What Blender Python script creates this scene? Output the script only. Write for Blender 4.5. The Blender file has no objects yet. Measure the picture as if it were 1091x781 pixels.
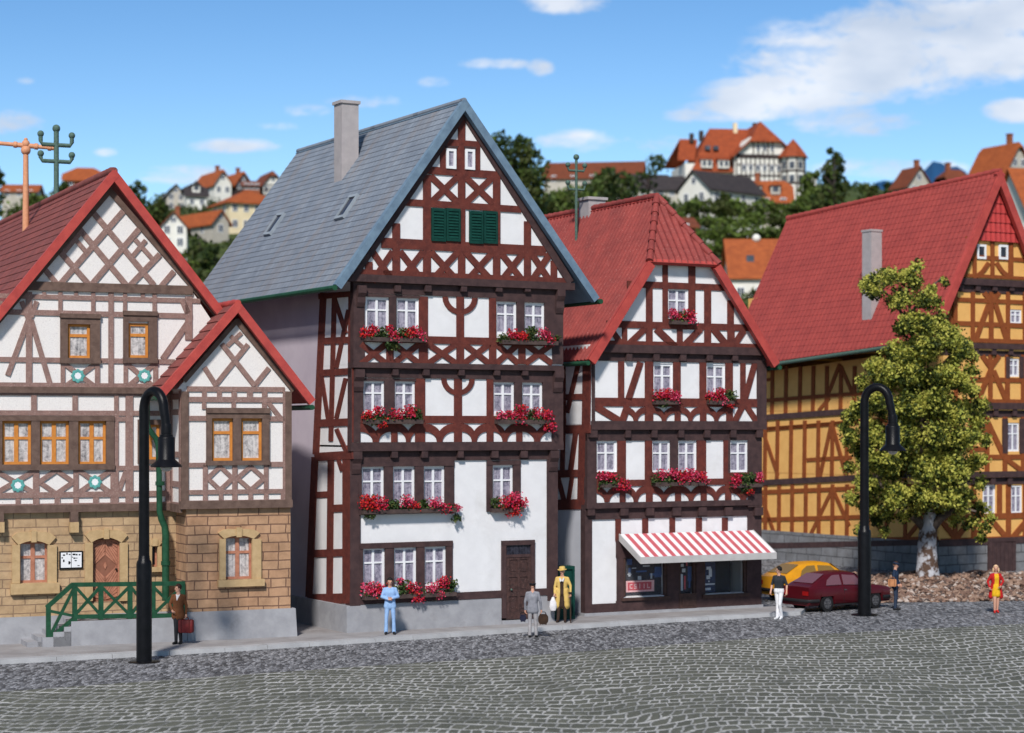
import bpy, bmesh, math, random
from mathutils import Vector, Matrix, noise
R = math.radians
random.seed(7)
SC = bpy.context.scene
COL = SC.collection
# ---------------------------------------------------------------- lens of the photograph
FP, CX, HY, CH = 2100.0, 545.5, 455.0, 6.4          # focal length / principal point in photo pixels, eye height
CAM = Vector((0, 0, CH))
def at(x, y, Y):
    return Vector(((x-CX)/FP*Y, Y, CH+(HY-y)/FP*Y))
def gnd(x, y, z=0.0):
    return at(x, y, (CH-z)*FP/(y-HY))
# ---------------------------------------------------------------- materials
MATS = {}
def newmat(name):
    m = bpy.data.materials.new(name); m.use_nodes = True
    nt = m.node_tree; nt.nodes.clear()
    out = nt.nodes.new('ShaderNodeOutputMaterial'); b = nt.nodes.new('ShaderNodeBsdfPrincipled')
    nt.links.new(b.outputs[0], out.inputs[0]); MATS[name] = m
    return m, nt, b
def N(nt, t, **kw):
    n = nt.nodes.new(t)
    for k, v in kw.items():
        if k.startswith('i_'):
            key = k[2:]; key = int(key) if key.isdigit() else key
            n.inputs[key].default_value = v
        else: setattr(n, k, v)
    return n
def c4(c): return (c[0], c[1], c[2], 1)
def ramp(nt, fac, stops):
    r = nt.nodes.new('ShaderNodeValToRGB'); e = r.color_ramp.elements
    e[0].position, e[0].color = stops[0][0], c4(stops[0][1]); e[1].position, e[1].color = stops[-1][0], c4(stops[-1][1])
    for p, c in stops[1:-1]:
        q = e.new(p); q.color = c4(c)
    nt.links.new(fac, r.inputs[0]); return r.outputs[0]
def mixc(nt, f, a, b, mode='MIX'):
    n = nt.nodes.new('ShaderNodeMix'); n.data_type = 'RGBA'; n.blend_type = mode
    for s, v in ((n.inputs[0], f), (n.inputs[6], a), (n.inputs[7], b)):
        if hasattr(v, 'links'): nt.links.new(v, s)
        elif isinstance(v, (int, float)): s.default_value = v
        else: s.default_value = c4(v)
    return n.outputs[2]
def noise_(nt, co, scale, detail=4, rough=.6, dist=0.0):
    n = N(nt, 'ShaderNodeTexNoise', i_Scale=scale, i_Detail=detail, i_Roughness=rough, i_Distortion=dist)
    nt.links.new(co, n.inputs['Vector']); return n.outputs['Fac']
def bump_(nt, b, h, strength, dist):
    n = N(nt, 'ShaderNodeBump', i_Strength=strength, i_Distance=dist)
    nt.links.new(h, n.inputs['Height']); nt.links.new(n.outputs[0], b.inputs['Normal']); return n
def coord(nt, kind='Object'):
    return N(nt, 'ShaderNodeTexCoord').outputs[kind]
def mat(name, col, col2=None, scale=6., rough=.7, bump=.0, bscale=40., fine=None, spec=.14, metal=0., stain=None, coat=0., lo=.35, hi=.65):
    """plain painted/moulded surface: two tones mixed by noise, optional fine speckle, stain and bump"""
    if name in MATS: return MATS[name]
    m, nt, b = newmat(name)
    co = coord(nt)
    col2 = col2 or tuple(c*.82 for c in col)
    c = ramp(nt, noise_(nt, co, scale), [(lo, col2), (hi, col)])
    if fine:
        f = ramp(nt, noise_(nt, co, fine[0], 3, .7), [(fine[1], (0, 0, 0)), (fine[1]+.08, (1, 1, 1))])
        c = mixc(nt, f, c, fine[2])
    if stain:
        f = ramp(nt, noise_(nt, co, stain[0], 5, .65, .4), [(stain[1], (0, 0, 0)), (stain[1]+.22, (stain[3],)*3)])
        c = mixc(nt, f, c, stain[2])
    nt.links.new(c, b.inputs['Base Color'])
    b.inputs['Roughness'].default_value = rough; b.inputs['Specular IOR Level'].default_value = spec
    b.inputs['Metallic'].default_value = metal; b.inputs['Coat Weight'].default_value = coat
    if bump: bump_(nt, b, noise_(nt, co, bscale, 4, .65), bump, .02)
    return m
# ---------------------------------------------------------------- mesh building
class MB:
    def __init__(s): s.v = []; s.f = []; s.mi = []; s.uv = []; s.k = 0
    def face(s, pts, mi=0, uv=None):
        b = len(s.v); s.v += [Vector(p) for p in pts]; s.f.append(tuple(range(b, b+len(pts)))); s.mi.append(mi); s.uv.append(uv)
    def grid(s, rows, mi=0, cu=False, cv=False, uvs=None):
        b = len(s.v); nr, nc = len(rows), len(rows[0])
        for r in rows: s.v += [Vector(p) for p in r]
        for i in range(nr if cv else nr-1):
            for j in range(nc if cu else nc-1):
                i2, j2 = (i+1) % nr, (j+1) % nc
                s.f.append((b+i*nc+j, b+i*nc+j2, b+i2*nc+j2, b+i2*nc+j)); s.mi.append(mi)
                s.uv.append([uvs[i][j], uvs[i][j2], uvs[i2][j2], uvs[i2][j]] if uvs else None)
    def prism(s, bot, top, mi=0):
        n = len(bot); b = len(s.v); s.v += [Vector(p) for p in bot]+[Vector(p) for p in top]
        s.f.append(tuple(range(b+n-1, b-1, -1))); s.f.append(tuple(range(b+n, b+2*n)))
        s.mi += [mi, mi]; s.uv += [None, None]
        for i in range(n):
            j = (i+1) % n; s.f.append((b+i, b+j, b+n+j, b+n+i)); s.mi.append(mi); s.uv.append(None)
    def box(s, c, size, rz=0., mi=0, taper=1.0):
        c = Vector(c); m = Matrix.Rotation(rz, 3, 'Z'); x, y, z = (q/2 for q in size)
        lo = [c+m @ Vector((a*x, b*y, -z)) for a, b in ((-1, -1), (1, -1), (1, 1), (-1, 1))]
        hi = [c+m @ Vector((a*x*taper, b*y*taper, z)) for a, b in ((-1, -1), (1, -1), (1, 1), (-1, 1))]
        s.prism(lo, hi, mi)
    def tube(s, pts, rad, n=10, mi=0, caps=True, closed=False):
        pts = [Vector(p) for p in pts]; rows = []
        if not hasattr(rad, '__len__'): rad = [rad]*len(pts)
        up = None
        for i, p in enumerate(pts):
            t = (pts[min(i+1, len(pts)-1)]-pts[max(i-1, 0)]).normalized()
            if up is None: up = t.orthogonal().normalized()
            up = (up-t*up.dot(t)); up = up.normalized() if up.length > 1e-5 else t.orthogonal().normalized()
            w = t.cross(up)
            rows.append([p+(up*math.cos(2*math.pi*j/n)+w*math.sin(2*math.pi*j/n))*rad[i] for j in range(n)])
        s.grid(rows, mi, cu=True)
        if caps: s.face(rows[0][::-1], mi); s.face(rows[-1], mi)
    def lathe(s, prof, c=(0, 0, 0), n=20, mi=0, sx=1., sy=1.):
        c = Vector(c)
        rows = [[c+Vector((r*sx*math.cos(2*math.pi*j/n), r*sy*math.sin(2*math.pi*j/n), z)) for j in range(n)] for r, z in prof]
        s.grid(rows, mi, cu=True)
        if prof[0][0] > 1e-4: s.face(rows[0][::-1], mi)
        if prof[-1][0] > 1e-4: s.face(rows[-1], mi)
    def ball(s, c, r, n=10, m=7, mi=0, sc=(1, 1, 1), rot=None):
        c = Vector(c); rows = []
        for i in range(m+1):
            a = math.pi*i/m-math.pi/2
            row = []
            for j in range(n):
                q = Vector((math.cos(a)*math.cos(2*math.pi*j/n)*sc[0], math.cos(a)*math.sin(2*math.pi*j/n)*sc[1], math.sin(a)*sc[2]))*r
                row.append(c+(rot @ q if rot else q))
            rows.append(row)
        s.grid(rows, mi, cu=True)
    def build(s, name, mats, parent=None, smooth=False, weld=False):
        if not isinstance(mats, (list, tuple)): mats = [mats]
        o0 = Vector((0, 0, 0)); p = parent
        while p: o0 += p.location; p = p.parent
        me = bpy.data.meshes.new(name)
        me.from_pydata([v-o0 for v in s.v], [], s.f); 
        for m in mats: me.materials.append(m)
        me.polygons.foreach_set('material_index', s.mi)
        if any(u is not None for u in s.uv):
            ul = me.uv_layers.new(name='UVMap')
            for pl, u in zip(me.polygons, s.uv):
                if u:
                    for li, q in zip(pl.loop_indices, u): ul.data[li].uv = q
        if smooth: me.polygons.foreach_set('use_smooth', [True]*len(me.polygons))
        if weld or smooth:
            bm = bmesh.new(); bm.from_mesh(me); bmesh.ops.remove_doubles(bm, verts=bm.verts, dist=.0005)
            bmesh.ops.recalc_face_normals(bm, faces=bm.faces)
            bm.to_mesh(me); bm.free()
        me.update()
        if smooth:
            try: me.set_sharp_from_angle(angle=R(45))
            except Exception: pass
        o = bpy.data.objects.new(name, me); COL.objects.link(o)
        if parent: o.parent = parent
        return o
def tag(o, label, cat, group=None, kind=None):
    if kind: o['kind'] = kind
    if label: o['label'] = label
    if cat: o['category'] = cat
    if group: o['group'] = group
    return o
def thing(name, label, cat, loc=(0, 0, 0), group=None):
    o = bpy.data.objects.new(name, None); o.location = loc; o.empty_display_size = .3; COL.objects.link(o)
    return tag(o, label, cat, group)
def structure(o):
    o['kind'] = 'structure'; return o
def copy_tree(o, parent=None):
    c = o.copy(); COL.objects.link(c)
    if parent: c.parent = parent
    for ch in [q for q in bpy.data.objects if q.parent == o]: copy_tree(ch, c)
    return c
# ---------------------------------------------------------------- facades: a vertical plane in the world with its own u/v metres
class Fac:
    def __init__(s, O, e, n): s.O, s.e, s.n = Vector(O), Vector(e), Vector(n)
    @staticmethod
    def yaw(O, deg):
        a = R(deg); return Fac((O[0], O[1], 0), (math.cos(a), math.sin(a), 0), (math.sin(a), -math.cos(a), 0))
    def off(s, d): return Fac(s.O+s.n*d, s.e, s.n)
    def left(s, u=0.):                     # the flank at u, seen from the left; its u grows towards the front
        return Fac(s.O+s.e*u, s.n, -s.e)
    def uv(s, x, y):
        r = Vector(((x-CX)/FP, 1, (HY-y)/FP)); t = (s.O-CAM).dot(s.n)/r.dot(s.n); p = CAM+r*t
        return ((p-s.O).dot(s.e), p.z)
    def P(s, u, v, d=0.): return s.O+s.e*u+s.n*d+Vector((0, 0, v))
    def at(s, x, y, d=0.): return s.P(*s.uv(x, y), d)
    def px(s, y=HY):                        # metres per pixel about mid-facade is not constant: use uv differences
        return None
class Beams(MB):
    """timbers on a facade; coordinates are read off in photo pixels and laid out on the facade's real plane"""
    def __init__(s, fac, d=.035, d0=-.02): super().__init__(); s.F = fac; s.d = d; s.d0 = d0
    def _d(s):
        s.k += 1; return s.d+(s.k % 13)*.0009
    def poly(s, uvs, d1=None, d0=None, mi=0):
        d1 = s._d() if d1 is None else d1; d0 = s.d0 if d0 is None else d0
        s.prism([s.F.P(u, v, d0) for u, v in uvs], [s.F.P(u, v, d1) for u, v in uvs], mi)
    def ru(s, u0, v0, u1, v1, **k): s.poly([(u0, v0), (u1, v0), (u1, v1), (u0, v1)], **k)
    def r(s, x0, y0, x1, y1, **k):          # upright rectangle (pixel box)
        xm, ym = (x0+x1)/2, (y0+y1)/2; F = s.F
        u0, u1 = F.uv(x0, ym)[0], F.uv(x1, ym)[0]; v1, v0 = F.uv(xm, y0)[1], F.uv(xm, y1)[1]
        s.ru(u0, v0, u1, v1, **k)
    def bar(s, x0, y0, x1, y1, w, **k):     # straight timber between two pixels, w = width in pixels
        F = s.F; L = math.hypot(x1-x0, y1-y0); nx, ny = -(y1-y0)/L*w/2, (x1-x0)/L*w/2
        q = [F.uv(x0-nx, y0-ny), F.uv(x0+nx, y0+ny), F.uv(x1+nx, y1+ny), F.uv(x1-nx, y1-ny)]
        ar = sum(q[i][0]*q[(i+1) % 4][1]-q[(i+1) % 4][0]*q[i][1] for i in range(4))
        s.poly(q if ar > 0 else q[::-1], **k)
    def X(s, x0, y0, x1, y1, w, **k):
        s.bar(x0, y0, x1, y1, w, **k); s.bar(x0, y1, x1, y0, w, **k)
    def dia(s, x0, y0, x1, y1, w):
        xm, ym = (x0+x1)/2, (y0+y1)/2
        for a in ((x0, ym, xm, y0), (xm, y0, x1, ym), (x1, ym, xm, y1), (xm, y1, x0, ym)): s.bar(*a, w)
    def arcs(s, x0, y0, x1, y1):            # two quarter rings that meet in the middle of the cell
        F = s.F; xm, ym = (x0+x1)/2, (y0+y1)/2
        u0, u1 = F.uv(x0, ym)[0], F.uv(x1, ym)[0]; v1, v0 = F.uv(xm, y0)[1], F.uv(xm, y1)[1]
        w, h = u1-u0, v1-v0
        for sg, uc in ((1, u0), (-1, u1)):
            d = s._d(); prev = None
            for i in range(9):
                a = math.pi/2*i/8; ca, sa = math.cos(a), math.sin(a)
                pi = (uc+sg*.41*w*ca, v0+.54*h*sa); po = (uc+sg*min(.615*w*ca, .56*w), v0+min(.97*h*sa, h))
                if prev:
                    q = [prev[0], prev[1], po, pi]
                    s.poly(q if sg > 0 else q[::-1], d1=d)
                prev = (pi, po)
    def ring(s, xc, yc, ro, ri):            # hanging half ring below (xc, yc)
        F = s.F; uc, vc = F.uv(xc, yc); k = abs(F.uv(xc+10, yc)[0]-uc)/10; kv = (F.uv(xc, yc-10)[1]-vc)/10; d = s._d(); prev = None
        for i in range(13):
            a = math.pi+math.pi*i/12
            pi, po = (uc+ri*k*math.cos(a), vc+ri*kv*math.sin(a)), (uc+ro*k*math.cos(a), vc+ro*kv*math.sin(a))
            if prev: s.poly([prev[0], prev[1], po, pi], d1=d)
            prev = (pi, po)
def wall_sheet(mb, F, u0, v0, u1, v1, holes=(), depth=.3, mi=0):
    """a wall front with real openings; each opening gets its reveals"""
    us = sorted({u0, u1, *[h[0] for h in holes], *[h[2] for h in holes]}); vs = sorted({v0, v1, *[h[1] for h in holes], *[h[3] for h in holes]})
    us = [u for u in us if u0-1e-6 <= u <= u1+1e-6]; vs = [v for v in vs if v0-1e-6 <= v <= v1+1e-6]
    for i in range(len(us)-1):
        for j in range(len(vs)-1):
            um, vm = (us[i]+us[i+1])/2, (vs[j]+vs[j+1])/2
            if any(h[0] < um < h[2] and h[1] < vm < h[3] for h in holes): continue
            mb.face([F.P(us[i], vs[j]), F.P(us[i+1], vs[j]), F.P(us[i+1], vs[j+1]), F.P(us[i], vs[j+1])], mi, [(us[i], vs[j]), (us[i+1], vs[j]), (us[i+1], vs[j+1]), (us[i], vs[j+1])])
    for a, b, c, d in holes:
        q = [(a, b), (c, b), (c, d), (a, d)]
        for k in range(4):
            p, r = q[k], q[(k+1) % 4]
            mb.face([F.P(*p), F.P(*r), F.P(*r, -depth), F.P(*p, -depth)], mi)
def hole(F, x0, y0, x1, y1):
    xm, ym = (x0+x1)/2, (y0+y1)/2
    return (F.uv(x0, ym)[0], F.uv(xm, y1)[1], F.uv(x1, ym)[0], F.uv(xm, y0)[1])
def window(F, h, parent, fmat, pmat, fw=.075, mull=1, rows=(.62,), dz=-.03, bar=.05, name='window'):
    """casement in opening h: frame + cross bars (one mesh) and its pane as a sub-part"""
    a, b, c, d = h; m = MB()
    def rr(u0, v0, u1, v1, d0, d1): m.prism([F.P(u, v, d0) for u, v in ((u0, v0), (u1, v0), (u1, v1), (u0, v1))], [F.P(u, v, d1) for u, v in ((u0, v0), (u1, v0), (u1, v1), (u0, v1))])
    rr(a, b, a+fw, d, dz-.07, dz); rr(c-fw, b, c, d, dz-.07, dz); rr(a+fw, b, c-fw, b+fw, dz-.07, dz-.002); rr(a+fw, d-fw, c-fw, d, dz-.07, dz-.002)
    for k in range(mull):
        u = a+(c-a)*(k+1)/(mull+1); rr(u-bar*.75, b+fw, u+bar*.75, d-fw, dz-.06, dz-.008)
    for q in rows:
        v = b+(d-b)*q; rr(a+fw, v-bar/2, c-fw, v+bar/2, dz-.06, dz-.012)
    w = m.build(name, fmat, parent)
    p = MB(); p.prism([F.P(u, v, dz-.075) for u, v in ((a+.01, b+.01), (c-.01, b+.01), (c-.01, d-.01), (a+.01, d-.01))], [F.P(u, v, dz-.045) for u, v in ((a+.01, b+.01), (c-.01, b+.01), (c-.01, d-.01), (a+.01, d-.01))])
    p.build('pane', pmat, w)
    return w
def tile_roof(mb, poly, udir, tw=.3, rh=.36, amp=.03, step=.03, thick=.12, mi=0, mi2=0, samp=6, kind='pan'):
    """a planar roof field of real overlapping tiles, trimmed to poly (3D points, seen counter-clockwise from outside)"""
    poly = [Vector(p) for p in poly]; c0 = poly[0]
    nrm = Vector((0, 0, 0))
    for i in range(len(poly)): nrm += (poly[i]-c0).cross(poly[(i+1) % len(poly)]-c0)
    nrm.normalize()
    if nrm.z < 0: nrm = -nrm; poly = poly[::-1]
    u = Vector(udir); u = (u-nrm*u.dot(nrm)).normalized(); v = nrm.cross(u)
    if v.z < 0: u = -u; v = -v
    ab = [((p-c0).dot(u), (p-c0).dot(v)) for p in poly]
    a0, a1 = min(q[0] for q in ab)-.01, max(q[0] for q in ab)+.01; b0, b1 = min(q[1] for q in ab)-.01, max(q[1] for q in ab)+.01
    bm = bmesh.new(); na = int((a1-a0)/tw*samp)+2; prev = None
    def prof(a):
        f = (a/tw) % 1.0
        if kind == 'pan': return amp*(math.cos(2*math.pi*f)*.5+.5)**1.3
        return amp*(1 if f > .06 else 0)
    nb = int((b1-b0)/rh)+1
    for r_ in range(nb):
        off = tw*.5*(r_ % 2) if kind != 'pan' else 0
        lines = []
        for bb, hh in ((b0+r_*rh, step), (b0+(r_+1)*rh, 0.)):
            lines.append([bm.verts.new((a0+(a1-a0)*i/na, bb, prof(a0+(a1-a0)*i/na+off)+hh)) for i in range(na+1)])
        if prev and kind == 'pan':
            for i in range(na): bm.faces.new((prev[i], prev[i+1], lines[0][i+1], lines[0][i]))
        for i in range(na): bm.faces.new((lines[0][i], lines[0][i+1], lines[1][i+1], lines[1][i]))
        if kind != 'pan':
            base = [bm.verts.new((q.co.x, q.co.y, -.01)) for q in lines[0]]
            for i in range(na): bm.faces.new((base[i], base[i+1], lines[0][i+1], lines[0][i]))
        prev = lines[1]
    n = len(ab)
    for i in range(n):
        p, q = ab[i], ab[(i+1) % n]; dx, dy = q[0]-p[0], q[1]-p[1]
        bmesh.ops.bisect_plane(bm, geom=bm.verts[:]+bm.edges[:]+bm.faces[:], plane_co=(p[0], p[1], 0), plane_no=(dy, -dx, 0), clear_outer=True)
    bm.verts.index_update(); base = len(mb.v)
    for w in bm.verts: mb.v.append(c0+u*w.co.x+v*w.co.y+nrm*w.co.z)
    for f in bm.faces:
        mb.f.append(tuple(base+w.index for w in f.verts)); mb.mi.append(mi); mb.uv.append([(w.co.x, w.co.y) for w in f.verts])
    bm.free()
    mb.prism([p-nrm*thick for p in poly], [p-nrm*.012 for p in poly], mi2)
# ---------------------------------------------------------------- the palette
WHITE = mat('white_plaster', (.80, .79, .80), (.74, .73, .74), 1.6, .8, .25, 60, stain=(.8, .54, (.60, .58, .57), .55))
ROUGHCAST = mat('speckled_roughcast', (.84, .80, .77), (.75, .71, .69), 30, .9, .7, 55, fine=(26, .62, (.52, .47, .45)))
LAVWALL = mat('lavender_grey_plaster', (.53, .47, .53), (.47, .41, .475), .9, .85, .2, 30)  # own lavender grey of the plain flank plaster
TRED = mat('red_brown_timber', (.150, .038, .028), (.095, .026, .022), 5, .75, .4, 26, fine=(38, .60, (.21, .085, .070)))
TDARK = mat('dark_brown_timber', (.078, .045, .044), (.050, .030, .031), 4, .6, .35, 24, fine=(30, .64, (.13, .085, .08)))
TGREY = mat('weathered_timber', (.29, .175, .150), (.215, .13, .112), 7, .85, .5, 40, fine=(34, .56, (.40, .30, .27)))
TBOARD = mat('grained_brown_board', (.165, .108, .086), (.110, .070, .057), 5, .8, .5, 30, fine=(40, .62, (.22, .15, .12)))
TRUST = mat('rust_brown_timber', (.27, .075, .022), (.21, .055, .018), 4, .75, .3, 20)
OCHRE = mat('ochre_plaster', (.80, .45, .145), (.74, .40, .125), 2, .8, .3, 40, stain=(.8, .6, (.55, .25, .06), .4))
CONC = mat('grey_concrete', (.36, .36, .38), (.29, .29, .31), 2.2, .8, .3, 30, stain=(1.4, .55, (.20, .19, .19), .55))
PAVE = mat('pavement_concrete', (.34, .325, .325), (.27, .255, .255), 1.2, .85, .35, 30, stain=(.7, .52, (.20, .175, .17), .7))
KERB = mat('kerb_concrete', (.42, .42, .43), (.34, .34, .35), 1.5, .8, .3, 30, stain=(.9, .55, (.25, .24, .23), .6))
FRAMEW = mat('white_window_paint', (.82, .82, .84), (.77, .77, .79), 3, .45)
FRAMEO = mat('orange_window_paint', (.62, .25, .055), (.53, .19, .04), 8, .5, .2, 30)
DOORP = mat('salmon_wood_door', (.50, .22, .14), (.36, .15, .095), 6, .7, .5, 30)
GREEN = mat('dark_green_paint', (.022, .085, .045), (.014, .056, .030), 6, .45, .2, 30)
GREENB = mat('bottle_green_paint', (.007, .052, .040), (.005, .036, .028), 6, .5, .1, 30)
POLEG = mat('grey_green_metal', (.10, .165, .135), (.065, .11, .09), 14, .55, .4, 40, fine=(40, .62, (.25, .32, .28)))
POLEO = mat('salmon_metal', (.68, .33, .19), (.58, .26, .14), 9, .5)
BLACK = mat('black_enamel', (.007, .007, .009), (.004, .004, .005), 5, .34, .2, 50, spec=.16)
SANDTRIM = mat('dressed_sandstone', (.53, .37, .20), (.44, .30, .155), 5, .85, .4, 30, stain=(2., .6, (.30, .18, .09), .5))
CHIM = mat('chimney_render', (.42, .38, .38), (.36, .33, .33), 3, .85, .3, 30)
TURQ = mat('turquoise_paint', (.13, .40, .37), (.09, .31, .29), 12, .6)
REDEDGE = mat('red_verge_paint', (.47, .075, .062), (.37, .056, .050), 3, .55, .3, 16, fine=(30, .66, (.60, .20, .18)))
SLATEEDGE = mat('blue_grey_verge', (.17, .25, .33), (.12, .18, .25), 3, .55, .3, 20)
def tile_mat(name, col, col2, fleck, rough=.55, brick=None, dusty=None):
    m, nt, b = newmat(name); uv = coord(nt, 'UV'); co = coord(nt)
    c = ramp(nt, noise_(nt, co, 1.3, 5, .6), [(.3, col2), (.68, col)])
    f = ramp(nt, noise_(nt, co, 22, 3, .7), [(.60, (0, 0, 0)), (.70, (.7, .7, .7))]); c = mixc(nt, f, c, fleck)
    if brick:
        t = N(nt, 'ShaderNodeTexBrick', i_Scale=1.0); t.offset = .5
        t.inputs['Color1'].default_value = (1, 1, 1, 1); t.inputs['Color2'].default_value = (.82, .83, .85, 1); t.inputs['Mortar'].default_value = (.60, .61, .63, 1)
        t.inputs['Brick Width'].default_value = brick[0]; t.inputs['Row Height'].default_value = brick[1]; t.inputs['Mortar Size'].default_value = brick[2]
        nt.links.new(uv, t.inputs['Vector']); c = mixc(nt, .85, c, t.outputs[0], 'MULTIPLY')
    if dusty:
        mp = N(nt, 'ShaderNodeMapping'); mp.inputs['Scale'].default_value = (.9, .16, 1); nt.links.new(uv, mp.inputs[0])
        f = ramp(nt, noise_(nt, mp.outputs[0], 1.4, 5, .65), [(.50, (0, 0, 0)), (.72, (.65, .65, .65))]); c = mixc(nt, f, c, dusty)
    nt.links.new(c, b.inputs['Base Color']); b.inputs['Roughness'].default_value = rough; b.inputs['Specular IOR Level'].default_value = .18
    bump_(nt, b, noise_(nt, co, 34, 3, .6), .25, .02)
    return m
ROOFL = tile_mat('brown_red_roof_tile', (.245, .070, .061), (.155, .050, .046), (.40, .21, .185), .85)
ROOFS = tile_mat('crimson_roof_tile', (.30, .056, .048), (.195, .040, .037), (.50, .22, .19), .65)
ROOFY = tile_mat('raspberry_roof_tile', (.37, .063, .053), (.285, .049, .044), (.46, .16, .13), .7)
ROOFT = tile_mat('blue_grey_slate', (.25, .28, .325), (.185, .212, .255), (.33, .36, .40), .65, (.27, .25, .014), (.24, .20, .18))
ROOFO = tile_mat('orange_far_tile', (.38, .098, .030), (.25, .062, .022), (.55, .20, .06), .7)
ROOFD = tile_mat('dark_far_tile', (.055, .045, .045), (.035, .03, .032), (.10, .085, .08), .7)
ROOFB = tile_mat('brown_far_tile', (.20, .055, .025), (.13, .04, .022), (.28, .10, .05), .7)
FARW = mat('far_white_wall', (.78, .76, .70), (.70, .68, .62), .5, .8)
FARC = mat('far_cream_wall', (.78, .66, .44), (.72, .60, .39), .5, .8)
FARG = mat('far_beige_wall', (.50, .46, .40), (.42, .39, .34), .5, .8)
FARD = mat('far_dark_boards', (.060, .045, .042), (.04, .03, .03), .8, .8)
FARGL = mat('far_window_glass', (.10, .12, .15), (.05, .06, .08), .8, .25)
BRICKR = mat('far_rust_wall', (.30, .10, .05), (.22, .07, .04), .6, .8)
def brick_mat(name, cols, mortar, bw, rh, ms, rough=.85, axis=0.0, bumpd=.05):
    """coursed stone on any upright wall: u is measured along the wall, v is height"""
    m, nt, b = newmat(name); uv = coord(nt, 'UV'); co = coord(nt)
    wob = N(nt, 'ShaderNodeTexNoise', i_Scale=1.7, i_Detail=3.); nt.links.new(uv, wob.inputs['Vector'])
    vm = N(nt, 'ShaderNodeVectorMath', operation='MULTIPLY_ADD'); nt.links.new(wob.outputs['Color'], vm.inputs[0]); vm.inputs[1].default_value = (.10, .05, 0); nt.links.new(uv, vm.inputs[2])
    t = N(nt, 'ShaderNodeTexBrick', i_Scale=1.0); t.offset = .5; t.squash = .75; t.squash_frequency = 3
    t.inputs['Color1'].default_value = c4(cols[0]); t.inputs['Color2'].default_value = c4(cols[1]); t.inputs['Mortar'].default_value = c4(mortar)
    t.inputs['Brick Width'].default_value = bw; t.inputs['Row Height'].default_value = rh; t.inputs['Mortar Size'].default_value = ms; t.inputs['Mortar Smooth'].default_value = .3
    nt.links.new(vm.outputs[0], t.inputs['Vector'])
    f = ramp(nt, noise_(nt, co, 2.2, 5, .7), [(.35, (.72, .70, .68)), (.65, (1.05, 1.05, 1.05))]); c = mixc(nt, 1., t.outputs[0], f, 'MULTIPLY')
    nt.links.new(c, b.inputs['Base Color']); b.inputs['Roughness'].default_value = rough
    h = mixc(nt, .35, t.outputs['Fac'], noise_(nt, co, 20, 4, .6)); inv = N(nt, 'ShaderNodeInvert'); nt.links.new(t.outputs['Fac'], inv.inputs['Color'])
    h = mixc(nt, .25, inv.outputs[0], noise_(nt, co, 20, 4, .6)); bump_(nt, b, h, .9, bumpd)
    return m
SAND = brick_mat('coursed_sandstone', ((.53, .37, .215), (.465, .31, .175)), (.31, .20, .125), .64, .25, .014)
SANDR = brick_mat('reddish_sandstone', ((.50, .30, .175), (.43, .245, .14)), (.19, .10, .065), .62, .27, .018)
ASHLAR = brick_mat('grey_ashlar', ((.235, .235, .245), (.185, .185, .195)), (.10, .10, .105), 1.1, .42, .025)
def pane_mat(name, dark, light, sc, thr=.5):
    m, nt, b = newmat(name); co = coord(nt)
    n1 = noise_(nt, co, sc, 5, .75, .6); mp = N(nt, 'ShaderNodeMapping'); mp.inputs['Scale'].default_value = (14, 14, 1.2); nt.links.new(co, mp.inputs[0])
    n2 = noise_(nt, mp.outputs[0], 1.0, 2, .5)
    ad = N(nt, 'ShaderNodeMath', operation='MULTIPLY_ADD'); nt.links.new(n1, ad.inputs[0]); ad.inputs[1].default_value = .65; 
    m2 = N(nt, 'ShaderNodeMath', operation='MULTIPLY'); nt.links.new(n2, m2.inputs[0]); m2.inputs[1].default_value = .35; nt.links.new(m2.outputs[0], ad.inputs[2])
    c = ramp(nt, ad.outputs[0], [(thr-.10, dark), (thr+.0, tuple((a+q)/2 for a, q in zip(dark, light))), (thr+.12, light)])
    nt.links.new(c, b.inputs['Base Color']); b.inputs['Roughness'].default_value = .12; b.inputs['Specular IOR Level'].default_value = .35
    return m
PANE = pane_mat('curtained_pane', (.12, .11, .16), (.42, .39, .47), 9)
PANEL = pane_mat('lace_pane', (.13, .12, .13), (.62, .58, .57), 7, .46)
PANED = pane_mat('dark_pane', (.012, .012, .02), (.05, .05, .07), 5)
# ================================================================ flower boxes (things of their own, hung under the windows)
def leafmat(name, col, col2):
    m, nt, b = newmat(name); co = coord(nt)
    nt.links.new(ramp(nt, noise_(nt, co, 9, 3, .7), [(.35, col2), (.65, col)]), b.inputs['Base Color'])
    b.inputs['Roughness'].default_value = .6; b.inputs['Specular IOR Level'].default_value = .25
    tr = N(nt, 'ShaderNodeBsdfTranslucent'); mx = N(nt, 'ShaderNodeMixShader', i_0=.25)
    nt.links.new(ramp(nt, noise_(nt, co, 9, 3, .7), [(.35, col2), (.65, col)]), tr.inputs[0])
    out = [n for n in nt.nodes if n.type == 'OUTPUT_MATERIAL'][0]
    nt.links.new(b.outputs[0], mx.inputs[1]); nt.links.new(tr.outputs[0], mx.inputs[2]); nt.links.new(mx.outputs[0], out.inputs[0])
    return m
PETAL = leafmat('red_petals', (.62, .022, .075), (.46, .012, .045)); PETALP = leafmat('pink_petals', (.78, .13, .24), (.62, .04, .11))
PETALR = leafmat('scarlet_petals', (.70, .035, .02), (.55, .02, .02))
LEAFG = leafmat('geranium_leaves', (.055, .10, .025), (.025, .055, .018)); LEAFO = leafmat('olive_leaves', (.16, .17, .05), (.07, .09, .03))
PLANT = mat('planter_wood', (.095, .065, .058), (.06, .042, .04), 6, .8, .4, 30)
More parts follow.
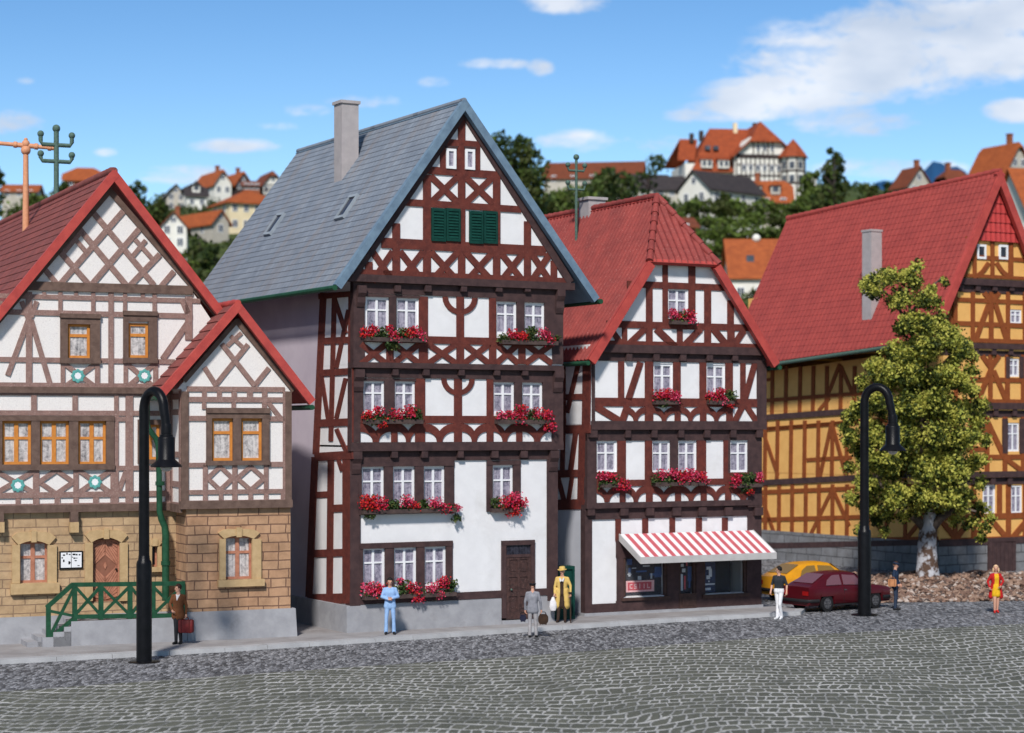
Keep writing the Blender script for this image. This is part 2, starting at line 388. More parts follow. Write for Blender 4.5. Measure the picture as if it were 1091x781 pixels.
def rquad(mb, rng, c, s, mi, asp=.6):
    a = Vector((rng.gauss(0, 1), rng.gauss(0, 1), rng.gauss(0, 1))).normalized(); b = a.orthogonal().normalized(); b = Matrix.Rotation(rng.uniform(0, 6.28), 3, a) @ b; d = a.cross(b)
    mb.face([c-b*s, c-d*s*asp+a*s*.15, c+b*s, c+d*s*asp+a*s*.15], mi)
def flower_box(F, x0, x1, y, label, clumps, seed, dep=.30, blue=False):
    """x0..x1 planter ends and y its bottom in photo pixels on facade F; clumps = (t, dz, size, kind)"""
    rng = random.Random(seed); xm = (x0+x1)/2
    u0, u1 = F.uv(x0, y)[0], F.uv(x1, y)[0]; v0 = F.uv(xm, y)[1]; h = .13
    root = thing('flower_box', label, 'flower box', F.P((u0+u1)/2, v0, .1), 'geranium boxes under the windows')
    m = MB()
    def bx(a, b, c, d, e, f): m.prism([F.P(a, b, e), F.P(c, b, e), F.P(c, b, f), F.P(a, b, f)], [F.P(a, d, e), F.P(c, d, e), F.P(c, d, f), F.P(a, d, f)])
    bx(u0, v0, u1, v0+h, .045, .075); bx(u0, v0, u1, v0+h, dep-.03, dep); bx(u0, v0, u0+.03, v0+h, .075, dep-.03); bx(u1-.03, v0, u1, v0+h, .075, dep-.03); bx(u0+.03, v0+.002, u1-.03, v0+h-.05, .075, dep-.03)
    m.build('planter', PLANT, root)
    fl, lf = MB(), MB()
    for t, dz, sz, kind in clumps:
        c = F.P(u0+(u1-u0)*t, v0+h+.04+dz, dep*.6)
        sz *= 1.12; n = int(165*sz*sz/.05)
        for i in range(n):
            q = Vector([max(-.85, min(.85, rng.gauss(0, .42)))*k_ for k_ in (1.05, .75, .85)])*sz
            q = F.e*q.x+F.n*q.y+Vector((0, 0, q.z+ (-.35*abs(q.x) if dz < .05 else 0)))
            if kind == 'g': rquad(lf, rng, c+q, rng.uniform(.035, .07), rng.choice((0, 0, 1)))
            else:
                rquad(fl, rng, c+q+F.n*.05, rng.uniform(.024, .048), {'r': rng.choice((0, 0, 0, 1, 2)), 'p': rng.choice((0, 1, 1)), 's': rng.choice((2, 2, 0))}[kind], .75)
                if i % 5 == 0: rquad(lf, rng, c+q-F.n*.02, rng.uniform(.03, .06), 0)
    for i in range(int(80*(u1-u0))):
        rquad(lf, rng, F.P(rng.uniform(u0, u1), v0+h+rng.uniform(-.03, .10), rng.uniform(.08, dep+.03)), rng.uniform(.03, .06), rng.choice((0, 0, 0, 1)))
    fl.build('flowers', [PETAL, PETALP, PETALR], root); lf.build('leaves', [LEAFG, LEAFO], root)
    return root
# ================================================================ the tall half-timbered house
def brackets(F, root, mat_, cols, y0, y1, d, name='bracket'):
    for x0, x1 in cols:
        b = Beams(F, d, -.05); b.r(x0, y0, x1, y1, d1=d); b.build(name, mat_, root)
def long_bracket(F, root, mat_, x0, x1, y0, y1, d):
    u0, u1 = F.uv(x0, y0)[0], F.uv(x1, y0)[0]; xm = (x0+x1)/2; va, vb = F.uv(xm, y0)[1], F.uv(xm, y1)[1]; m = MB()
    prof = [(0, va), (d, va), (d, va-(va-vb)*.35), (d*.6, va-(va-vb)*.55), (d*.62, va-(va-vb)*.8), (d*.38, vb), (0, vb)]
    m.prism([F.P(u0, v, q) for q, v in prof], [F.P(u1, v, q) for q, v in prof]); m.build('corner_bracket', mat_, root)
def solid_storey(mb, F, x0, x1, y0, y1, depth, holes=(), back=None):
    """front sheet with openings plus flanks of a storey; returns its u/v box"""
    xm, ym = (x0+x1)/2, (y0+y1)/2
    u0, u1 = F.uv(x0, ym)[0], F.uv(x1, ym)[0]; v1, v0 = F.uv(xm, y0)[1], F.uv(xm, y1)[1]
    if back is not None: u0 = back
    wall_sheet(mb, F, u0, v0, u1, v1, holes)
    D = depth
    for a, b in (((u0, 0), (u0, -D)), ((u1, -D), (u1, 0)), ((u0, -D), (u1, -D))):
        mb.face([F.P(a[0], v0, a[1]), F.P(b[0], v0, b[1]), F.P(b[0], v1, b[1]), F.P(a[0], v1, a[1])], 0, [(a[1], v0), (b[1], v0), (b[1], v1), (a[1], v1)])
    mb.face([F.P(u0, v1, 0), F.P(u1, v1, 0), F.P(u1, v1, -D), F.P(u0, v1, -D)]); mb.face([F.P(u0, v0, 0), F.P(u0, v0, -D), F.P(u1, v0, -D), F.P(u1, v0, 0)])
    return u0, v0, u1, v1
O = gnd(371, 674.5, .12); T0 = Fac.yaw(O, 29.5).off(-.05)
T1, T2, T3 = T0.off(.16), T0.off(.30), T0.off(.44)
TH = thing('tall_house', 'tall narrow half-timbered house with blue-grey slate roof and green attic shutters', 'house', (O.x, O.y, 0))
TD = 12.2
# plinth
m = MB(); u1 = T0.uv(590, 660)[0]; ud = T0.uv(533.5, 660)[0]; ue = T0.uv(569, 650)[0]; vp = T0.uv(485, 639.8)[1]
m.prism([T0.P(u, .1, d) for u, d in ((-.05, .05), (ud, .05), (ud, -TD), (-.05, -TD))], [T0.P(u, vp, d) for u, d in ((-.05, .05), (ud, .05), (ud, -TD), (-.05, -TD))])
m.prism([T0.P(u, .1, d) for u, d in ((ue, .05), (u1, .05), (u1, -TD), (ue, -TD))], [T0.P(u, vp, d) for u, d in ((ue, .05), (u1, .05), (u1, -TD), (ue, -TD))])
m.prism([T0.P(u, .1, d) for u, d in ((ud+.004, .12), (ue-.004, .12), (ue-.004, -.4), (ud+.004, -.4))], [T0.P(u, .24, d) for u, d in ((ud+.004, .12), (ue-.004, .12), (ue-.004, -.4), (ud+.004, -.4))])
m.build('plinth', CONC, TH)
# walls with real openings
w0 = [(386, 583.5, 410, 626), (419, 583, 443.5, 625), (451.5, 582, 475, 624), (384.6, 497, 409, 539), (417.8, 497, 441.8, 538.5), (450.5, 497, 473.6, 538.5), (524, 495.5, 546.5, 538)]
w1 = [(386.3, 405.7, 409.4, 440), (419.7, 406, 442.2, 440), (525, 407, 547.8, 440.5), (555.5, 407.5, 578, 441)]
w2 = [(389.3, 316.8, 414.5, 352), (421.6, 317.5, 445.7, 352.5), (528, 321.5, 550.3, 356), (558, 323, 580, 357.5)]
h0 = [hole(T0, *w) for w in w0]; h1 = [hole(T1, *w) for w in w1]; h2 = [hole(T2, *w) for w in w2]
dh = hole(T0, 536.5, 577.5, 566, 660); dh = (dh[0], .25, dh[2], dh[3])
m = MB()
a0 = solid_storey(m, T0, 373, 593, 476, 640, TD, h0)
# door opening is modelled in front of the sheet as a deep casing
a1 = solid_storey(m, T1, 374, 599, 389.5, 474, TD+.14, h1, a0[0]); a2 = solid_storey(m, T2, 376, 599, 298.5, 390.5, TD+.28, h2, a0[0])
m.build('wall', WHITE, TH)
gb = T3.uv(485, 301)[1]; ga = T3.uv(493.5, 119)
gl, gr = T3.uv(370, 300)[0], T3.uv(612, 302)[0]
m = MB(); tri = [(gl, gb), (gr, gb), ga]
m.prism([T3.P(u, v, -TD-.3) for u, v in tri], [T3.P(u, v, 0) for u, v in tri]); m.build('gable_wall', WHITE, TH)
for F, hs in ((T0, h0), (T1, h1), (T2, h2)):
    for h in hs: window(F, h, TH, FRAMEW, PANE)
# ground and first floor dark timbers
b = Beams(T0, .05)
b.r(372.4, 490, 383.4, 645.5, d0=-.3); b.r(582.3, 490, 593.5, 640, d0=-.3); b.r(372.5, 478, 593.5, 490.5, d0=-.3)
b.r(383, 632.5, 534, 640.5); b.r(568, 627, 583, 634.5)
for x0, x1 in ((382.5, 386.2), (409.8, 419.2), (443.3, 451.7), (474.8, 481.5)): b.r(x0, 579, x1, 632)
b.r(382.5, 577.5, 481.5, 583.2, d1=.075)
for x0, x1 in ((381.5, 384.7), (408.8, 418), (441.6, 450.7), (473.4, 483.2)): b.r(x0, 491, x1, 547)
b.r(381.5, 490.8, 483.2, 496.8, d1=.075); b.r(381.5, 538.6, 484, 547.4, d1=.095)
for x0, x1 in ((518, 524.2), (546.3, 554)): b.r(x0, 490.5, x1, 544.5)
b.r(518, 490.5, 554, 495.3, d1=.07); b.r(518, 538, 554.3, 544.6, d1=.08)
b.build('timber_frame', TDARK, TH)
# P1 storey
b = Beams(T1, .045)
b.r(373.5, 392, 383.4, 471, d0=-.2); b.r(587.6, 392, 599.3, 471, d0=-.2); b.r(373, 470.8, 599.5, 480, d0=-.17, d1=.06); b.r(373.5, 388, 599.3, 403.6, d0=-.2)
for x0, x1 in ((383, 386.5), (409.2, 419.9), (577.8, 588), (547.6, 555.7)): b.r(x0, 403, x1, 444)
b.r(383, 403.2, 442.5, 406); b.r(524.8, 404, 588, 407.4)
b.build('timber_frame', TDARK, TH)
b = Beams(T1, .04)
for x0, x1 in ((442, 452.4), (518.2, 525.2)): b.r(x0, 403.4, x1, 471)
b.r(483.5, 403.4, 491.6, 471); b.r(383, 443, 588, 451); b.ring(487.6, 403.7, 17.6, 12.4)
for x0, x1 in ((416.5, 423), (549.7, 556)): b.r(x0, 450, x1, 471)
for c in ((383.2, 416.5), (423, 446), (452.4, 483.5), (491.6, 518.2), (525.2, 549.7), (556, 587.6)): b.arcs(c[0], 450.6, c[1], 471)
b.build('timber_frame', TRED, TH)
# P2 storey
b = Beams(T2, .045)
b.r(376, 304, 388, 388, d0=-.2); b.r(588, 304, 599.3, 388, d0=-.2); b.r(375.5, 387.6, 599.5, 393.4, d0=-.15, d1=.06); b.r(376, 299, 599.3, 316.2, d0=-.2)
for x0, x1 in ((414.3, 421.8), (550.1, 558.2), (579.8, 588)): b.r(x0, 316, x1, 359.6)
b.r(387, 314, 446.5, 317); b.r(527.5, 317, 588, 322)
b.build('timber_frame', TDARK, TH)
b = Beams(T2, .04)
for x0, x1 in ((446, 455.4), (520.8, 528.2)): b.r(x0, 316, x1, 388)
b.r(486, 316, 493.8, 388); b.ring(489.9, 316.8, 18.6, 13); b.r(387.5, 359, 588, 366.8)
for x0, x1 in ((411.3, 418.8), (552, 559.3)): b.r(x0, 366, x1, 388)
for c in ((384, 411.3), (418.8, 446.5), (455.4, 486), (493.8, 521), (528.2, 552), (559.3, 588)): b.X(c[0], 366.5, c[1], 387.5, 6.2)
b.build('timber_frame', TRED, TH)
# gable
b = Beams(T3, .04)
b.r(487.7, 124, 495.2, 301); b.r(475, 149.5, 511, 156.6)
b.r(453.5, 180, 531.5, 188); b.r(430.5, 215.8, 554.5, 223); b.r(406, 257.8, 581, 268.5); b.r(381, 291.5, 603, 302)
for x0, x1, y0, y1 in ((450.5, 458.5, 186, 300), (525, 532.4, 187, 300), (417.8, 425.6, 238, 300), (558, 565, 236, 301), (389, 396.3, 279, 301), (586.4, 592.8, 278, 302), (468.6, 474.4, 156, 182), (505, 511, 156, 183)): b.r(x0, y0, x1, y1)
for c in ((458.5, 188, 487.7, 216), (495.2, 188.5, 525, 217), (396.4, 268, 418, 300), (425.8, 268, 450.5, 300), (458.6, 268.5, 487.6, 300), (495.2, 268.5, 525, 301), (532.4, 268.5, 558, 301), (565, 269, 586.5, 301)): b.X(*c, 6.6)
b.r(485, 158, 494.5, 181)
b.build('timber_frame', TRED, TH)
b = Beams(T3, .055); b.r(368, 296.6, 611.5, 304.3, d0=-.2, d1=.065)
b.bar(493, 123, 375, 298, 5.5, d1=.06); b.bar(493.5, 120, 607, 301, 7.5, d1=.062)
b.build('barge_boards', TDARK, TH)
for x0, x1, y0, y1 in ((474.6, 485, 158.5, 180), (494.6, 505, 159, 181)):
    f = Beams(T3, .045); f.r(x0-.9, y0-2.6, x1+.9, y0-.2, d1=.09); f.build('window_hood', TDARK, TH)
    hh = hole(T3, x0, y0, x1, y1); F = T3.off(.11); window(F, hh, TH, FRAMEW, PANE, fw=.085, mull=0, rows=(), dz=-.03)
for x0, x1, y0, y1 in ((458.7, 489.3, 222.3, 257.3), (499, 528.8, 225.2, 259.8)):
    xm = (x0+x1)/2
    for a, c in ((x0, xm-.4), (xm+.4, x1)):
        s = Beams(T3, .06); s.r(a, y0, c, y1, d1=.066, d0=.03)
        q = hole(T3, a, y0, c, y1); w, hgt = q[2]-q[0], q[3]-q[1]
        for (p0, p1, p2, p3) in ((q[0], q[1], q[0]+w*.14, q[3]), (q[2]-w*.14, q[1], q[2], q[3]), (q[0]+w*.14, q[1], q[2]-w*.14, q[1]+.09), (q[0]+w*.14, q[3]-.09, q[2]-w*.14, q[3])): s.ru(p0, p1, p2, p3, d1=.10, d0=.066)
        nsl = 9
        for k in range(nsl):
            v = q[1]+.10+(hgt-.20)*(k+.5)/nsl
            s.prism([T3.P(q[0]+w*.15, v-.045, .067), T3.P(q[2]-w*.15, v-.045, .067), T3.P(q[2]-w*.15, v-.045, .105), T3.P(q[0]+w*.15, v-.045, .105)], [T3.P(q[0]+w*.15, v+.03, .067), T3.P(q[2]-w*.15, v+.03, .067), T3.P(q[2]-w*.15, v+.02, .075), T3.P(q[0]+w*.15, v+.02, .075)])
        s.build('shutter', GREENB, TH)
# brackets under the jetties
brackets(T0, TH, TDARK, ((414.6, 421), (446.6, 453), (485, 491), (521, 528), (552, 559)), 480.2, 487.5, .20)
brackets(T1, TH, TDARK, ((416, 422), (448.6, 455), (486.4, 492.2), (524, 530), (554, 560)), 393.6, 400, .18)
brackets(T2, TH, TDARK, ((418.4, 424.5), (450.5, 457), (488.8, 494.8), (526, 532.4), (556.8, 562.5)), 304.5, 311, .18)
for F, x0, x1, y0, y1 in ((T0, 373.5, 383, 480.2, 505), (T0, 583.5, 592.5, 480, 502), (T1, 375.6, 385.7, 393.6, 417), (T1, 588.2, 597.6, 394, 418), (T2, 379, 387.6, 304.5, 327), (T2, 590.8, 599, 306, 334)): long_bracket(F, TH, TDARK, x0, x1, y0, y1, .21)
# left flank
S = T0.left(a0[0]); S0 = S
b = Beams(S, .03)
b.bar(345, 312, 337, 484, 6.5); b.bar(356.7, 316, 353, 470, 4.6); b.bar(374.5, 312, 373.5, 480, 5)
for q in ((340, 316, 376, 313, 6), (343, 363.5, 376, 362, 7), (341, 397.5, 376, 395.5, 7), (338, 451, 376, 449.5, 8), (336, 487, 376, 484.5, 9)): b.bar(*q)
for q in ((357, 318, 369, 355, 4), (372, 330, 359, 392, 4), (369, 403, 359, 446, 4), (359, 457, 370, 482, 4), (343, 401, 350, 447, 4)): b.bar(*q)
b.build('side_timber_frame', TRED, TH)
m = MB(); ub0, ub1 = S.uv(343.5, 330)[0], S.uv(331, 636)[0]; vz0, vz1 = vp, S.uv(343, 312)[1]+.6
m.prism([S.P(u, v, -.02) for u, v in ((-TD, vz0), (ub1, vz0), (ub0, vz1), (-TD, vz1))], [S.P(u, v, .012) for u, v in ((-TD, vz0), (ub1, vz0), (ub0, vz1), (-TD, vz1))]); m.build('plain_side_wall', LAVWALL, TH)
b = Beams(S0, .025)
b.bar(336, 487, 329.5, 636, 7); b.bar(353, 490, 351.5, 636, 6.5); b.bar(369.5, 488, 369.5, 636, 8)
for q in ((332, 527.5, 352, 526.5, 6.5), (350, 542, 372, 541, 8), (330, 590, 372, 588.5, 8), (328, 638.5, 373, 637.5, 11)): b.bar(*q)
b.bar(361, 490, 365, 502, 4)
b.build('side_timber_frame', TRED, TH)
# door
d = Beams(T0, .07)
for x0, x1 in ((533.8, 538), (564.5, 568.6)): d.r(x0, 576.3, x1, 658.5, d1=.09)
d.r(533.8, 575.6, 568.6, 580.5, d1=.095); d.r(537.5, 590.5, 565, 593.5, d1=.08)
d.build('door_frame', TDARK, TH)
p = Beams(T0, .03); p.r(538, 593, 564.6, 659.3, d1=.035)
for y0, y1 in ((593, 596), (610, 614.5), (630.5, 635), (650, 659.3)): p.r(538, y0, 564.6, y1, d1=.06)
for x0, x1 in ((538, 541.5), (550.2, 552.8), (561, 564.6)): p.r(x0, 593.5, x1, 659, d1=.064)
for y in (599.5, 618, 638.5):
    for x in (543.2, 554.6): p.r(x, y, x+5.2, y+9, d1=.05)
dd = p.build('door', mat('dark_door_wood', (.085, .045, .040), (.045, .027, .026), 9, .6, .4, 30, fine=(26, .62, (.20, .13, .12))), TH)
p = Beams(T0, .03); p.r(538, 580.3, 564.6, 590.7, d1=.032); p.build('transom_pane', PANED, TH)
p = MB(); p.ball(T0.at(543.3, 628, .10), .035); p.tube([T0.at(543.3, 628, .06), T0.at(543.3, 628, .10)], .015, 6); p.build('handle', POLEG, dd)
# roof
ROFF = .26; TR = T3.off(ROFF); NB = -T0.n*13.0
ap, lt, rt = TR.at(495, 107), TR.at(358, 304), TR.at(637, 318)
m = MB()
tile_roof(m, [lt, ap, ap+NB, lt+NB], T0.n, .27, .25, .004, .011, .14, 0, 1, 2, 'slate')
tile_roof(m, [rt, rt+NB, ap+NB, ap], T0.n, .27, .25, .004, .011, .14, 0, 1, 2, 'slate')
m.tube([ap+Vector((0, 0, .0)), ap+NB+Vector((0, 0, .0))], .09, 10)
rf = m.build('roof', [ROOFT, SLATEEDGE], TH)
m = MB()
def verge(m, A, B, n, w, t0, t1):       # a board on the roof edge from A to B, w deep below the slope, t0..t1 along n
    ax = (B-A).normalized(); dn = ax.cross(n).normalized(); dn = dn if dn.z < 0 else -dn
    up = -dn*.05
    m.prism([A+n*t0+up, B+n*t0+up, B+n*t0+dn*w, A+n*t0+dn*w], [A+n*t1+up, B+n*t1+up, B+n*t1+dn*w, A+n*t1+dn*w])
verge(m, ap, lt, T0.n, .19, -.16, .05); verge(m, ap, rt, T0.n, .20, -.16, .045)
m.build('verge_board', SLATEEDGE, rf)
# chimney on the slate roof
def chimney(parent, base, F, w, d, z0, z1, mat_, cap=.06, capm=None, taper=1.):
    m = MB(); m.box((base.x, base.y, (z0+z1)/2), (w, d, z1-z0), math.atan2(F.e.y, F.e.x), 0, taper)
    m.box((base.x, base.y, z1+.05), (w*taper+cap*2, d*taper+cap*2, .10), math.atan2(F.e.y, F.e.x), 0)
    c = m.build('chimney', mat_, parent); return c
def roof_pt(x, y, A, B, n):              # pixel -> point on the roof plane through A, B and direction n
    nn = (B-A).cross(n); r = Vector(((x-CX)/FP, 1, (HY-y)/FP)); t = (A-CAM).dot(nn)/r.dot(nn); return CAM+r*t
cb = roof_pt(369, 181, lt, ap, T0.n); ct = at(367, 108.5, cb.y)
chimney(rf, cb-Vector((0, 0, .5)), T0, .62, .62, cb.z-.9, ct.z-.1, CHIM, .05)
for q in ((282, 252, 289, 251, 305, 228, 297.5, 229), (357.5, 235.5, 367, 233, 383.5, 208, 374.5, 210)):
    P4 = [roof_pt(q[i], q[i+1], lt, ap, T0.n) for i in (0, 2, 4, 6)]; nn = (P4[1]-P4[0]).cross(P4[3]-P4[0]).normalized(); nn = nn if nn.z > 0 else -nn
    m = MB(); c = sum(P4, Vector())/4
    m.prism([c+(p-c)*.80+nn*.02 for p in P4], [c+(p-c)*.80+nn*.055 for p in P4], 1)
    for i in range(4):
        a, b2 = P4[i], P4[(i+1) % 4]; ai, bi = c+(a-c)*.78, c+(b2-c)*.78
        m.prism([a, b2, bi, ai], [a+nn*.10, b2+nn*.10, bi+nn*.10, ai+nn*.10], 0)
    m.build('skylight', [mat('skylight_frame', (.30, .34, .38), rough=.5), PANED], rf)
m = MB(); g0 = lt+T0.n*.1-T0.e*.08+Vector((0, 0, -.08))
m.tube([g0, g0+NB*.9], .085, 10); m.build('gutter', GREEN, TH); m = MB(); g1 = rt+T0.n*.1+T0.e*.06+Vector((0, 0, -.10)); m.tube([g1, g1+NB*.9], .085, 10); m.build('gutter', GREEN, TH)
# the boxes on the tall house
flower_box(T2, 386, 449, 364.5, 'geranium box with many green sprigs under the left top-floor windows, slate-roofed house', [(.05, .12, .22, 's'), (.14, .22, .16, 'r'), (.28, .10, .20, 'g'), (.40, .22, .15, 'r'), (.48, .04, .22, 'r'), (.62, .10, .22, 'g'), (.45, -.22, .22, 'g'), (.72, .10, .20, 's'), (.83, .16, .22, 'r'), (.95, .04, .18, 'p')], 1)
flower_box(T2, 531, 590, 367.5, 'geranium box with a green middle tuft under the right top-floor windows of the slate-roofed house', [(.04, .04, .18, 'g'), (.20, .14, .22, 'r'), (.36, .08, .2, 's'), (.55, .22, .22, 'g'), (.75, .20, .22, 'p'), (.85, .03, .22, 'r'), (1.0, .05, .12, 'g')], 2)
flower_box(T1, 386, 446.5, 451.5, 'geranium box half hidden by olive leaves under the left second-floor windows, slate-roofed house', [(.06, .10, .20, 's'), (.25, .22, .18, 'r'), (.22, .00, .22, 'g'), (.30, -.12, .18, 's'), (.55, .12, .22, 'r'), (.78, .22, .24, 'r'), (.92, .18, .16, 'g')], 3)
flower_box(T1, 526, 582, 451.5, 'crimson geranium box spilling over one end, second-floor windows above the dark door', [(.08, .10, .18, 'p'), (.25, .12, .18, 'r'), (.45, .24, .24, 'r'), (.42, .02, .22, 'r'), (.65, .16, .16, 'g'), (.75, .18, .2, 'r'), (.95, .10, .22, 'r'), (1.0, -.22, .22, 'r')], 4)
flower_box(T0, 383.5, 482, 546.5, 'longest geranium box, three red clumps, under the triple first-floor windows above plain white wall', [(.06, .18, .3, 's'), (.16, .15, .28, 'r'), (.08, -.14, .18, 'g'), (.33, .10, .2, 'g'), (.47, .20, .24, 'p'), (.55, .05, .18, 's'), (.65, .08, .18, 'g'), (.78, .10, .26, 'p'), (.90, -.02, .2, 'r'), (1.02, -.02, .15, 'p'), (1.02, -.32, .14, 'g')], 5)
flower_box(T0, 521.5, 554, 545.5, 'small geranium box hanging low under the single window above the dark door', [(.1, .18, .16, 'g'), (.45, .12, .28, 'r'), (.70, .30, .22, 'p'), (.92, .10, .22, 'r'), (.68, -.12, .22, 's')], 6, .26)
flower_box(T0, 384.5, 482, 636.5, 'geranium box at street level behind the man in pale blue overalls', [(.06, .18, .26, 'p'), (.17, .10, .25, 'r'), (.42, .20, .22, 'g'), (.38, .36, .12, 'p'), (.52, .10, .26, 'r'), (.58, -.14, .2, 'r'), (.73, .10, .2, 'p'), (.86, .26, .24, 'r'), (.82, -.08, .18, 'p'), (.97, .18, .16, 'g')], 7)
# ================================================================ the shop house with the striped awning
O = gnd(623, 656.6, .12); Q0 = Fac.yaw(O, 27.8); Q1, Q2, Q3 = Q0.off(.14), Q0.off(.27), Q0.off(.40)
SH = thing('shop_house', 'half-timbered shop house with half-hipped crimson tile roof and striped awning', 'house', (O.x, O.y, 0))
SD = 11.0
w1 = [(635, 470, 656.9, 503), (694.2, 470, 714, 503.5), (721.7, 470, 742, 503.5), (777, 470.3, 796.7, 503)]
w2 = [(695.6, 387.7, 716.6, 421), (752, 389, 772.3, 421.5)]
w3 = [(711, 307.3, 732.8, 341)]
h1 = [hole(Q1, *w) for w in w1]; h2 = [hole(Q2, *w) for w in w2]; h3 = [hole(Q3, *w) for w in w3]
shopg = [hole(Q0, 663.5, 590, 710, 635), hole(Q0, 722.5, 590, 741, 634), hole(Q0, 748.5, 590, 795, 632)]
m = MB()
q0 = solid_storey(m, Q0, 623.5, 810, 536, 656, SD, shopg); solid_storey(m, Q1, 625, 811, 452, 538.5, SD+.12, h1, q0[0]); solid_storey(m, Q2, 630.5, 815.5, 369, 454, SD+.24, h2, q0[0])
m.build('wall', WHITE, SH)
# gable: trapezoid, with its one window
b0 = Q3.uv(726, 372)[1]; A_, B_ = Q3.uv(692, 281), Q3.uv(763, 283); L_, R_ = Q3.uv(634, 371), Q3.uv(816, 375); top = (A_[1]+B_[1])/2+.05
hx = h3[0]; m = MB()
def gx(v, l, a): return l[0]+(a[0]-l[0])*(v-b0)/(top-b0)
for v0, v1, cut in ((b0, hx[1], 0), (hx[1], hx[3], 1), (hx[3], top, 0)):
    l0, l1, r0, r1 = gx(v0, L_, A_), gx(v1, L_, A_), gx(v0, R_, B_), gx(v1, R_, B_)
    if cut:
        m.face([Q3.P(l0, v0), Q3.P(hx[0], v0), Q3.P(hx[0], v1), Q3.P(l1, v1)]); m.face([Q3.P(hx[2], v0), Q3.P(r0, v0), Q3.P(r1, v1), Q3.P(hx[2], v1)])
    else: m.face([Q3.P(l0, v0), Q3.P(r0, v0), Q3.P(r1, v1), Q3.P(l1, v1)])
for p, q in (((hx[0], hx[1]), (hx[2], hx[1])), ((hx[2], hx[1]), (hx[2], hx[3])), ((hx[2], hx[3]), (hx[0], hx[3])), ((hx[0], hx[3]), (hx[0], hx[1]))): m.face([Q3.P(*p), Q3.P(*q), Q3.P(*q, -.3), Q3.P(*p, -.3)])
bk = [Q3.P(gx(v, s, t), v, -SD-.4) for v, s, t in ((b0, R_, B_), (b0, L_, A_), (top, L_, A_), (top, R_, B_))]; m.face(bk)
m.build('gable_wall', WHITE, SH)
for F, hs in ((Q1, h1), (Q2, h2), (Q3, h3)):
    for h in hs: window(F, h, SH, FRAMEW, PANE)
# ground floor
b = Beams(Q0, .05)
b.r(622.6, 540, 630, 656, d0=-.25); b.r(796, 540, 810.5, 650, d0=-.25); b.r(622.4, 536, 810.5, 551.5, d0=-.2); b.r(630, 643, 660, 656.6)
b.r(656.7, 575, 663.6, 656.5); b.r(656, 637, 797, 655, d0=-.2); b.r(710, 588, 722.5, 650, d0=-.2); b.r(741, 588, 748.6, 650, d0=-.2); b.r(656, 574, 800, 592, d0=-.2); b.r(794.8, 586, 800, 650, d0=-.2)
b.build('timber_frame', TDARK, SH)
b = Beams(Q0, .04)
for x0, x1 in ((655.4, 661), (684, 690), (713, 718.7), (741.3, 747.3), (769, 774.8)): b.r(x0, 551.5, x1, 577)
b.build('timber_frame', TRED, SH)
b = Beams(Q0, .09); b.r(661, 636, 712, 639, d1=.12); b.r(747, 632.5, 797, 636, d1=.12)
for x0, x1 in ((663.5, 666), (707.5, 710), (722.5, 725), (738.5, 741), (748.5, 751), (792.5, 795)): b.r(x0, 590, x1, 636, d0=-.1, d1=.02)
b.r(722.5, 632, 741, 648, d0=.03, d1=.075); b.r(725.5, 637, 738, 645, d0=.03, d1=.09)
b.build('shopfront_frame', mat('shop_brown_wood', (.085, .048, .040), (.055, .032, .028), 7, .5, .3, 30, fine=(30, .64, (.18, .11, .09))), SH)
# shop interior seen through the glass: dark display with goods
m = MB()
for h in shopg: m.face([Q0.P(h[0]-.3, h[1]-.3, -1.4), Q0.P(h[2]+.3, h[1]-.3, -1.4), Q0.P(h[2]+.3, h[3]+.3, -1.4), Q0.P(h[0]-.3, h[3]+.3, -1.4)])
m.build('shop_back_wall', mat('shop_dark_cloth', (.012, .010, .014), (.007, .006, .010), 3, .8), SH)
gm, nt, bb = newmat('shop_glass'); bb.inputs['Roughness'].default_value = .04; bb.inputs['Base Color'].default_value = (.8, .82, .88, 1); bb.inputs['Alpha'].default_value = .03; bb.inputs['Specular IOR Level'].default_value = .12
for h in shopg:
    m = MB(); m.prism([Q0.P(u, v, -.06) for u, v in ((h[0], h[1]), (h[2], h[1]), (h[2], h[3]), (h[0], h[3]))], [Q0.P(u, v, -.05) for u, v in ((h[0], h[1]), (h[2], h[1]), (h[2], h[3]), (h[0], h[3]))]); m.build('shop_window_pane', gm, SH)
# goods and placards in the windows
def shop_item(name, label, cat, x0, y0, x1, y1, d, matl, fn=None):
    a = hole(Q0.off(d), x0, y0, x1, y1); base = Q0.P((a[0]+a[2])/2, a[1], d)
    r = thing(name, label, cat, base); m = MB()
    m.prism([Q0.P(u, v, d-.03) for u, v in ((a[0], a[1]), (a[2], a[1]), (a[2], a[3]), (a[0], a[3]))], [Q0.P(u, v, d) for u, v in ((a[0], a[1]), (a[2], a[1]), (a[2], a[3]), (a[0], a[3]))])
    m.build('board', matl, r)
    if fn: fn(r, a, d)
    return r
PINK = mat('sign_pink', (.88, .50, .50), rough=.5); SRED = mat('sign_red', (.60, .07, .09), rough=.5); NAVY = mat('poster_navy', (.022, .035, .10), (.012, .018, .05), 5, .5); PALE = mat('poster_pale', (.62, .66, .72), rough=.5); PBLUE = mat('poster_blue', (.045, .11, .32), rough=.5)
def strokes(r, a, d, rects, matl, name='lettering', dd=.012):
    m = MB(); w, h = a[2]-a[0], a[3]-a[1]
    for x0, y0, x1, y1 in rects: m.prism([Q0.P(a[0]+w*x, a[1]+h*y, d+.002) for x, y in ((x0, y0), (x1, y0), (x1, y1), (x0, y1))], [Q0.P(a[0]+w*x, a[1]+h*y, d+dd) for x, y in ((x0, y0), (x1, y0), (x1, y1), (x0, y1))])
    m.build(name, matl, r)
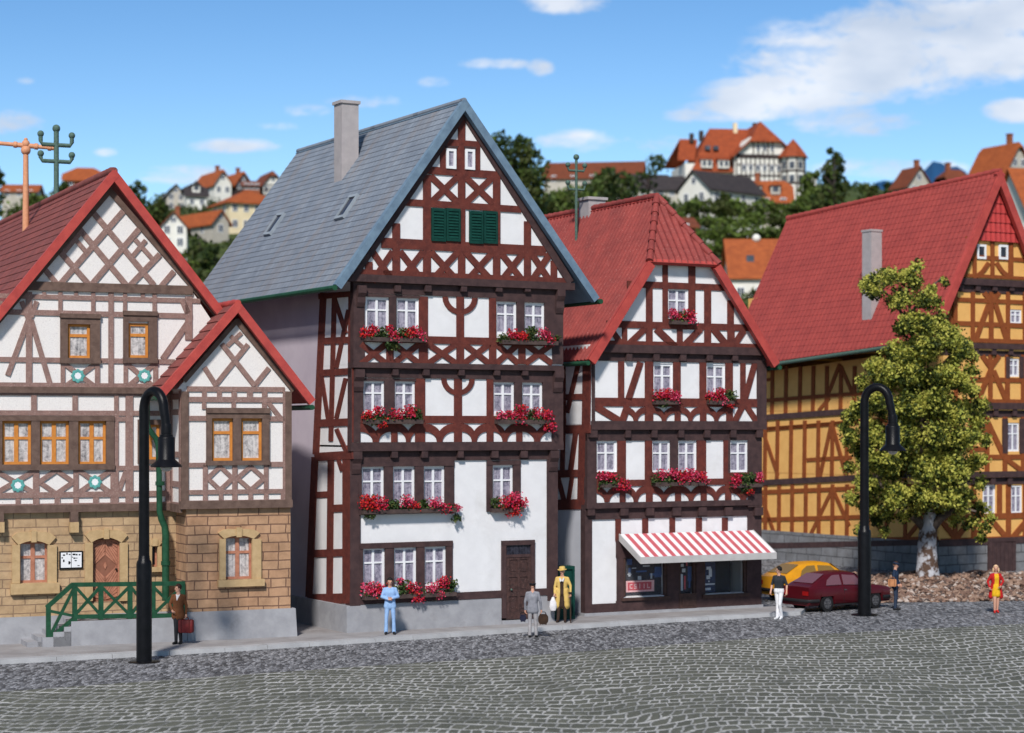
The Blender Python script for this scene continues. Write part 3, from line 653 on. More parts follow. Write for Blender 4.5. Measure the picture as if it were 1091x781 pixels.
def pink_sign(r, a, d):
    strokes(r, a, d, [(.06, .16, .90, .86)], SRED, 'panel', .008)
    g = []                                      # blurred capitals, block strokes in pale pink
    for k, ch in enumerate('CSIIL'):
        x = .12+k*.155; w = .095
        v = {'C': [(0, .3, .25, .7), (0, .3, 1, .4), (0, .62, 1, .72)], 'S': [(0, .3, 1, .38), (0, .47, 1, .55), (0, .64, 1, .72), (0, .5, .25, .7), (.75, .32, 1, .5)], 'I': [(.35, .3, .65, .72)], 'L': [(.0, .3, .25, .72), (0, .3, 1, .4)]}[ch]
        g += [(x+q[0]*w, q[1], x+q[2]*w, q[3]) for q in v]
    strokes(r, a, d+.008, g, PINK, 'lettering')
shop_item('shop_sign', 'pink and red lettered sign low in the shop window under the awning', 'sign', 667, 618.5, 697, 630.5, -.16, PINK, pink_sign)
def poster_marks(r, a, d): strokes(r, a, d, [(.25, .62, .62, .70), (.45, .42, .70, .64), (.25, .36, .55, .46), (.1, .2, .95, .24), (.15, .06, .6, .12), (.4, .28, .5, .32)], PALE, 'print')
shop_item('poster', 'tall navy poster with pale bird-like shape beside the dark display window', 'poster', 749.5, 592, 762, 631, -.14, NAVY, poster_marks)
def dark_marks(r, a, d): strokes(r, a, d, [(.08, .80, .2, .95), (.12, .55, .18, .72), (.3, .6, .55, .64), (.62, .50, .74, .56), (.74, .45, .98, .72), (.6, .84, .66, .9)], PBLUE, 'print'); strokes(r, a, d+.003, [(.12, .50, .17, .60), (.10, .54, .19, .57), (.64, .42, .68, .56), (.34, .40, .42, .5), (.78, .82, .9, .95), (.2, .7, .3, .72), (.46, .74, .62, .77), (.9, .2, .93, .5)], PALE, 'print')
shop_item('display_board', 'dark window display with scattered blue and pale goods above the pink sign', 'display', 664, 593, 709, 634, -.3, mat('display_cloth', (.014, .015, .028), (.03, .02, .025), 4, .6), dark_marks)
def door_goods(r, a, d): strokes(r, a, d, [(.05, .05, .25, .5), (.2, .55, .4, .65), (.1, .7, .3, .78)], PALE, 'print'); strokes(r, a, d+.003, [(.55, .3, .85, .7), (.6, .12, .7, .3)], PBLUE, 'print'); strokes(r, a, d+.002, [(.32, .08, .42, .45), (.45, .72, .52, .95)], SRED, 'print')
shop_item('door_display', 'narrow blue and red display behind the shop door glass', 'display', 723, 592, 740.5, 631, -.2, mat('door_cloth', (.02, .018, .03), rough=.6), door_goods)
# awning: striped sheet, end boards, valance, arms
aw = MB(); uA, uB = Q0.uv(659.5, 570)[0], Q0.uv(801, 567)[0]; vA = Q0.uv(730, 567)[1]; ex, dr = 1.42, .70; ns = 31
for i in range(ns):
    a, c = uA+(uB-uA)*i/ns, uA+(uB-uA)*(i+1)/ns
    aw.prism([Q0.P(a, vA-.05, .06), Q0.P(c, vA-.05, .06), Q0.P(c, vA-dr-.05, ex), Q0.P(a, vA-dr-.05, ex)], [Q0.P(a, vA, .06), Q0.P(c, vA, .06), Q0.P(c, vA-dr, ex), Q0.P(a, vA-dr, ex)], i % 2)
awn = aw.build('awning', [mat('awning_white', (.82, .78, .79), (.76, .72, .73), 3, .7), mat('awning_red', (.58, .125, .145), (.50, .10, .12), 3, .7)], SH)
m = MB()
m.prism([Q0.P(uA-.02, vA-dr-.21, ex-.012), Q0.P(uB+.02, vA-dr-.21, ex-.012), Q0.P(uB+.02, vA-dr+.01, ex-.012), Q0.P(uA-.02, vA-dr+.01, ex-.012)], [Q0.P(uA-.02, vA-dr-.21, ex+.03), Q0.P(uB+.02, vA-dr-.21, ex+.03), Q0.P(uB+.02, vA-dr+.01, ex+.03), Q0.P(uA-.02, vA-dr+.01, ex+.03)])
for u in (uA-.035, uB+.0):
    m.prism([Q0.P(u, v, d) for v, d in ((vA+.02, .05), (vA-.22, .05), (vA-dr-.20, ex-.014), (vA-dr+.015, ex-.014))], [Q0.P(u+.035, v, d) for v, d in ((vA+.02, .05), (vA-.22, .05), (vA-dr-.20, ex-.014), (vA-dr+.015, ex-.014))])
m.build('valance', mat('awning_grey_edge', (.50, .48, .47), (.44, .42, .41), 3, .7), awn)
# upper storeys
b = Beams(Q1, .045)
b.r(625, 457, 635, 540, d0=-.2); b.r(796.6, 457, 811, 540, d0=-.2); b.r(624.5, 534, 811, 540, d0=-.12, d1=.06); b.r(625, 452, 811, 469.3, d0=-.2); b.r(713.8, 469, 721.8, 511); b.r(775, 469, 777.2, 504)
b.build('timber_frame', TDARK, SH)
b = Beams(Q1, .04)
for x0, x1 in ((657.3, 666.3), (686.8, 694.3), (742, 751.7), (770.5, 776.5)): b.r(x0, 469, x1, 512)
for x0, x1 in ((660, 666), (688, 694.8), (719, 725), (746.3, 752.4), (772.3, 778.6)): b.r(x0, 516, x1, 535)
b.r(635, 510.5, 797, 517.2); b.r(635, 503, 657.5, 512); b.r(694, 503, 743, 512); b.r(776, 503, 797, 512)
for c in ((632.5, 660), (666, 688), (694.8, 719), (725, 746.3), (752.4, 772.3), (778.6, 804)): b.arcs(c[0], 517, c[1], 535)
b.build('timber_frame', TRED, SH)
b = Beams(Q2, .045)
b.r(806, 384, 816, 452, d0=-.2); b.r(630.3, 384, 633.2, 452, d0=-.2); b.r(629.5, 448.6, 816, 457.8, d0=-.12, d1=.06); b.r(630.5, 369, 815.8, 385.8, d0=-.2)
b.build('timber_frame', TDARK, SH)
b = Beams(Q2, .04)
b.r(632, 424.3, 806, 433.4)
for x0, x1 in ((658.3, 664.5), (686.8, 695.4), (716.8, 724.6), (745, 752), (772.4, 780.2), (788.4, 793.8)): b.r(x0, 385, x1, 426)
for x0, x1 in ((686.8, 695.4), (718.5, 724.6), (745.5, 752), (773.5, 780.2)): b.r(x0, 432, x1, 449)
b.r(695.4, 421, 717, 426); b.r(752, 421, 772.5, 426)
b.bar(682, 386, 669, 426, 6.5); b.bar(804.5, 385, 793, 426, 6); b.bar(634, 433, 660.5, 449, 7.5); b.bar(668, 433, 662.5, 449, 7)
b.bar(790.5, 433, 782.5, 449, 6); b.bar(795, 433, 805.5, 449, 6)
for c in ((666, 687.5), (695.4, 718.5), (724.6, 745.5), (752, 773.5)): b.arcs(c[0], 433, c[1], 449)
b.build('timber_frame', TRED, SH)
b = Beams(Q3, .04)
b.r(668, 301.3, 780, 308.2); b.r(646, 343.6, 797, 350.8); b.r(636, 364.5, 812, 370)
for x0, x1, y0, y1 in ((705.6, 711, 280, 345), (733.2, 740.3, 281, 345), (688, 694.7, 306, 370), (750, 757, 307, 370), (774.6, 781.2, 320, 371), (662.5, 667.6, 349, 370), (721, 726.7, 349, 370), (776.6, 782, 350, 370)): b.r(x0, y0, x1, y1)
b.r(711, 340, 733.5, 345); b.r(692, 279, 763, 283.5)
for q in ((650, 350, 663, 368.5, 6), (687, 350, 667.5, 368.5, 6.5), (699, 350.5, 719, 370, 7.5), (746, 350.5, 727, 370, 7), (760, 351, 776, 370.5, 7), (792, 352, 780, 370.5, 6.5)): b.bar(*q)
b.bar(690, 284, 637, 370, 4)
b.build('timber_frame', TRED, SH)
b = Beams(Q3, .055); b.r(633, 368.6, 816, 377, d0=-.13, d1=.065); b.bar(762.5, 283, 815, 373, 7.5, d1=.06); b.build('barge_boards', TDARK, SH)
brackets(Q0, SH, TDARK, ((623.5, 631), (658.5, 666.7), (686, 694), (714, 722.7), (742, 750), (770, 777.5), (801.5, 810)), 540.3, 549, .18)
brackets(Q1, SH, TDARK, ((625.5, 634), (664, 669.6), (692, 697.7), (720.4, 726.2), (748, 754), (776, 781.7), (803.5, 810)), 458, 466, .17)
brackets(Q2, SH, TDARK, ((665, 671), (694, 700), (722.3, 728.6), (750.6, 756.6), (778, 783.7), (811, 816)), 377.2, 384.5, .17)
# left flank
S1 = Q0.left(q0[0]); S2 = S1
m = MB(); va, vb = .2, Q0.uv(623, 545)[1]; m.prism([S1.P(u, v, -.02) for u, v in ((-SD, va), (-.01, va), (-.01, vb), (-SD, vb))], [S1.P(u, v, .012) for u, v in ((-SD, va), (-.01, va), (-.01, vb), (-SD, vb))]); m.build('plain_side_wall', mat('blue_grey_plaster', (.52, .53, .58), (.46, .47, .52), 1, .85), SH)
b = Beams(S2, .03)
b.bar(625.5, 384, 624.5, 455, 8); b.bar(594, 423.5, 629, 422.5, 6.5); b.bar(594, 458, 629, 457, 9); b.bar(616.5, 388, 604.5, 440, 4.5); b.bar(601, 388, 601.5, 455, 3.5); b.bar(594, 388, 629, 387, 4)
b.build('side_timber_frame', TRED, SH)
b = Beams(S1, .03)
b.bar(621, 460, 619, 540, 7); b.bar(594, 505, 624, 504, 8); b.bar(592, 538, 624, 537, 11); b.bar(614, 460, 608.5, 501, 5); b.bar(600.5, 460, 599.5, 501, 4.5); b.bar(595, 509, 601.5, 534, 4.5); b.bar(610, 508, 606, 534, 4)
b.build('side_timber_frame', TRED, SH)
m = MB(); P0 = [Q0.P(-.06, .1, .05), Q0.P(8.0, .1, .05), Q0.P(8.0, .1, -SD), Q0.P(-.06, .1, -SD)]; u1 = Q0.uv(811, 650)[0]
m.prism([Q0.P(-.05, .1, .07), Q0.P(u1+.04, .1, .07), Q0.P(u1+.04, .1, -SD-.02), Q0.P(-.05, .1, -SD-.02)], [Q0.P(-.05, .22, .07), Q0.P(u1+.04, .22, .07), Q0.P(u1+.04, .22, -SD-.02), Q0.P(-.05, .22, -SD-.02)]); m.build('plinth', CONC, SH)
# roof: lower and steeper upper field each side, half hip in front, ridge caps
QR = Q3.off(.34); n = Q0.n; NB = -n*12.0
L0, R0, A, B = QR.at(628, 384), QR.at(829, 387), QR.at(692, 279), QR.at(766, 282.5)
zm = (A.z+B.z)/2; A.z = B.z = zm; L0.z = R0.z = (L0.z+R0.z)/2
mid = (A+B)/2; ridge_f = roof_pt(700, 210, mid+n*0, mid+Vector((0, 0, 1)), n)     # on the house's middle plane
rb = ridge_f+n*((L0+NB-ridge_f).dot(n)); m = MB()
tile_roof(m, [L0, A, A+NB, L0+NB], n, .25, .34, .060, .005, .13, 0, 1, 8)
tile_roof(m, [A, ridge_f, rb, A+NB], n, .25, .34, .060, .005, .13, 0, 1, 8)
tile_roof(m, [R0, R0+NB, B+NB, B], n, .25, .34, .060, .005, .13, 0, 1, 8)
tile_roof(m, [B, B+NB, rb, ridge_f], n, .25, .34, .060, .005, .13, 0, 1, 8)
tile_roof(m, [A, B, ridge_f], Q0.e, .25, .34, .060, .005, .13, 0, 1, 8)
sr = m.build('roof', [ROOFS, REDEDGE], SH)
m = MB(); 
m.face([A, A+NB, rb, ridge_f]); m.face([B, ridge_f, rb, B+NB]); 
def caps(m, a, b, r=.11, step=.42):
    k = max(1, int((b-a).length/step)); d = (b-a)/k
    for i in range(k): m.tube([a+d*i, a+d*(i+.2), a+d*(i+1.1)], [r*1.22, r*1.2, r*.88], 9)
m = MB(); up = Vector((0, 0, .05)); caps(m, A+up*.6, ridge_f+up); caps(m, B+up*.6, ridge_f+up); caps(m, rb+up, ridge_f+up, .10); m.build('ridge_tiles', ROOFS, sr, smooth=True)
m = MB(); verge(m, A, L0, n, .24, -.14, .05); verge(m, B, R0, n, .24, -.14, .05); verge(m, A, B, (A-ridge_f+B-ridge_f).normalized(), .06, -.1, .03); m.build('verge_board', REDEDGE, sr)
m = MB(); g0 = L0+n*.05-Q0.e*.07-Vector((0, 0, .10)); m.tube([g0, g0+NB*.9], .08, 10); m.build('gutter', GREEN, SH); m = MB(); g1 = R0+n*.05+Q0.e*.05-Vector((0, 0, .14)); m.tube([g1, g1+NB*.9], .08, 10); m.build('gutter', GREEN, SH)
cb = roof_pt(631, 224, ridge_f, ridge_f+Vector((0, 0, 1)), n)+Q0.e*.75; cb = at(631, 220, cb.y); cz = at(631, 211, cb.y).z
chimney(sr, cb, Q0, .72, .72, cb.z-2.2, cz-.1, CHIM, .06)
# flower boxes of the shop house
flower_box(Q3, 711.5, 736, 346, 'small geranium box under the only window in the crimson-roofed gable', [(.1, .2, .2, 'p'), (.45, .10, .2, 'g'), (.75, .15, .24, 'r'), (.9, .02, .18, 'p'), (.3, .08, .16, 'r')], 11, .26)
flower_box(Q2, 694, 719, 431, 'plump red geranium box under the second-floor window nearer the slate-roofed house', [(.2, .14, .22, 'r'), (.5, .18, .24, 'r'), (.82, .08, .24, 'p'), (.45, -.12, .16, 'g'), (.95, .20, .12, 'r')], 12, .26)
flower_box(Q2, 752, 778, 431, 'geranium box with big green side tuft under a second-floor window, nearer the ochre house', [(.15, .10, .22, 'r'), (.42, .20, .24, 'r'), (.6, .00, .18, 'p'), (.9, .12, .24, 'g'), (.85, -.15, .14, 's')], 13, .26)
flower_box(Q1, 637, 665, 519, 'drooping geranium box under the first-floor window next to the corner beside the green board', [(.1, .20, .2, 'p'), (.35, .18, .2, 'r'), (.5, .05, .22, 'g'), (.75, -.02, .26, 'r'), (.92, -.08, .2, 'r'), (.1, -.05, .16, 'g')], 14, .26)
flower_box(Q1, 694, 747, 517.5, 'long full geranium box under the pair of first-floor windows right above the striped awning', [(.05, .05, .2, 'g'), (.12, .22, .22, 'p'), (.25, .0, .2, 'g'), (.38, .24, .22, 'p'), (.55, .12, .28, 'r'), (.72, .20, .26, 'p'), (.9, .10, .24, 'r'), (1.0, .02, .16, 'p')], 15)
flower_box(Q1, 777, 808, 519, 'geranium box with mostly green trailing sprigs at the far first-floor corner above the awning', [(.15, .15, .2, 'r'), (.1, .02, .2, 'r'), (.4, .12, .24, 'g'), (.5, -.12, .22, 'g'), (.65, .18, .18, 'g'), (.92, .24, .16, 'p'), (.9, .05, .16, 'r'), (.6, -.30, .14, 's')], 16, .26)
# ================================================================ the sandstone inn on the left, with its projecting wing
O = gnd(201, 682.5, .12); W0 = Fac.yaw(O, 23.5); W1 = W0.off(.07); WING = 1.25; M0 = W0.off(-WING); M1 = M0.off(.07)
LH = thing('sandstone_inn', 'sandstone and pale-timbered house with dark red roof, small gabled wing and orange windows', 'house', (O.x, O.y, 0))
n = W0.n; e = W0.e; LD = 11.0
# --- wing walls
wl = W0.uv(198.5, 600)[0]; wr = W0.uv(309.5, 600)[0]
hwing_lo = hole(W0, 239, 571, 268.8, 617); hwing = [hole(W1, 225, 445.5, 248, 491), hole(W1, 256, 445.5, 279, 491)]
vst = W0.uv(255, 541)[1]; vpl = W0.uv(255, 650)[1]
m = MB(); D = WING+4
def block(m, F, u0, v0, u1, v1, depth, holes=()):
    wall_sheet(m, F, u0, v0, u1, v1, holes)
    for a, b in (((u0, 0), (u0, -depth)), ((u1, -depth), (u1, 0))):
        m.face([F.P(a[0], v0, a[1]), F.P(b[0], v0, b[1]), F.P(b[0], v1, b[1]), F.P(a[0], v1, a[1])], 0, [(a[1], v0), (b[1], v0), (b[1], v1), (a[1], v1)])
    m.face([F.P(u0, v1, 0), F.P(u1, v1, 0), F.P(u1, v1, -depth), F.P(u0, v1, -depth)])
block(m, W0, wl, vpl, wr, vst, D, [hwing_lo]); m.build('wing_stone_wall', SANDR, LH)
m = MB(); u0, u1 = W1.uv(193.5, 480)[0], W1.uv(310, 480)[0]; vg = W1.uv(255, 415)[1]
block(m, W1, u0, vst+.02, u1, vg, D, hwing)
ga = W1.uv(252, 340); m.prism([W1.P(u, v, -D) for u, v in ((u0-.12, vg), (u1+.12, vg), ga)], [W1.P(u, v, 0) for u, v in ((u0-.12, vg), (u1+.12, vg), ga)]); m.build('wing_upper_wall', ROUGHCAST, LH)
# --- main walls
hmain_lo = [hole(M0, 20, 577, 51, 621), hole(M0, 160.5, 580, 168, 604)]
hs2 = [hole(M1, 71.5, 345, 96, 382), hole(M1, 136, 344.5, 158.2, 381.5)]
hs1 = [hole(M1, 1.7, 448, 33.2, 495), hole(M1, 41.7, 448, 73.5, 495), hole(M1, 82.5, 448, 113, 495), hole(M1, 150, 452, 170, 490)]
ml = M0.uv(-70, 600)[0]; mr = wl+.1; vms = M0.uv(60, 545)[1]; vmp = M0.uv(40, 656.5)[1]
hdoor = hole(M0, 97.5, 573, 128, 641)
m = MB(); block(m, M0, ml, vmp-.6, mr, vms, 3, hmain_lo+[hdoor]); m.build('stone_wall', SAND, LH)
m = MB(); vgm = M1.uv(115, 305)[1]; mrr = u1-.4
block(m, M1, ml, vms+.02, mrr, vgm-2.2, LD, hs1+[])
xa, xb = M1.uv(27, 306)[0], M1.uv(203, 306)[0]; xc, xd = M1.uv(-33, 385)[0], M1.uv(255, 385)[0]
block(m, M1, xa, vgm-2.2, xb, vgm, .5, [h for h in hs2])
m.prism([M1.P(*q, -.3) for q in ((xc, vgm-2.2), (xa-.001, vgm-2.2), (xa-.001, vgm))], [M1.P(*q) for q in ((xc, vgm-2.2), (xa-.001, vgm-2.2), (xa-.001, vgm))]); m.prism([M1.P(*q, -.3) for q in ((xb+.001, vgm-2.2), (xd, vgm-2.2), (xb+.001, vgm))], [M1.P(*q) for q in ((xb+.001, vgm-2.2), (xd, vgm-2.2), (xb+.001, vgm))])
gA = M1.uv(116, 207)
gl, gr = (M1.uv(27, 306)[0], vgm), (M1.uv(204, 306)[0], vgm)
m.prism([M1.P(*q, -.5) for q in (gl, gr, gA)], [M1.P(*q) for q in (gl, gr, gA)]); m.build('upper_wall', ROUGHCAST, LH)
# --- windows
for F, hs in ((W1, hwing), (M1, hs2)):
    for h in hs: window(F, h, LH, FRAMEO, PANEL, fw=.085, mull=0, rows=(.66,), dz=-.02, bar=.09)
for h in hs1: window(M1, h, LH, FRAMEO, PANEL, fw=.085, mull=1, rows=(.60,), dz=-.02, bar=.08)
for F, h in ((W0, hwing_lo), (M0, hmain_lo[0])): window(F, h, LH, DOORP, PANEL, fw=.07, mull=1, rows=(.62,), dz=-.10, bar=.08)
window(M0, hmain_lo[1], LH, DOORP, PANED, fw=.06, mull=0, rows=(), dz=-.08)
# --- dressed stone surrounds with a shallow arch and keystone
def surround(F, x0, x1, ya, yt, yb, ox0, ox1, oy, sill, depth=.09):
    """opening x0..x1, springing ya, crown yt, foot yb; outer edge ox0..ox1, top oy"""
    b = Beams(F, depth); b.r(ox0, ya, x0+.8, yb, d1=depth); b.r(x1-.8, ya, ox1, yb, d1=depth)
    xm = (x0+x1)/2; k = 8; prev = None
    for i in range(k+1):
        t = -1+2*i/k; xi = xm+t*(x1-x0+1.6)/2-.0; yi = yt+(ya-yt)*t*t
        xo = xm+t*(ox1-ox0)/2; yo = oy+(ya-1-oy)*max(0, abs(t)-.55)**2*2.2
        cur = (F.uv(xi, yi), F.uv(xo, yo))
        if prev: b.poly([prev[0], cur[0], cur[1], prev[1]], d1=depth, d0=-.12)
        prev = cur
    b.r(xm-2.8, oy-1.5, xm+2.8, yt+1.6, d1=depth+.035)
    if sill: b.r(*sill, d1=depth+.07)
    b.build('stone_surround', SANDTRIM, LH)
surround(W0, 239, 268.8, 574, 570.5, 617.5, 233.2, 277.6, 563.5, (231.5, 617.2, 280.5, 624.6))
surround(M0, 20, 51, 580.5, 576, 621.5, 12.5, 60, 566.5, (10.5, 621.2, 62.5, 632.4))
surround(M0, 97.5, 128, 578, 572.5, 640, 90, 135.5, 564.5, None)
surround(M0, 160.5, 168, 582, 580, 604, 156.5, 171.5, 575, (155.5, 604, 172.5, 609))
# --- door of diagonal boards
h = hdoor; d = MB(); hw, hh = (h[2]-h[0]), (h[3]-h[1])
def dq(pts, d0, d1): d.prism([M0.P(h[0]+hw*x, h[1]+hh*y, d0) for x, y in pts], [M0.P(h[0]+hw*x, h[1]+hh*y, d1) for x, y in pts])
dq([(0, 0), (1, 0), (1, 1), (0, 1)], -.2, -.12); d.mi = [1]*len(d.mi)
for k in range(9):
    t = k/9
    for sg in (0, 1):
        for top_ in (0, 1):
            x0, x1 = (0.08, .485) if sg == 0 else (.92, .515); s = 1 if top_ else -1
            y0 = .56+s*(t*.62-.10); y1 = y0+s*.30; w = .034
            q = [(x0, y0-w), (x1, y1-w), (x1, y1+w-.012), (x0, y0+w-.012)]
            q = [(x, min(.97, max(.03, y))) if ((y-.56)*s > -.02) else (x, .56) for x, y in q]
            if abs(q[0][1]-q[3][1]) < .01 and abs(q[1][1]-q[2][1]) < .01: continue
            if sg == 1: q = q[::-1]
            dq(q, -.125, -.10+.001*k)
dq([(.5, .50), (.56, .56), (.5, .62), (.44, .56)], -.125, -.095); dq([(0, 0), (.07, 0), (.07, 1), (0, 1)], -.13, -.088); dq([(.93, 0), (1, 0), (1, 1), (.93, 1)], -.13, -.088)
dr_ = d.build('door', [DOORP, mat('door_gap_brown', (.27, .115, .075), rough=.8)], LH); p = MB(); p.ball(M0.P(h[0]+hw*.88, h[1]+hh*.5, -.05), .035); p.tube([M0.P(h[0]+hw*.88, h[1]+hh*.5, -.1), M0.P(h[0]+hw*.88, h[1]+hh*.5, -.05)], .014, 6); p.build('handle', BLACK, dr_)
# --- wing timbers
b = Beams(W1, .04)
for x0, x1, y0, y1 in ((215, 220, 417, 423), (231, 236, 417, 423), (246.5, 252, 417, 423), (263, 269, 417, 423), (279, 284.5, 417, 423), (301.2, 304, 417, 536), (216, 221, 495, 537), (247.3, 252.6, 495, 537), (281, 285.6, 495, 537), (233, 237.5, 524, 537), (264.5, 269, 524, 537), (299, 303, 524, 537), (215, 219.5, 428, 436), (246.5, 251, 428, 436), (279, 284, 428, 436)): b.r(x0, y0, x1, y1)
for x0, x1, y0, y1 in ((199, 303, 412, 417.5), (199, 303, 423, 428.6), (199, 220, 443, 448.5), (286, 303, 443.5, 449), (199, 220, 493, 498), (286, 303, 492, 497.5), (199, 303, 521.5, 526.3), (199, 303, 532.6, 537)): b.r(x0, y0, x1, y1)
for q in ((217.5, 391.5, 230, 411, 5.2), (236, 366.5, 271, 411, 5.2), (264, 367, 229.5, 410, 5.2), (286.3, 392, 271, 411, 5.2), (245.5, 358, 259.5, 371, 4.2), (257, 354.5, 242, 368.5, 4.2), (285.5, 429, 299, 446, 5)): b.bar(*q)
b.dia(221, 497, 247.5, 522, 4.6); b.dia(252.6, 497, 281, 522, 4.6)
b.build('wing_timber_frame', TGREY, LH)
WS = W1.left(u0); b = Beams(WS, .03); vz = W1.uv(250, 541)[1]; D2 = WING+.05
for a_, c_ in ((-D2, -D2+.22), (-.24, 0)): b.ru(a_, vz, c_, vg-.05)
for z_ in (vz, vz+.62, vz+1.5, vz+2.75, vg-.3): b.ru(-D2, z_, 0, z_+.17)
b.build('wing_timber_frame', TGREY, LH); b = Beams(WS, .05); b.ru(-D2, vz-.12, 0, vz+.12, d1=.07); b.build('brown_boards', TBOARD, LH)
b = Beams(W1, .06)
b.r(192.7, 417, 200.5, 537, d0=-.15); b.r(303.6, 417, 310.2, 537, d0=-.15); b.r(191.5, 533.2, 311, 541.5, d0=-.12, d1=.085)
b.bar(251.5, 341, 313, 416, 6); b.bar(252.5, 341, 196, 406, 5)
for x0, x1 in ((219.5, 225.2), (247.8, 256.2), (278.8, 286.5)): b.r(x0, 439, x1, 494, d1=.085)
b.r(219.3, 434.6, 286.8, 440.2, d1=.13); b.r(219.3, 439.8, 286.8, 445.7, d1=.09); b.r(219, 490.8, 287, 495.5, d1=.12)
b.build('brown_boards', TBOARD, LH)
# --- main timbers
b = Beams(M1, .04)
for q in ((97, 224, 164, 304, 6), (84, 243.5, 134.5, 304, 6), (64, 268.5, 94.5, 303, 6), (47.5, 287, 61, 303, 5.6), (131, 225, 64, 302.5, 6), (148, 244, 97.5, 303, 6), (170, 271, 138.5, 304, 6), (185, 289, 171, 305.5, 5.6), (155, 256, 141, 273, 4.6), (143.5, 255, 163, 277, 4.6), (88, 245, 66, 272, 4.6), (80, 255, 92.5, 269.5, 4.6)): b.bar(*q)
for x0, x1, y0, y1 in ((-30, 213, 315, 320), (-30, 205, 331.3, 337), (-30, 186, 381.3, 386.6), (-30, 182, 408, 414), (27.5, 34, 311, 414), (62, 66.3, 311, 335), (97, 101.3, 311, 335), (115.3, 120.8, 311, 414), (131, 135, 311, 335), (162.3, 166.6, 311, 335), (197, 204.5, 316, 362), (64.5, 69, 386, 414), (101, 106, 386, 414), (131.5, 136, 386, 414), (163, 168, 386, 414), (45, 49, 311, 317), (79, 83, 311, 317), (150, 154, 311, 317)): b.r(x0, y0, x1, y1)
for q in ((31, 338, 8, 400, 5.5), (33, 341, 54, 412, 5.5), (23, 321, 29, 338, 5), (39, 321, 33, 338, 5), (201.5, 341.5, 173, 382.5, 6), (194, 320, 200, 334, 6), (2, 321, -20, 372, 5.5)): b.bar(*q)
for c in ((69, 388, 101, 412), (136, 388, 163.5, 412)): b.X(*c, 5.2)
for x0, x1, y0, y1 in ((-40, 190, 437.4, 442.8), (-40, 190, 419, 421.6), (33, 39, 420, 440), (77, 82.6, 420, 440), (121.5, 126, 420, 537), (133.5, 141.5, 420, 537), (121, 134, 444, 449), (120, 190, 496, 501), (-40, 190, 524, 530), (-40, 190, 536, 540), (35, 41.6, 500, 537), (78, 83.5, 500, 537), (16.5, 21.6, 528, 537), (58, 64, 528, 537), (99, 105, 528, 537), (117.5, 123, 500, 537), (176, 181, 420, 537)): b.r(x0, y0, x1, y1)
b.X(-4, 502, 36, 525, 5.2); b.X(83.5, 501, 118, 525, 5.2); b.dia(41.6, 501, 78, 526, 5); b.bar(126, 524, 134, 502, 5)
b.build('timber_frame', TGREY, LH)
b = Beams(M1, .06)
b.r(27, 302.2, 205, 311.5, d1=.09); b.r(-40, 412.4, 190, 419, d1=.11, d0=-.1); b.r(-40, 537.5, 192, 545.5, d1=.10, d0=-.1)
b.bar(117, 203, -6, 347, 6); b.bar(115.5, 202, 236, 341, 6)
for x0, x1, y0, y1 in ((64, 71.8, 336, 386), (95.7, 106.2, 336, 386), (131, 136.4, 335, 385), (157.8, 167, 335, 385)): b.r(x0, y0, x1, y1, d1=.08)
for x0, x1, y in ((63.5, 106.8, 334.5), (130.6, 167.2, 331.6)): b.r(x0, y, x1, y+4.6, d1=.13); b.r(x0+.5, y+4.4, x1-.5, y+11, d1=.084)
b.r(63.5, 381.8, 106.8, 387.4, d1=.12); b.r(130.6, 381.3, 167.4, 387, d1=.12)
for x0, x1 in ((-8, 1.9), (33, 42), (73.2, 82.8), (112.7, 121)): b.r(x0, 444, x1, 499, d1=.085)
b.r(-8, 443.2, 121.3, 448.4, d1=.10); b.r(-8, 494.6, 121.5, 500.8, d1=.12)
b.r(146.5, 447, 173, 452.5, d1=.09); b.r(146.5, 452, 150.2, 491, d1=.085); b.r(169.8, 452, 173, 491, d1=.085); b.r(146.5, 489.5, 173, 494, d1=.10)
b.build('brown_boards', TBOARD, LH)
for x in (-1, 78): 
    m = Beams(M1, .2); m.r(x-4, 545, x+4, 556, d1=.2); m.build('corbel', TBOARD, LH); m = Beams(M1, .16); m.r(x-4.5, 556, x+4.5, 567, d1=.22); m.build('corbel_stone', SANDTRIM, LH)
def rosette(x, y, r=.19):
    c = M1.at(x, y); m = MB(); rows = []
    for rr, dd in ((r, .045), (r*1.0, .06), (r*.78, .066), (r*.5, .06)):
        rows.append([M1.P(*M1.uv(x, y), dd)+e*(rr*(1+.10*math.cos(8*a))*math.cos(a))+Vector((0, 0, rr*(1+.10*math.cos(8*a))*math.sin(a))) for a in [2*math.pi*i/32 for i in range(32)]])
    m.grid(rows, 0, cu=True); m.face(rows[-1], 1)
    m.build('rosette', [TURQ, FRAMEW], LH)
for q in ((82.6, 400.5), (153.5, 400.4), (18.7, 517), (100.8, 513.5)): rosette(*q)
# --- plinths
m = MB(); a, c = W0.uv(199, 665)[0], W0.uv(315.4, 665)[0]
m.prism([W0.P(u, .1, d) for u, d in ((a, .13), (c, .13), (c, -D), (a, -D))], [W0.P(u, vpl, d) for u, d in ((a, .09), (c-.04, .09), (c-.04, -D), (a, -D))])
m.prism([M0.P(u, .1, d) for u, d in ((ml, .12), (a-.003, .12), (a-.003, -1), (ml, -1))], [M0.P(u, vmp, d) for u, d in ((ml, .08), (a-.003, .08), (a-.003, -1), (ml, -1))]); m.build('plinth', CONC, LH)
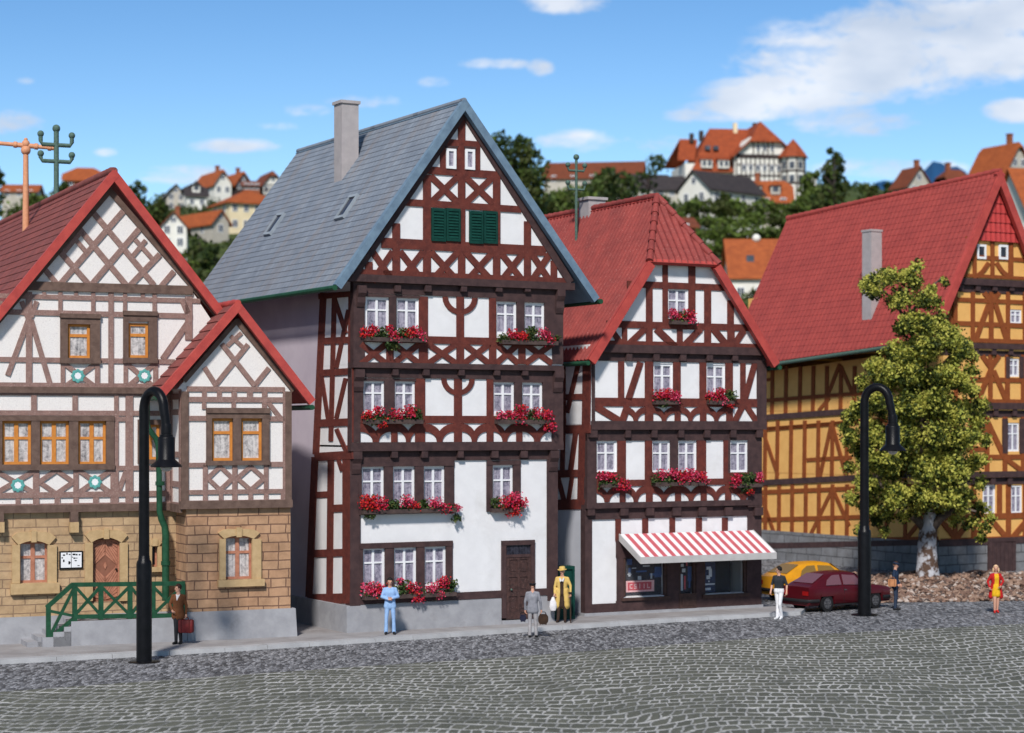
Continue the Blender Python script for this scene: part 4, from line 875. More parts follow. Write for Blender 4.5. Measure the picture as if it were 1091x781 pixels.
# --- entrance platform with steps, and its railing
F = W0.off(.10); zt = F.uv(120, 660.5)[1]; ul, ur = F.uv(76, 670)[0], a-.006
m = MB(); m.prism([F.P(u, .1, d) for u, d in ((ul, 0), (ur, 0), (ur, -WING+.0), (ul, -WING+.0))], [F.P(u, zt, d) for u, d in ((ul, 0), (ur, 0), (ur, -WING+.0), (ul, -WING+.0))])
ns = 4; us = F.uv(30, 690)[0]
for k in range(ns):
    a0 = us+(ul-us)*k/ns; zz = .12+(zt-.12)*(k+1)/(ns+1)
    m.prism([F.P(u, .1, d) for u, d in ((a0, -.2), (ul-.003, -.2), (ul-.003, -WING+.01), (a0, -WING+.01))], [F.P(u, zz, d) for u, d in ((a0, -.2), (ul-.003, -.2), (ul-.003, -WING+.01), (a0, -WING+.01))])
    if k: m.prism([F.P(u, .1, d) for u, d in ((a0+.1, 0), (ul-.004, 0), (ul-.004, -.197), (a0+.1, -.197))], [F.P(u, zz-.002*k, d) for u, d in ((a0+.1, 0), (ul-.004, 0), (ul-.004, -.197), (a0+.1, -.197))])
m.build('entrance_steps', CONC, LH)
G = F.off(-.07); r = Beams(G, .04, -.04)
def rl(x0, y0, x1, y1, w=4.2): r.bar(x0, y0, x1, y1, w)
rl(76, 623, 197, 621.5, 4.6); rl(49.5, 647.5, 77, 623, 4.8); rl(80, 657, 197, 655.5, 4.4); rl(52, 681, 81, 657, 4.2)
for x, y0, y1 in ((51.5, 645, 686), (79.5, 622, 662), (107.5, 623, 660), (138.5, 623, 661), (163, 623, 660), (194.5, 622, 660)): rl(x, y0, x, y1, 5.)
for x0, x1 in ((81, 106), (109, 137), (140, 162), (164, 193)): rl(x0, 626, x1, 654, 3); rl(x0, 654, x1, 626, 3)
rl(53, 651, 78, 656, 3); rl(54, 676, 78, 628, 3)
r.build('railing', GREEN, LH)
# --- roofs
RM = M1.off(.30); ap, lt, rt = RM.at(121.5, 182), RM.at(-12, 344), RM.at(262, 364)
rdir = -n; 
rbk = roof_pt(0, 228.5, ap, ap+Vector((0, 0, 1)), n); NB = (rbk-ap).normalized(); NB = (NB*.5+(-n)*.5).normalized()*25.0
m = MB(); tile_roof(m, [lt, ap, ap+NB, lt+NB], -NB, .30, .34, .014, .020, .13, 0, 1, 5, 'flat'); tile_roof(m, [rt, rt+NB, ap+NB, ap], -NB, .30, .34, .014, .020, .13, 0, 1, 5, 'flat')
lr = m.build('roof', [ROOFL, REDEDGE], LH)
m = MB(); caps(m, ap+NB, ap, .12, .45); m.build('ridge_tiles', ROOFL, lr, smooth=True)
m = MB(); verge(m, ap, lt, n, .20, -.14, .06); verge(m, ap, rt, n, .20, -.14, .055); m.build('verge_board', REDEDGE, lr)
LROOF = (lt, ap, NB)
RW = W1.off(.30); a2, l2, r2 = RW.at(253.4, 322.5), RW.at(168, 420.5), RW.at(334.4, 427)
NW = -n*(WING+2.2)
m = MB(); tile_roof(m, [l2, a2, a2+NW, l2+NW], n, .30, .36, .018, .034, .12, 0, 1, 5, 'flat'); tile_roof(m, [r2, r2+NW, a2+NW, a2], n, .30, .36, .018, .034, .12, 0, 1, 5, 'flat')
wr_ = m.build('wing_roof', [ROOFL, REDEDGE], LH)
m = MB(); caps(m, a2+NW, a2, .10, .45); m.build('ridge_tiles', REDEDGE, wr_, smooth=True)
m = MB(); verge(m, a2, l2, n, .19, -.14, .06); verge(m, a2, r2, n, .19, -.14, .055); m.build('verge_board', REDEDGE, wr_)
m = MB(); g = l2+n*.02-Vector((0, 0, .09)); m.tube([g, g+NW], .08, 10); m.build('gutter', GREEN, LH); m = MB(); g = r2+n*.16-e*.10-Vector((0, 0, .20)); m.tube([g, g+NW*1.0], .08, 10); m.build('gutter', GREEN, LH)
# drain pipe in the corner between house and wing
F = M0.off(.45); pts = [F.at(x, y) for x, y in ((157, 424), (156.5, 449), (158, 457), (166, 467), (169, 476), (170, 545), (172, 553), (175.5, 561), (176.5, 570), (176.5, 640))]
m = MB(); m.tube(pts, [.085]*5+[.09, .10, .10, .11, .11], 12); 
for y in (515, 600): m.lathe([(.0, -.06), (.14, -.06), (.14, .06), (0, .06)], F.at(170.5 if y < 560 else 176.5, y), 12)
m.build('drain_pipe', GREEN, LH, smooth=True)
# notice case on the stone wall
q = hole(M0, 64.5, 588.5, 86.5, 604.5); npl = thing('notice_plate', 'white double notice plate with black marks beside the salmon door', 'sign', M0.P((q[0]+q[2])/2, q[1], 0))
m = MB(); m.prism([M0.P(u, v, .0) for u, v in ((q[0]-.04, q[1]-.04), (q[2]+.04, q[1]-.04), (q[2]+.04, q[3]+.04), (q[0]-.04, q[3]+.04))], [M0.P(u, v, .05) for u, v in ((q[0]-.04, q[1]-.04), (q[2]+.04, q[1]-.04), (q[2]+.04, q[3]+.04), (q[0]-.04, q[3]+.04))]); m.build('frame', BLACK, npl)
w, hgt = q[2]-q[0], q[3]-q[1]; m = MB()
for x0, x1 in ((0, .485), (.515, 1)): m.prism([M0.P(q[0]+w*x, q[1]+hgt*y, .051) for x, y in ((x0, 0), (x1, 0), (x1, 1), (x0, 1))], [M0.P(q[0]+w*x, q[1]+hgt*y, .06) for x, y in ((x0, 0), (x1, 0), (x1, 1), (x0, 1))])
m.build('sheet', FRAMEW, npl); m = MB()
for x0, y0, x1, y1 in ((.09, .80, .20, .88), (.26, .86, .32, .98), (.38, .84, .46, .90), (.03, .62, .09, .70), (.10, .38, .17, .54), (.36, .22, .44, .42), (.40, .30, .47, .36), (.56, .82, .70, .92), (.72, .80, .80, .90), (.86, .80, .94, .88), (.60, .58, .70, .66), (.72, .60, .80, .64), (.66, .42, .76, .48), (.54, .66, .58, .72), (.80, .10, .90, .14)):
    m.prism([M0.P(q[0]+w*x, q[1]+hgt*y, .0605) for x, y in ((x0, y0), (x1, y0), (x1, y1), (x0, y1))], [M0.P(q[0]+w*x, q[1]+hgt*y, .066) for x, y in ((x0, y0), (x1, y0), (x1, y1), (x0, y1))])
m.build('print', BLACK, npl)
# ================================================================ poles on the roofs
def isolator_pole(name, label, foot, x, ytop, levels, half, matl, r=.075, knob=.12):
    """upright with cross arms turned up at both ends and a round insulator on each"""
    Y = foot.y; s = Y/FP; root = thing(name, label, 'roof pole', foot); z = lambda yy: CH+(HY-yy)*s
    m = MB(); zt = z(ytop); m.tube([foot-Vector((0, 0, .5)), (foot.x, foot.y, zt-.1)], r, 12); m.build('pole', matl, root, smooth=True)
    m = MB(); m.ball((foot.x, foot.y, zt-.03), knob, 12, 8); m.build('knob', matl, root, smooth=True)
    d = Vector((math.cos(R(24)), math.sin(R(24)), 0))
    for yl, yk in levels:
        m = MB(); zl, zk = z(yl), z(yk); h = half*s
        pts = [Vector((foot.x, foot.y, zl))+d*t*h+Vector((0, 0, dz)) for t, dz in ((-1, zk-zl), (-1, .12), (-.88, 0), (.88, 0), (1, .12), (1, zk-zl))]
        m.tube(pts, r*.85, 10)
        for t in (-1, 1): m.ball(Vector((foot.x, foot.y, zk))+d*t*h, knob*.85, 10, 7)
        m.build('cross_arm', matl, root, smooth=True)
    return root
f1 = roof_pt(60, 207, ap, ap+Vector((0, 0, 1)), n)
isolator_pole('roof_telephone_pole', 'grey-green pole with two upturned cross arms behind the salmon mast', f1, 62, 136, ((154.5, 143.5), (172, 164.5)), 16.5, POLEG, .085, .135)
f2 = roof_pt(27.5, 244, lt, ap, NB); s = f2.y/FP; sal = thing('salmon_mast', 'salmon T-shaped mast on the dark red roof', 'roof pole', f2); zt = CH+(HY-157)*s
m = MB(); m.tube([f2-Vector((0, 0, .4)), Vector((f2.x, f2.y, zt))], [.12, .085], 12); m.ball((f2.x, f2.y, zt-.1), .17, 12, 8); m.ball((f2.x, f2.y, zt+.12), .14, 12, 8); m.ball((f2.x, f2.y, zt+.26), .07, 8, 6); m.build('pole', POLEO, sal, smooth=True)
d = Vector((math.cos(R(12)), math.sin(R(12)), 0)); c = Vector((f2.x, f2.y, zt+.06)); m = MB()
ks = [-1.6, -1.0, -.99, -.93, -.92, -.42, -.4, -.3, -.28, .28, .3, .4, .42, .72, .74, .84, .86, 1.0]; rs = [.07, .07, .11, .11, .07, .07, .11, .11, .085, .085, .11, .11, .07, .07, .11, .11, .08, .09]
m.tube([c+d*(k*1.0)-Vector((0, 0, k*.06)) for k in ks], rs, 12); m.build('cross_arm', POLEO, sal, smooth=True)
f3 = roof_pt(614, 256, A, ridge_f, Q0.n)
isolator_pole('roof_telephone_pole', 'thin grey-green pole with two upturned cross arms beside the short chimney', f3, 613.5, 166.5, ((182, 176), (202, 195)), 10, POLEG, .052, .11)
# ================================================================ the big ochre house on the right
O = at(1000, 612, 85.5); O.z = 0; Y0 = Fac.yaw(O, 31.0)
YH = thing('ochre_house', 'large ochre half-timbered house with raspberry tile roof behind the leafy tree', 'house', (O.x, O.y, 0))
n, e = Y0.n, Y0.e; YD = 14.0
Y1, Y2, Y3, Y4 = Y0.off(.14), Y0.off(.28), Y0.off(.42), Y0.off(.56)
stor = [(Y0, 508, 576), (Y1, 436, 508), (Y2, 371, 436), (Y3, 300, 372)]
wins = {0: [(1047, 516.5, 1060.5, 547), (1077, 517, 1089, 547)], 1: [(1073, 450.5, 1086, 481)], 2: [(1075, 382, 1086, 401.5)], 3: [(1076.5, 329.8, 1088.5, 345)]}
UW = 7.6; holes = {}
m = MB()
for k, (F, y0, y1) in enumerate(stor):
    hs = [hole(F, *w) for w in wins[k]]; holes[k] = hs
    v1, v0 = F.uv(1045, y0)[1], F.uv(1045, y1)[1]
    if k < 3: u0, u1 = -.0, UW
    else: u0, u1 = .5, UW-.5
    wall_sheet(m, F, u0, v0-.05, u1, v1, hs); D = YD+.14*k
    for u in (u0, u1): m.face([F.P(u, v0-.05, 0), F.P(u, v0-.05, -D), F.P(u, v1-(.9 if k == 2 else 0), -D), F.P(u, v1, 0)])
    m.face([F.P(u0, v1, 0), F.P(u1, v1, 0), F.P(u1, v1, -D), F.P(u0, v1, -D)])
    m.face([F.P(u0, v0-.05, -D), F.P(u1, v0-.05, -D), F.P(u1, v1, -D), F.P(u0, v1, -D)])
m.build('wall', OCHRE, YH)
apx = Y4.uv(1066, 190); vb = Y4.uv(1045, 302)[1]
m = MB(); mu = apx[0]; v256 = Y4.uv(1060, 256.5)[1]; tr = (v256-vb)/(apx[1]-vb); hb = mu-.95
m.prism([Y4.P(u, v, -YD+4) for u, v in ((mu-hb, vb), (mu+hb, vb), (mu, apx[1]-.3))], [Y4.P(u, v, 0) for u, v in ((mu-hb, vb), (mu+hb, vb), (mu, apx[1]-.3))]); m.build('gable_wall', OCHRE, YH)
wins[4] = [(1040.3, 260.5, 1049.8, 276), (1063.5, 261, 1073, 276.5)]
for k, F in ((0, Y0), (1, Y1), (2, Y2), (3, Y3)):
    for h in holes[k]: window(F, h, YH, FRAMEW, PANE, fw=.09)
for w in wins[4]: window(Y4.off(.10), hole(Y4, *w), YH, FRAMEW, PANED, fw=.10, mull=0, rows=())
# stone base with its plank door
m = MB(); v0 = Y0.uv(1045, 576)[1]
wall_sheet(m, Y0.off(.06), -.06, .0, UW+.06, v0); SF = Y0.left(-.06)
wall_sheet(m, SF, -YD, .0, .06, v0); m.face([Y0.P(-.06, v0, .06), Y0.P(UW+.06, v0, .06), Y0.P(UW+.06, v0, -YD), Y0.P(-.06, v0, -YD)]); m.build('stone_base', ASHLAR, YH)
d = Beams(Y0.off(.06), .05); d.r(1052, 577, 1082, 614, d1=.03)
for k in range(7): d.r(1052.6+k*4.2, 578, 1056.4+k*4.2, 614, d1=.055)
d.build('plank_door', TDARK, YH)
def ybeam(F, rects, bars=(), wd=5.0, matl=TRUST, name='timber_frame', dd=.045):
    b = Beams(F, dd)
    for q in rects: b.r(*q)
    for q in bars: b.bar(*q[:4], q[4] if len(q) > 4 else wd)
    b.build(name, matl, YH)
XR = 1150
ybeam(Y4, [(1024, 274.6, XR, 279), (1036, 257, 1040, 297), (1055, 257, 1059, 297), (1074, 257, 1079, 297), (1095, 257, 1099, 297), (1018, 294.5, XR, 298), (1029, 256, XR, 259)], [(1040, 295, 1047, 289, 4.5), (1047, 289, 1053, 280, 4.5), (1061, 280, 1067, 289, 4.5), (1067, 289, 1074, 295, 4.5), (1031, 259, 1017, 296, 5)])
ybeam(Y3, [(1006, 319.5, XR, 324), (1000, 344, XR, 349), (1015.3, 311, 1019.6, 365), (1034, 311, 1038.2, 365), (1053.3, 311, 1058, 365), (1071.5, 311, 1075.6, 365), (1089.5, 311, 1094, 365), (1004, 361.5, XR, 366)], [(1053, 324, 1038.5, 364), (1060, 324, 1072.5, 364), (1048, 312, 1056, 322), (1064, 312, 1056, 322), (1006, 327, 1014, 346)])
ybeam(Y2, [(1002, 402.5, XR, 407.5), (1034, 378, 1038, 429), (1052.6, 378, 1057, 429), (1070.5, 378, 1075.3, 429), (1087.5, 378, 1092, 429), (1004, 425.5, XR, 430), (1016, 378, 1020, 429)], [(1046, 379, 1055, 392), (1064, 379, 1055, 392), (1056, 392, 1041, 428), (1058, 395, 1072, 428)])
ybeam(Y1, [(1002, 476, 1052, 481), (1052, 484, XR, 489), (1049, 444, 1053.6, 503), (1033, 444, 1037, 503), (1068, 444, 1072.6, 503), (1087.5, 444, 1091, 503), (1015, 444, 1019, 503)], [(1050, 446, 1069, 486, 5.5), (1069, 487, 1090, 503, 5), (1037, 446, 1051, 460)])
ybeam(Y0, [(1002, 546.5, XR, 552.6), (1034.6, 516, 1039.6, 574), (1015, 516, 1019.6, 574), (1062, 516, 1067, 550), (1071.5, 516, 1076.5, 574), (1089.5, 516, 1094, 574), (1002, 571, XR, 575)], [(1037, 573, 1052, 553, 5.5), (1072, 573, 1055, 553, 5.5), (1078, 573, 1095, 553, 5.5), (1017, 573, 1003, 555, 5.5), (1019, 573, 1034, 553, 5.5)])
for F, y0, y1, d1 in ((Y4, 297, 304, .06), (Y3, 303, 312, .03), (Y3, 365.5, 371.5, .06), (Y2, 371, 379, .03), (Y2, 429, 436, .06), (Y1, 435.5, 444.5, .03), (Y1, 502.5, 509, .06), (Y0, 508.5, 516.5, .03), (Y0, 573.5, 580.5, .09)):
    b = Beams(F, d1); u1 = UW-.4 if F in (Y3, Y4) else UW
    v1, v0 = F.uv(1045, y0)[1], F.uv(1045, y1)[1]; b.ru((F is Y3 or F is Y4)*.55-.04, v0, u1+.04, v1, d1=d1, d0=-.12); b.build('storey_beam', TDARK, YH)
for F, y0, y1, xs in ((Y3, 304, 310, (1022, 1040, 1058, 1076)), (Y2, 371.8, 378, (1020, 1038, 1057, 1075)), (Y1, 436.2, 443, (1021, 1040, 1059, 1079)), (Y0, 509.2, 516, (1020, 1036, 1056, 1074))):
    brackets(F, YH, TDARK, [(x-2.3, x+2.3) for x in xs], y0, y1, .15)
for F, x0, x1, y0, y1 in ((Y1, 1067.5, 1073, 446, 483), (Y1, 1086, 1091, 446, 483), (Y2, 1071, 1075, 380, 403), (Y2, 1086, 1090, 380, 403)):
    b = Beams(F, .06); b.r(x0, y0, x1, y1); b.build('window_post', TDARK, YH)
# long flank
S = Y0.left(0.); S2 = Y2.left(0.); S1 = Y1.left(0.)
b = Beams(S, .04)
for q in ((800, 459, 1000, 441.5, 4), (800, 520, 1000, 508, 0), (800, 525, 1000, 516.5, 4.5), (800, 554, 1000, 548.5, 4.5), (800, 577, 1000, 574, 5)):
    if q[4]: b.bar(*q)
for x in (816, 830.5, 844.5, 859, 873, 887.5, 903, 925, 945, 965, 985): b.bar(x, 516, x-.5, 578, 3.6)
for q in ((811, 528, 828, 576, 3.4), (887, 522, 861, 576, 3.6), (888, 522, 905, 560, 3.6), (946, 575, 930, 552, 4), (965, 575, 985, 550, 4)): b.bar(*q)
b.build('side_timber_frame', TRUST, YH)
b = Beams(S1, .04)
for q in ((800, 449, 1000, 435.5, 0), (800, 458, 1000, 444, 4), (860, 490, 908, 487, 4)):
    if q[4]: b.bar(*q)
for x in (816, 829, 843.5, 858, 872.5, 887.5, 903, 925, 945, 965, 985): b.bar(x, 448, x-1, 512, 3.6)
for q in ((814, 462, 829, 506, 3.4), (886, 452, 874, 508, 3.6), (887, 452, 902, 508, 3.6)): b.bar(*q)
b.build('side_timber_frame', TRUST, YH)
b = Beams(S2, .04)
b.bar(800, 428, 1000, 412.5, 4)
for x in (823.5, 838, 853, 867, 881.5, 896.5, 911, 930, 950, 970, 990): b.bar(x, 390, x-.8, 443, 3.6)
for q in ((895, 388, 881, 424, 3.6), (896, 390, 909, 420, 3.6), (884, 424, 873, 437, 3.4), (808, 406, 823, 404, 3.4)): b.bar(*q)
b.build('side_timber_frame', TRUST, YH)
for F, q in ((S2, (800, 446, 1000, 431.5)), (S1, (800, 515, 1000, 504.5)), (S, (800, 582, 1000, 577.5))):
    b = Beams(F, .07); b.bar(*q, 6); b.build('side_beam', TDARK, YH)
# roof: long field towards the street, tile-hung peak in front
YR = Y4.off(.38); ap, lt = YR.at(1065.5, 182), YR.at(992, 361)
ul, ua = YR.uv(992, 361)[0], YR.uv(1065.5, 182)[0]
rt = YR.P(2*ua-ul, lt.z); NB = -n*14.6; drop = Vector((0, 0, -.75)); dropl = Vector((0, 0, -.95))
m = MB(); tile_roof(m, [lt, ap, ap+NB+drop, lt+NB+dropl], n, .30, .33, .018, .013, .14, 0, 1, 5, 'pan'); tile_roof(m, [rt, rt+NB+dropl, ap+NB+drop, ap], n, .30, .33, .018, .013, .14, 0, 1, 5, 'pan')
yr = m.build('roof', [ROOFY, REDEDGE], YH)
m = MB(); caps(m, ap+NB+drop, ap, .12, .45); m.build('ridge_tiles', ROOFY, yr, smooth=True)
m = MB(); verge(m, ap, lt, n, .30, -.14, .06); verge(m, ap, rt, n, .30, -.14, .055); m.build('verge_board', REDEDGE, yr)
YP = Y4.off(.10); bl, br = YP.at(1034, 255.5), YP.at(1034, 255.5); tpx = YP.P(mu, ap.z-.55); bl = YP.P(mu-(ap.z-.3-bl.z)*(ua-ul)/(ap.z-lt.z)+.1, bl.z); br = YP.P(2*mu-YP.uv(1034, 255.5)[0], bl.z); br = YP.P(mu+(mu-((bl-YP.O).dot(e))), bl.z)
m = MB(); tile_roof(m, [bl, br+n*.0, tpx-n*.02], e, .30, .42, .04, .04, .08, 0, 0, 6); m.build('tile_hanging', tile_mat('bright_red_tile', (.50, .055, .050), (.40, .045, .045), (.58, .18, .15), .5), yr)
cb = roof_pt(929, 322, lt, ap, NB); ct = at(929, 245, cb.y); chimney(yr, cb-n*.0-Vector((0, 0, 0)), Y0, .62, .62, cb.z-.8, ct.z-.1, CHIM, .03)
m = MB(); g = lt-e*.05-Vector((0, 0, .10)); m.tube([g, g+NB+dropl], .09, 10); m.build('gutter', POLEG, YH)
# ================================================================ street lamps
def make_lamp():
    r = thing('street_lamp', 'x', 'street lamp', (0, 0, 0), 'black gooseneck street lamps')
    m = MB(); m.lathe([(.44, .0), (.44, .02), (.40, .035), (.215, .04)], n=28); m.build('base_plate', BLACK, r, smooth=True)
    m = MB(); m.lathe([(.215, .03), (.215, 2.72), (.20, 2.80), (.165, 2.84), (.155, 2.95), (.150, 2.96)], n=24)
    z1 = 7.02; rad = .42
    pts = [(0, 0, 2.9), (0, 0, z1)]+[(rad-rad*math.cos(a), 0, z1+rad*1.2*math.sin(a)) for a in [math.pi*i/16 for i in range(1, 17)]]+[(rad*2+.07, 0, 6.75), (rad*2+.09, 0, 6.5)]
    m.tube(pts, [.150]+[.140]*1+[.135]*16+[.125, .125], 18); m.build('post', BLACK, r, smooth=True)
    h = (rad*2+.11, 0, 0)
    m = MB(); m.lathe([(.0, 6.62), (.135, 6.62), (.15, 6.55), (.15, 6.33), (.185, 6.32), (.19, 6.27), (.225, 6.25), (.235, 6.22), (.235, 5.66), (.265, 5.62), (.40, 5.50), (.44, 5.45), (.43, 5.43), (.28, 5.50), (.0, 5.54)], h, 26); m.build('lamp_shade', BLACK, r, smooth=True)
    gl, nt, bb = newmat('lamp_glass'); bb.inputs['Base Color'].default_value = (.75, .72, .70, 1); bb.inputs['Roughness'].default_value = .08; bb.inputs['Transmission Weight'].default_value = .35
    m = MB(); m.ball((h[0], 0, 5.44), .17, 14, 10, sc=(1, 1, .8)); m.build('bulb', gl, r, smooth=True)
    return r
lp = make_lamp(); lp.location = gnd(153.5, 705.5); lp['label'] = 'black gooseneck street lamp in front of the sandstone house and its green railing'; lp.rotation_euler.z = R(-40); lp.scale = (.98,)*3
for o, q, lab in ((copy_tree(lp), gnd(921, 655.5), 'black gooseneck street lamp beside the dark red car'),):
    o.location = q; o['label'] = lab; o.scale = (1.03, 1.03, 1.03); o.rotation_euler.z = R(-26)
# ================================================================ cars
def carpaint(name, c):
    m, nt, b = newmat(name); co = coord(nt)
    nt.links.new(ramp(nt, noise_(nt, co, 3, 4, .6), [(.3, tuple(q*.85 for q in c)), (.7, c)]), b.inputs['Base Color']); b.inputs['Roughness'].default_value = .32; b.inputs['Coat Weight'].default_value = .12; b.inputs['Specular IOR Level'].default_value = .3; b.inputs['Coat Roughness'].default_value = .15
    bump_(nt, b, noise_(nt, co, 30, 3), .06, .02); return m
TYRE = mat('tyre_rubber', (.018, .018, .02), (.012, .012, .013), 8, .8); RIM = mat('wheel_rim', (.10, .10, .11), (.05, .05, .055), 10, .45); TRIMB = mat('black_bumper', (.02, .02, .022), rough=.55)
CGL, nt, bb = newmat('car_glass'); bb.inputs['Base Color'].default_value = (.16, .07, .085, 1); bb.inputs['Roughness'].default_value = .10; bb.inputs['Specular IOR Level'].default_value = .6
CGY, nt, bb = newmat('amber_car_glass'); bb.inputs['Base Color'].default_value = (.22, .13, .03, 1); bb.inputs['Roughness'].default_value = .10; bb.inputs['Specular IOR Level'].default_value = .6
LENS = mat('red_lens', (.30, .01, .01), rough=.2); LAMPG = mat('clear_lens', (.6, .6, .58), rough=.15)
def make_car(name, label, paint, glass, estate=False):
    """x = forward (front at +x), y = left; fastback saloon of the seventies, 4.2 m"""
    r = thing(name, label, 'car', (0, 0, 0))
    st = [-2.10, -2.04, -1.85, -1.55, -1.25, -.95, -.6, -.2, .2, .6, .95, 1.25, 1.55, 1.85, 2.02, 2.10]
    W = lambda x: .81-.10*max(0, abs(x)-1.5)**1.5-.02
    belt = lambda x: .86-.02*x-(.10*max(0, x-1.2)**1.2 if x > 1.2 else 0)-(.06*max(0, -x-1.7))
    if estate: roof_pts = [(-2.06, .88), (-1.98, 1.05), (-1.70, 1.36), (-1.2, 1.40), (.0, 1.41), (.45, 1.38), (1.02, .90)]
    else: roof_pts = [(-2.02, .88), (-1.80, .98), (-1.05, 1.33), (-.6, 1.385), (.0, 1.39), (.38, 1.35), (1.02, .90)]
    def roofz(x):
        for (a, za), (b, zb) in zip(roof_pts, roof_pts[1:]):
            if a <= x <= b: return za+(zb-za)*(x-a)/(b-a)
        return 0
    def arch(x):
        z = .24
        for xc in (-1.22, 1.28):
            d = abs(x-xc)
            if d < .37: z = max(z, .29+math.sqrt(.37**2-d*d)*.99)
        return z
    xs = sorted(set([round(-2.1+.06*i, 3) for i in range(71)]))
    rows = []
    for x in xs:
        w = W(x); zb = belt(x); za = arch(x); end = max(0, abs(x)-1.95)
        q = [(w-.06, za), (w-.0, za+.06), (w+.015, .56), (w, zb-.05), (w-.03, zb), (w-.09, zb+.02)]
        zt = max(roofz(x), zb+.03) if -2.06 < x < 1.04 else zb+.03+.02*(1-abs(x-1.5))
        hgt = max(zt-zb-.02, .0)
        q += [(w-.10-.16*hgt, zb+.02+hgt*.5), (w-.12-.30*hgt, zb+.02+hgt*.88), (w-.20-.36*hgt, zb+.02+hgt*.98), (0.0, zb+.03+hgt*1.02)]
        f = 1-.25*min(1, end/.15)*0
        rows.append([Vector((x, -a, b)) for a, b in q]+[Vector((x, a, b)) for a, b in q[-2::-1]])
    m = MB(); m.grid(rows); 
    for rw in (rows[0], rows[-1]): m.face(rw)
    m.box((0, 0, .34), (3.7, 1.2, .24))
    body = m.build('body', paint, r, smooth=True)
    def side_pane(pts, sgn):
        m = MB(); P = []
        for x, t in pts:
            zb = belt(x)+.02; hgt = max(roofz(x)-zb, .05); w = W(x)
            y = (w-.085-.16*hgt*(t/.5)) if t <= .5 else (w-.10-.16*hgt-(.02+.14*hgt)*(t-.5)/.38)
            P.append(Vector((x, sgn*(y+.012), zb+hgt*t)))
        m.prism(P, [p+Vector((0, sgn*.008, .002)) for p in P]); return m.build('side_window', glass, r)
    for sg in (-1, 1):
        if estate: side_pane([(-1.75, .08), (-.75, .08), (-.75, .80), (-1.5, .80)], sg)
        else: side_pane([(-1.22, .10), (-.42, .10), (-.42, .80), (-.80, .82), (-1.10, .55)], sg)
        side_pane([(-.32, .10), (.74, .10), (.36, .76), (-.28, .80)], sg)
    def cross_pane(x0, x1, wl, wh, name):
        m = MB(); P = []
        for x, w in ((x0, wl), (x1, wh)):
            P += [Vector((x, -w, roofz(x)+.012)), Vector((x, w, roofz(x)+.012))]
        q = [P[0], P[1], P[3], P[2]]; nn = (q[1]-q[0]).cross(q[3]-q[0]).normalized(); nn = nn if nn.z > 0 else -nn
        m.prism([p+nn*.004 for p in q], [p+nn*.014 for p in q]); m.build(name, glass, r)
    cross_pane(-1.74, -1.10, .52, .44, 'rear_window') if not estate else cross_pane(-1.95, -1.74, .56, .48, 'rear_window')
    cross_pane(.95, .45, .60, .50, 'windscreen')
    for x in (-1.22, 1.28):
        for sg in (-1, 1):
            m = MB(); m.tube([(x, sg*.60, .30), (x, sg*.79, .30)], .30, 22); w = m.build('tyre', TYRE, r, smooth=True)
            m = MB(); m.tube([(x, sg*.785, .30), (x, sg*.80, .30)], .185, 18)
            for k in range(6): m.ball((x+.11*math.cos(k*1.047), sg*.80, .30+.11*math.sin(k*1.047)), .035, 6, 4)
            m.build('rim', RIM, w)
    for x, nm in ((-2.12, 'rear_bumper'), (2.12, 'front_bumper')):
        m = MB(); s_ = 1 if x > 0 else -1; w_ = W(2.05)
        m.tube([(x-s_*.45, -w_-.06, .42), (x-s_*.10, -w_-.04, .42), (x+s_*.03, -w_+.10, .42), (x+s_*.03, w_-.10, .42), (x-s_*.10, w_+.04, .42), (x-s_*.45, w_+.06, .42)], .06, 8); m.build(nm, TRIMB, r, smooth=True)
    for sg in (-1, 1):
        m = MB(); m.box((-2.105, sg*.54, .68), (.03, .30, .15)); m.build('tail_light', LENS, r)
        m = MB(); m.box((2.10, sg*.52, .62), (.03, .30, .14)); m.build('headlight', LAMPG, r)
        m = MB(); m.box((-.30, sg*(W(0)+.012), .76), (.14, .02, .025)); m.build('door_handle', RIM, r)
        m = MB(); m.box((-.37, sg*(W(0)+.002), .60), (.012, .02, .52)); m.box((.80, sg*(W(.8)+.002), .56), (.012, .02, .50)); m.build('door_gap', TRIMB, r)
        m = MB(); m.box((0, sg*(W(0)-.01), .235), (1.75, .06, .05)); m.build('door_sill', TRIMB, r)
    return r
rc = make_car('parked_car', 'dark red fastback saloon parked behind the street lamp', carpaint('dark_red_paint', (.075, .004, .008)), CGL)
rc.location = gnd(891, 648.5); rc.rotation_euler.z = R(35); rc.scale = (.93, .93, .97)
yc = make_car('parked_car', 'yellow fastback parked beyond the dark red car, half hidden by the man in white trousers', carpaint('amber_paint', (.70, .30, .010)), CGY, False)
yc.location = gnd(866, 637.5); yc.rotation_euler.z = R(33)
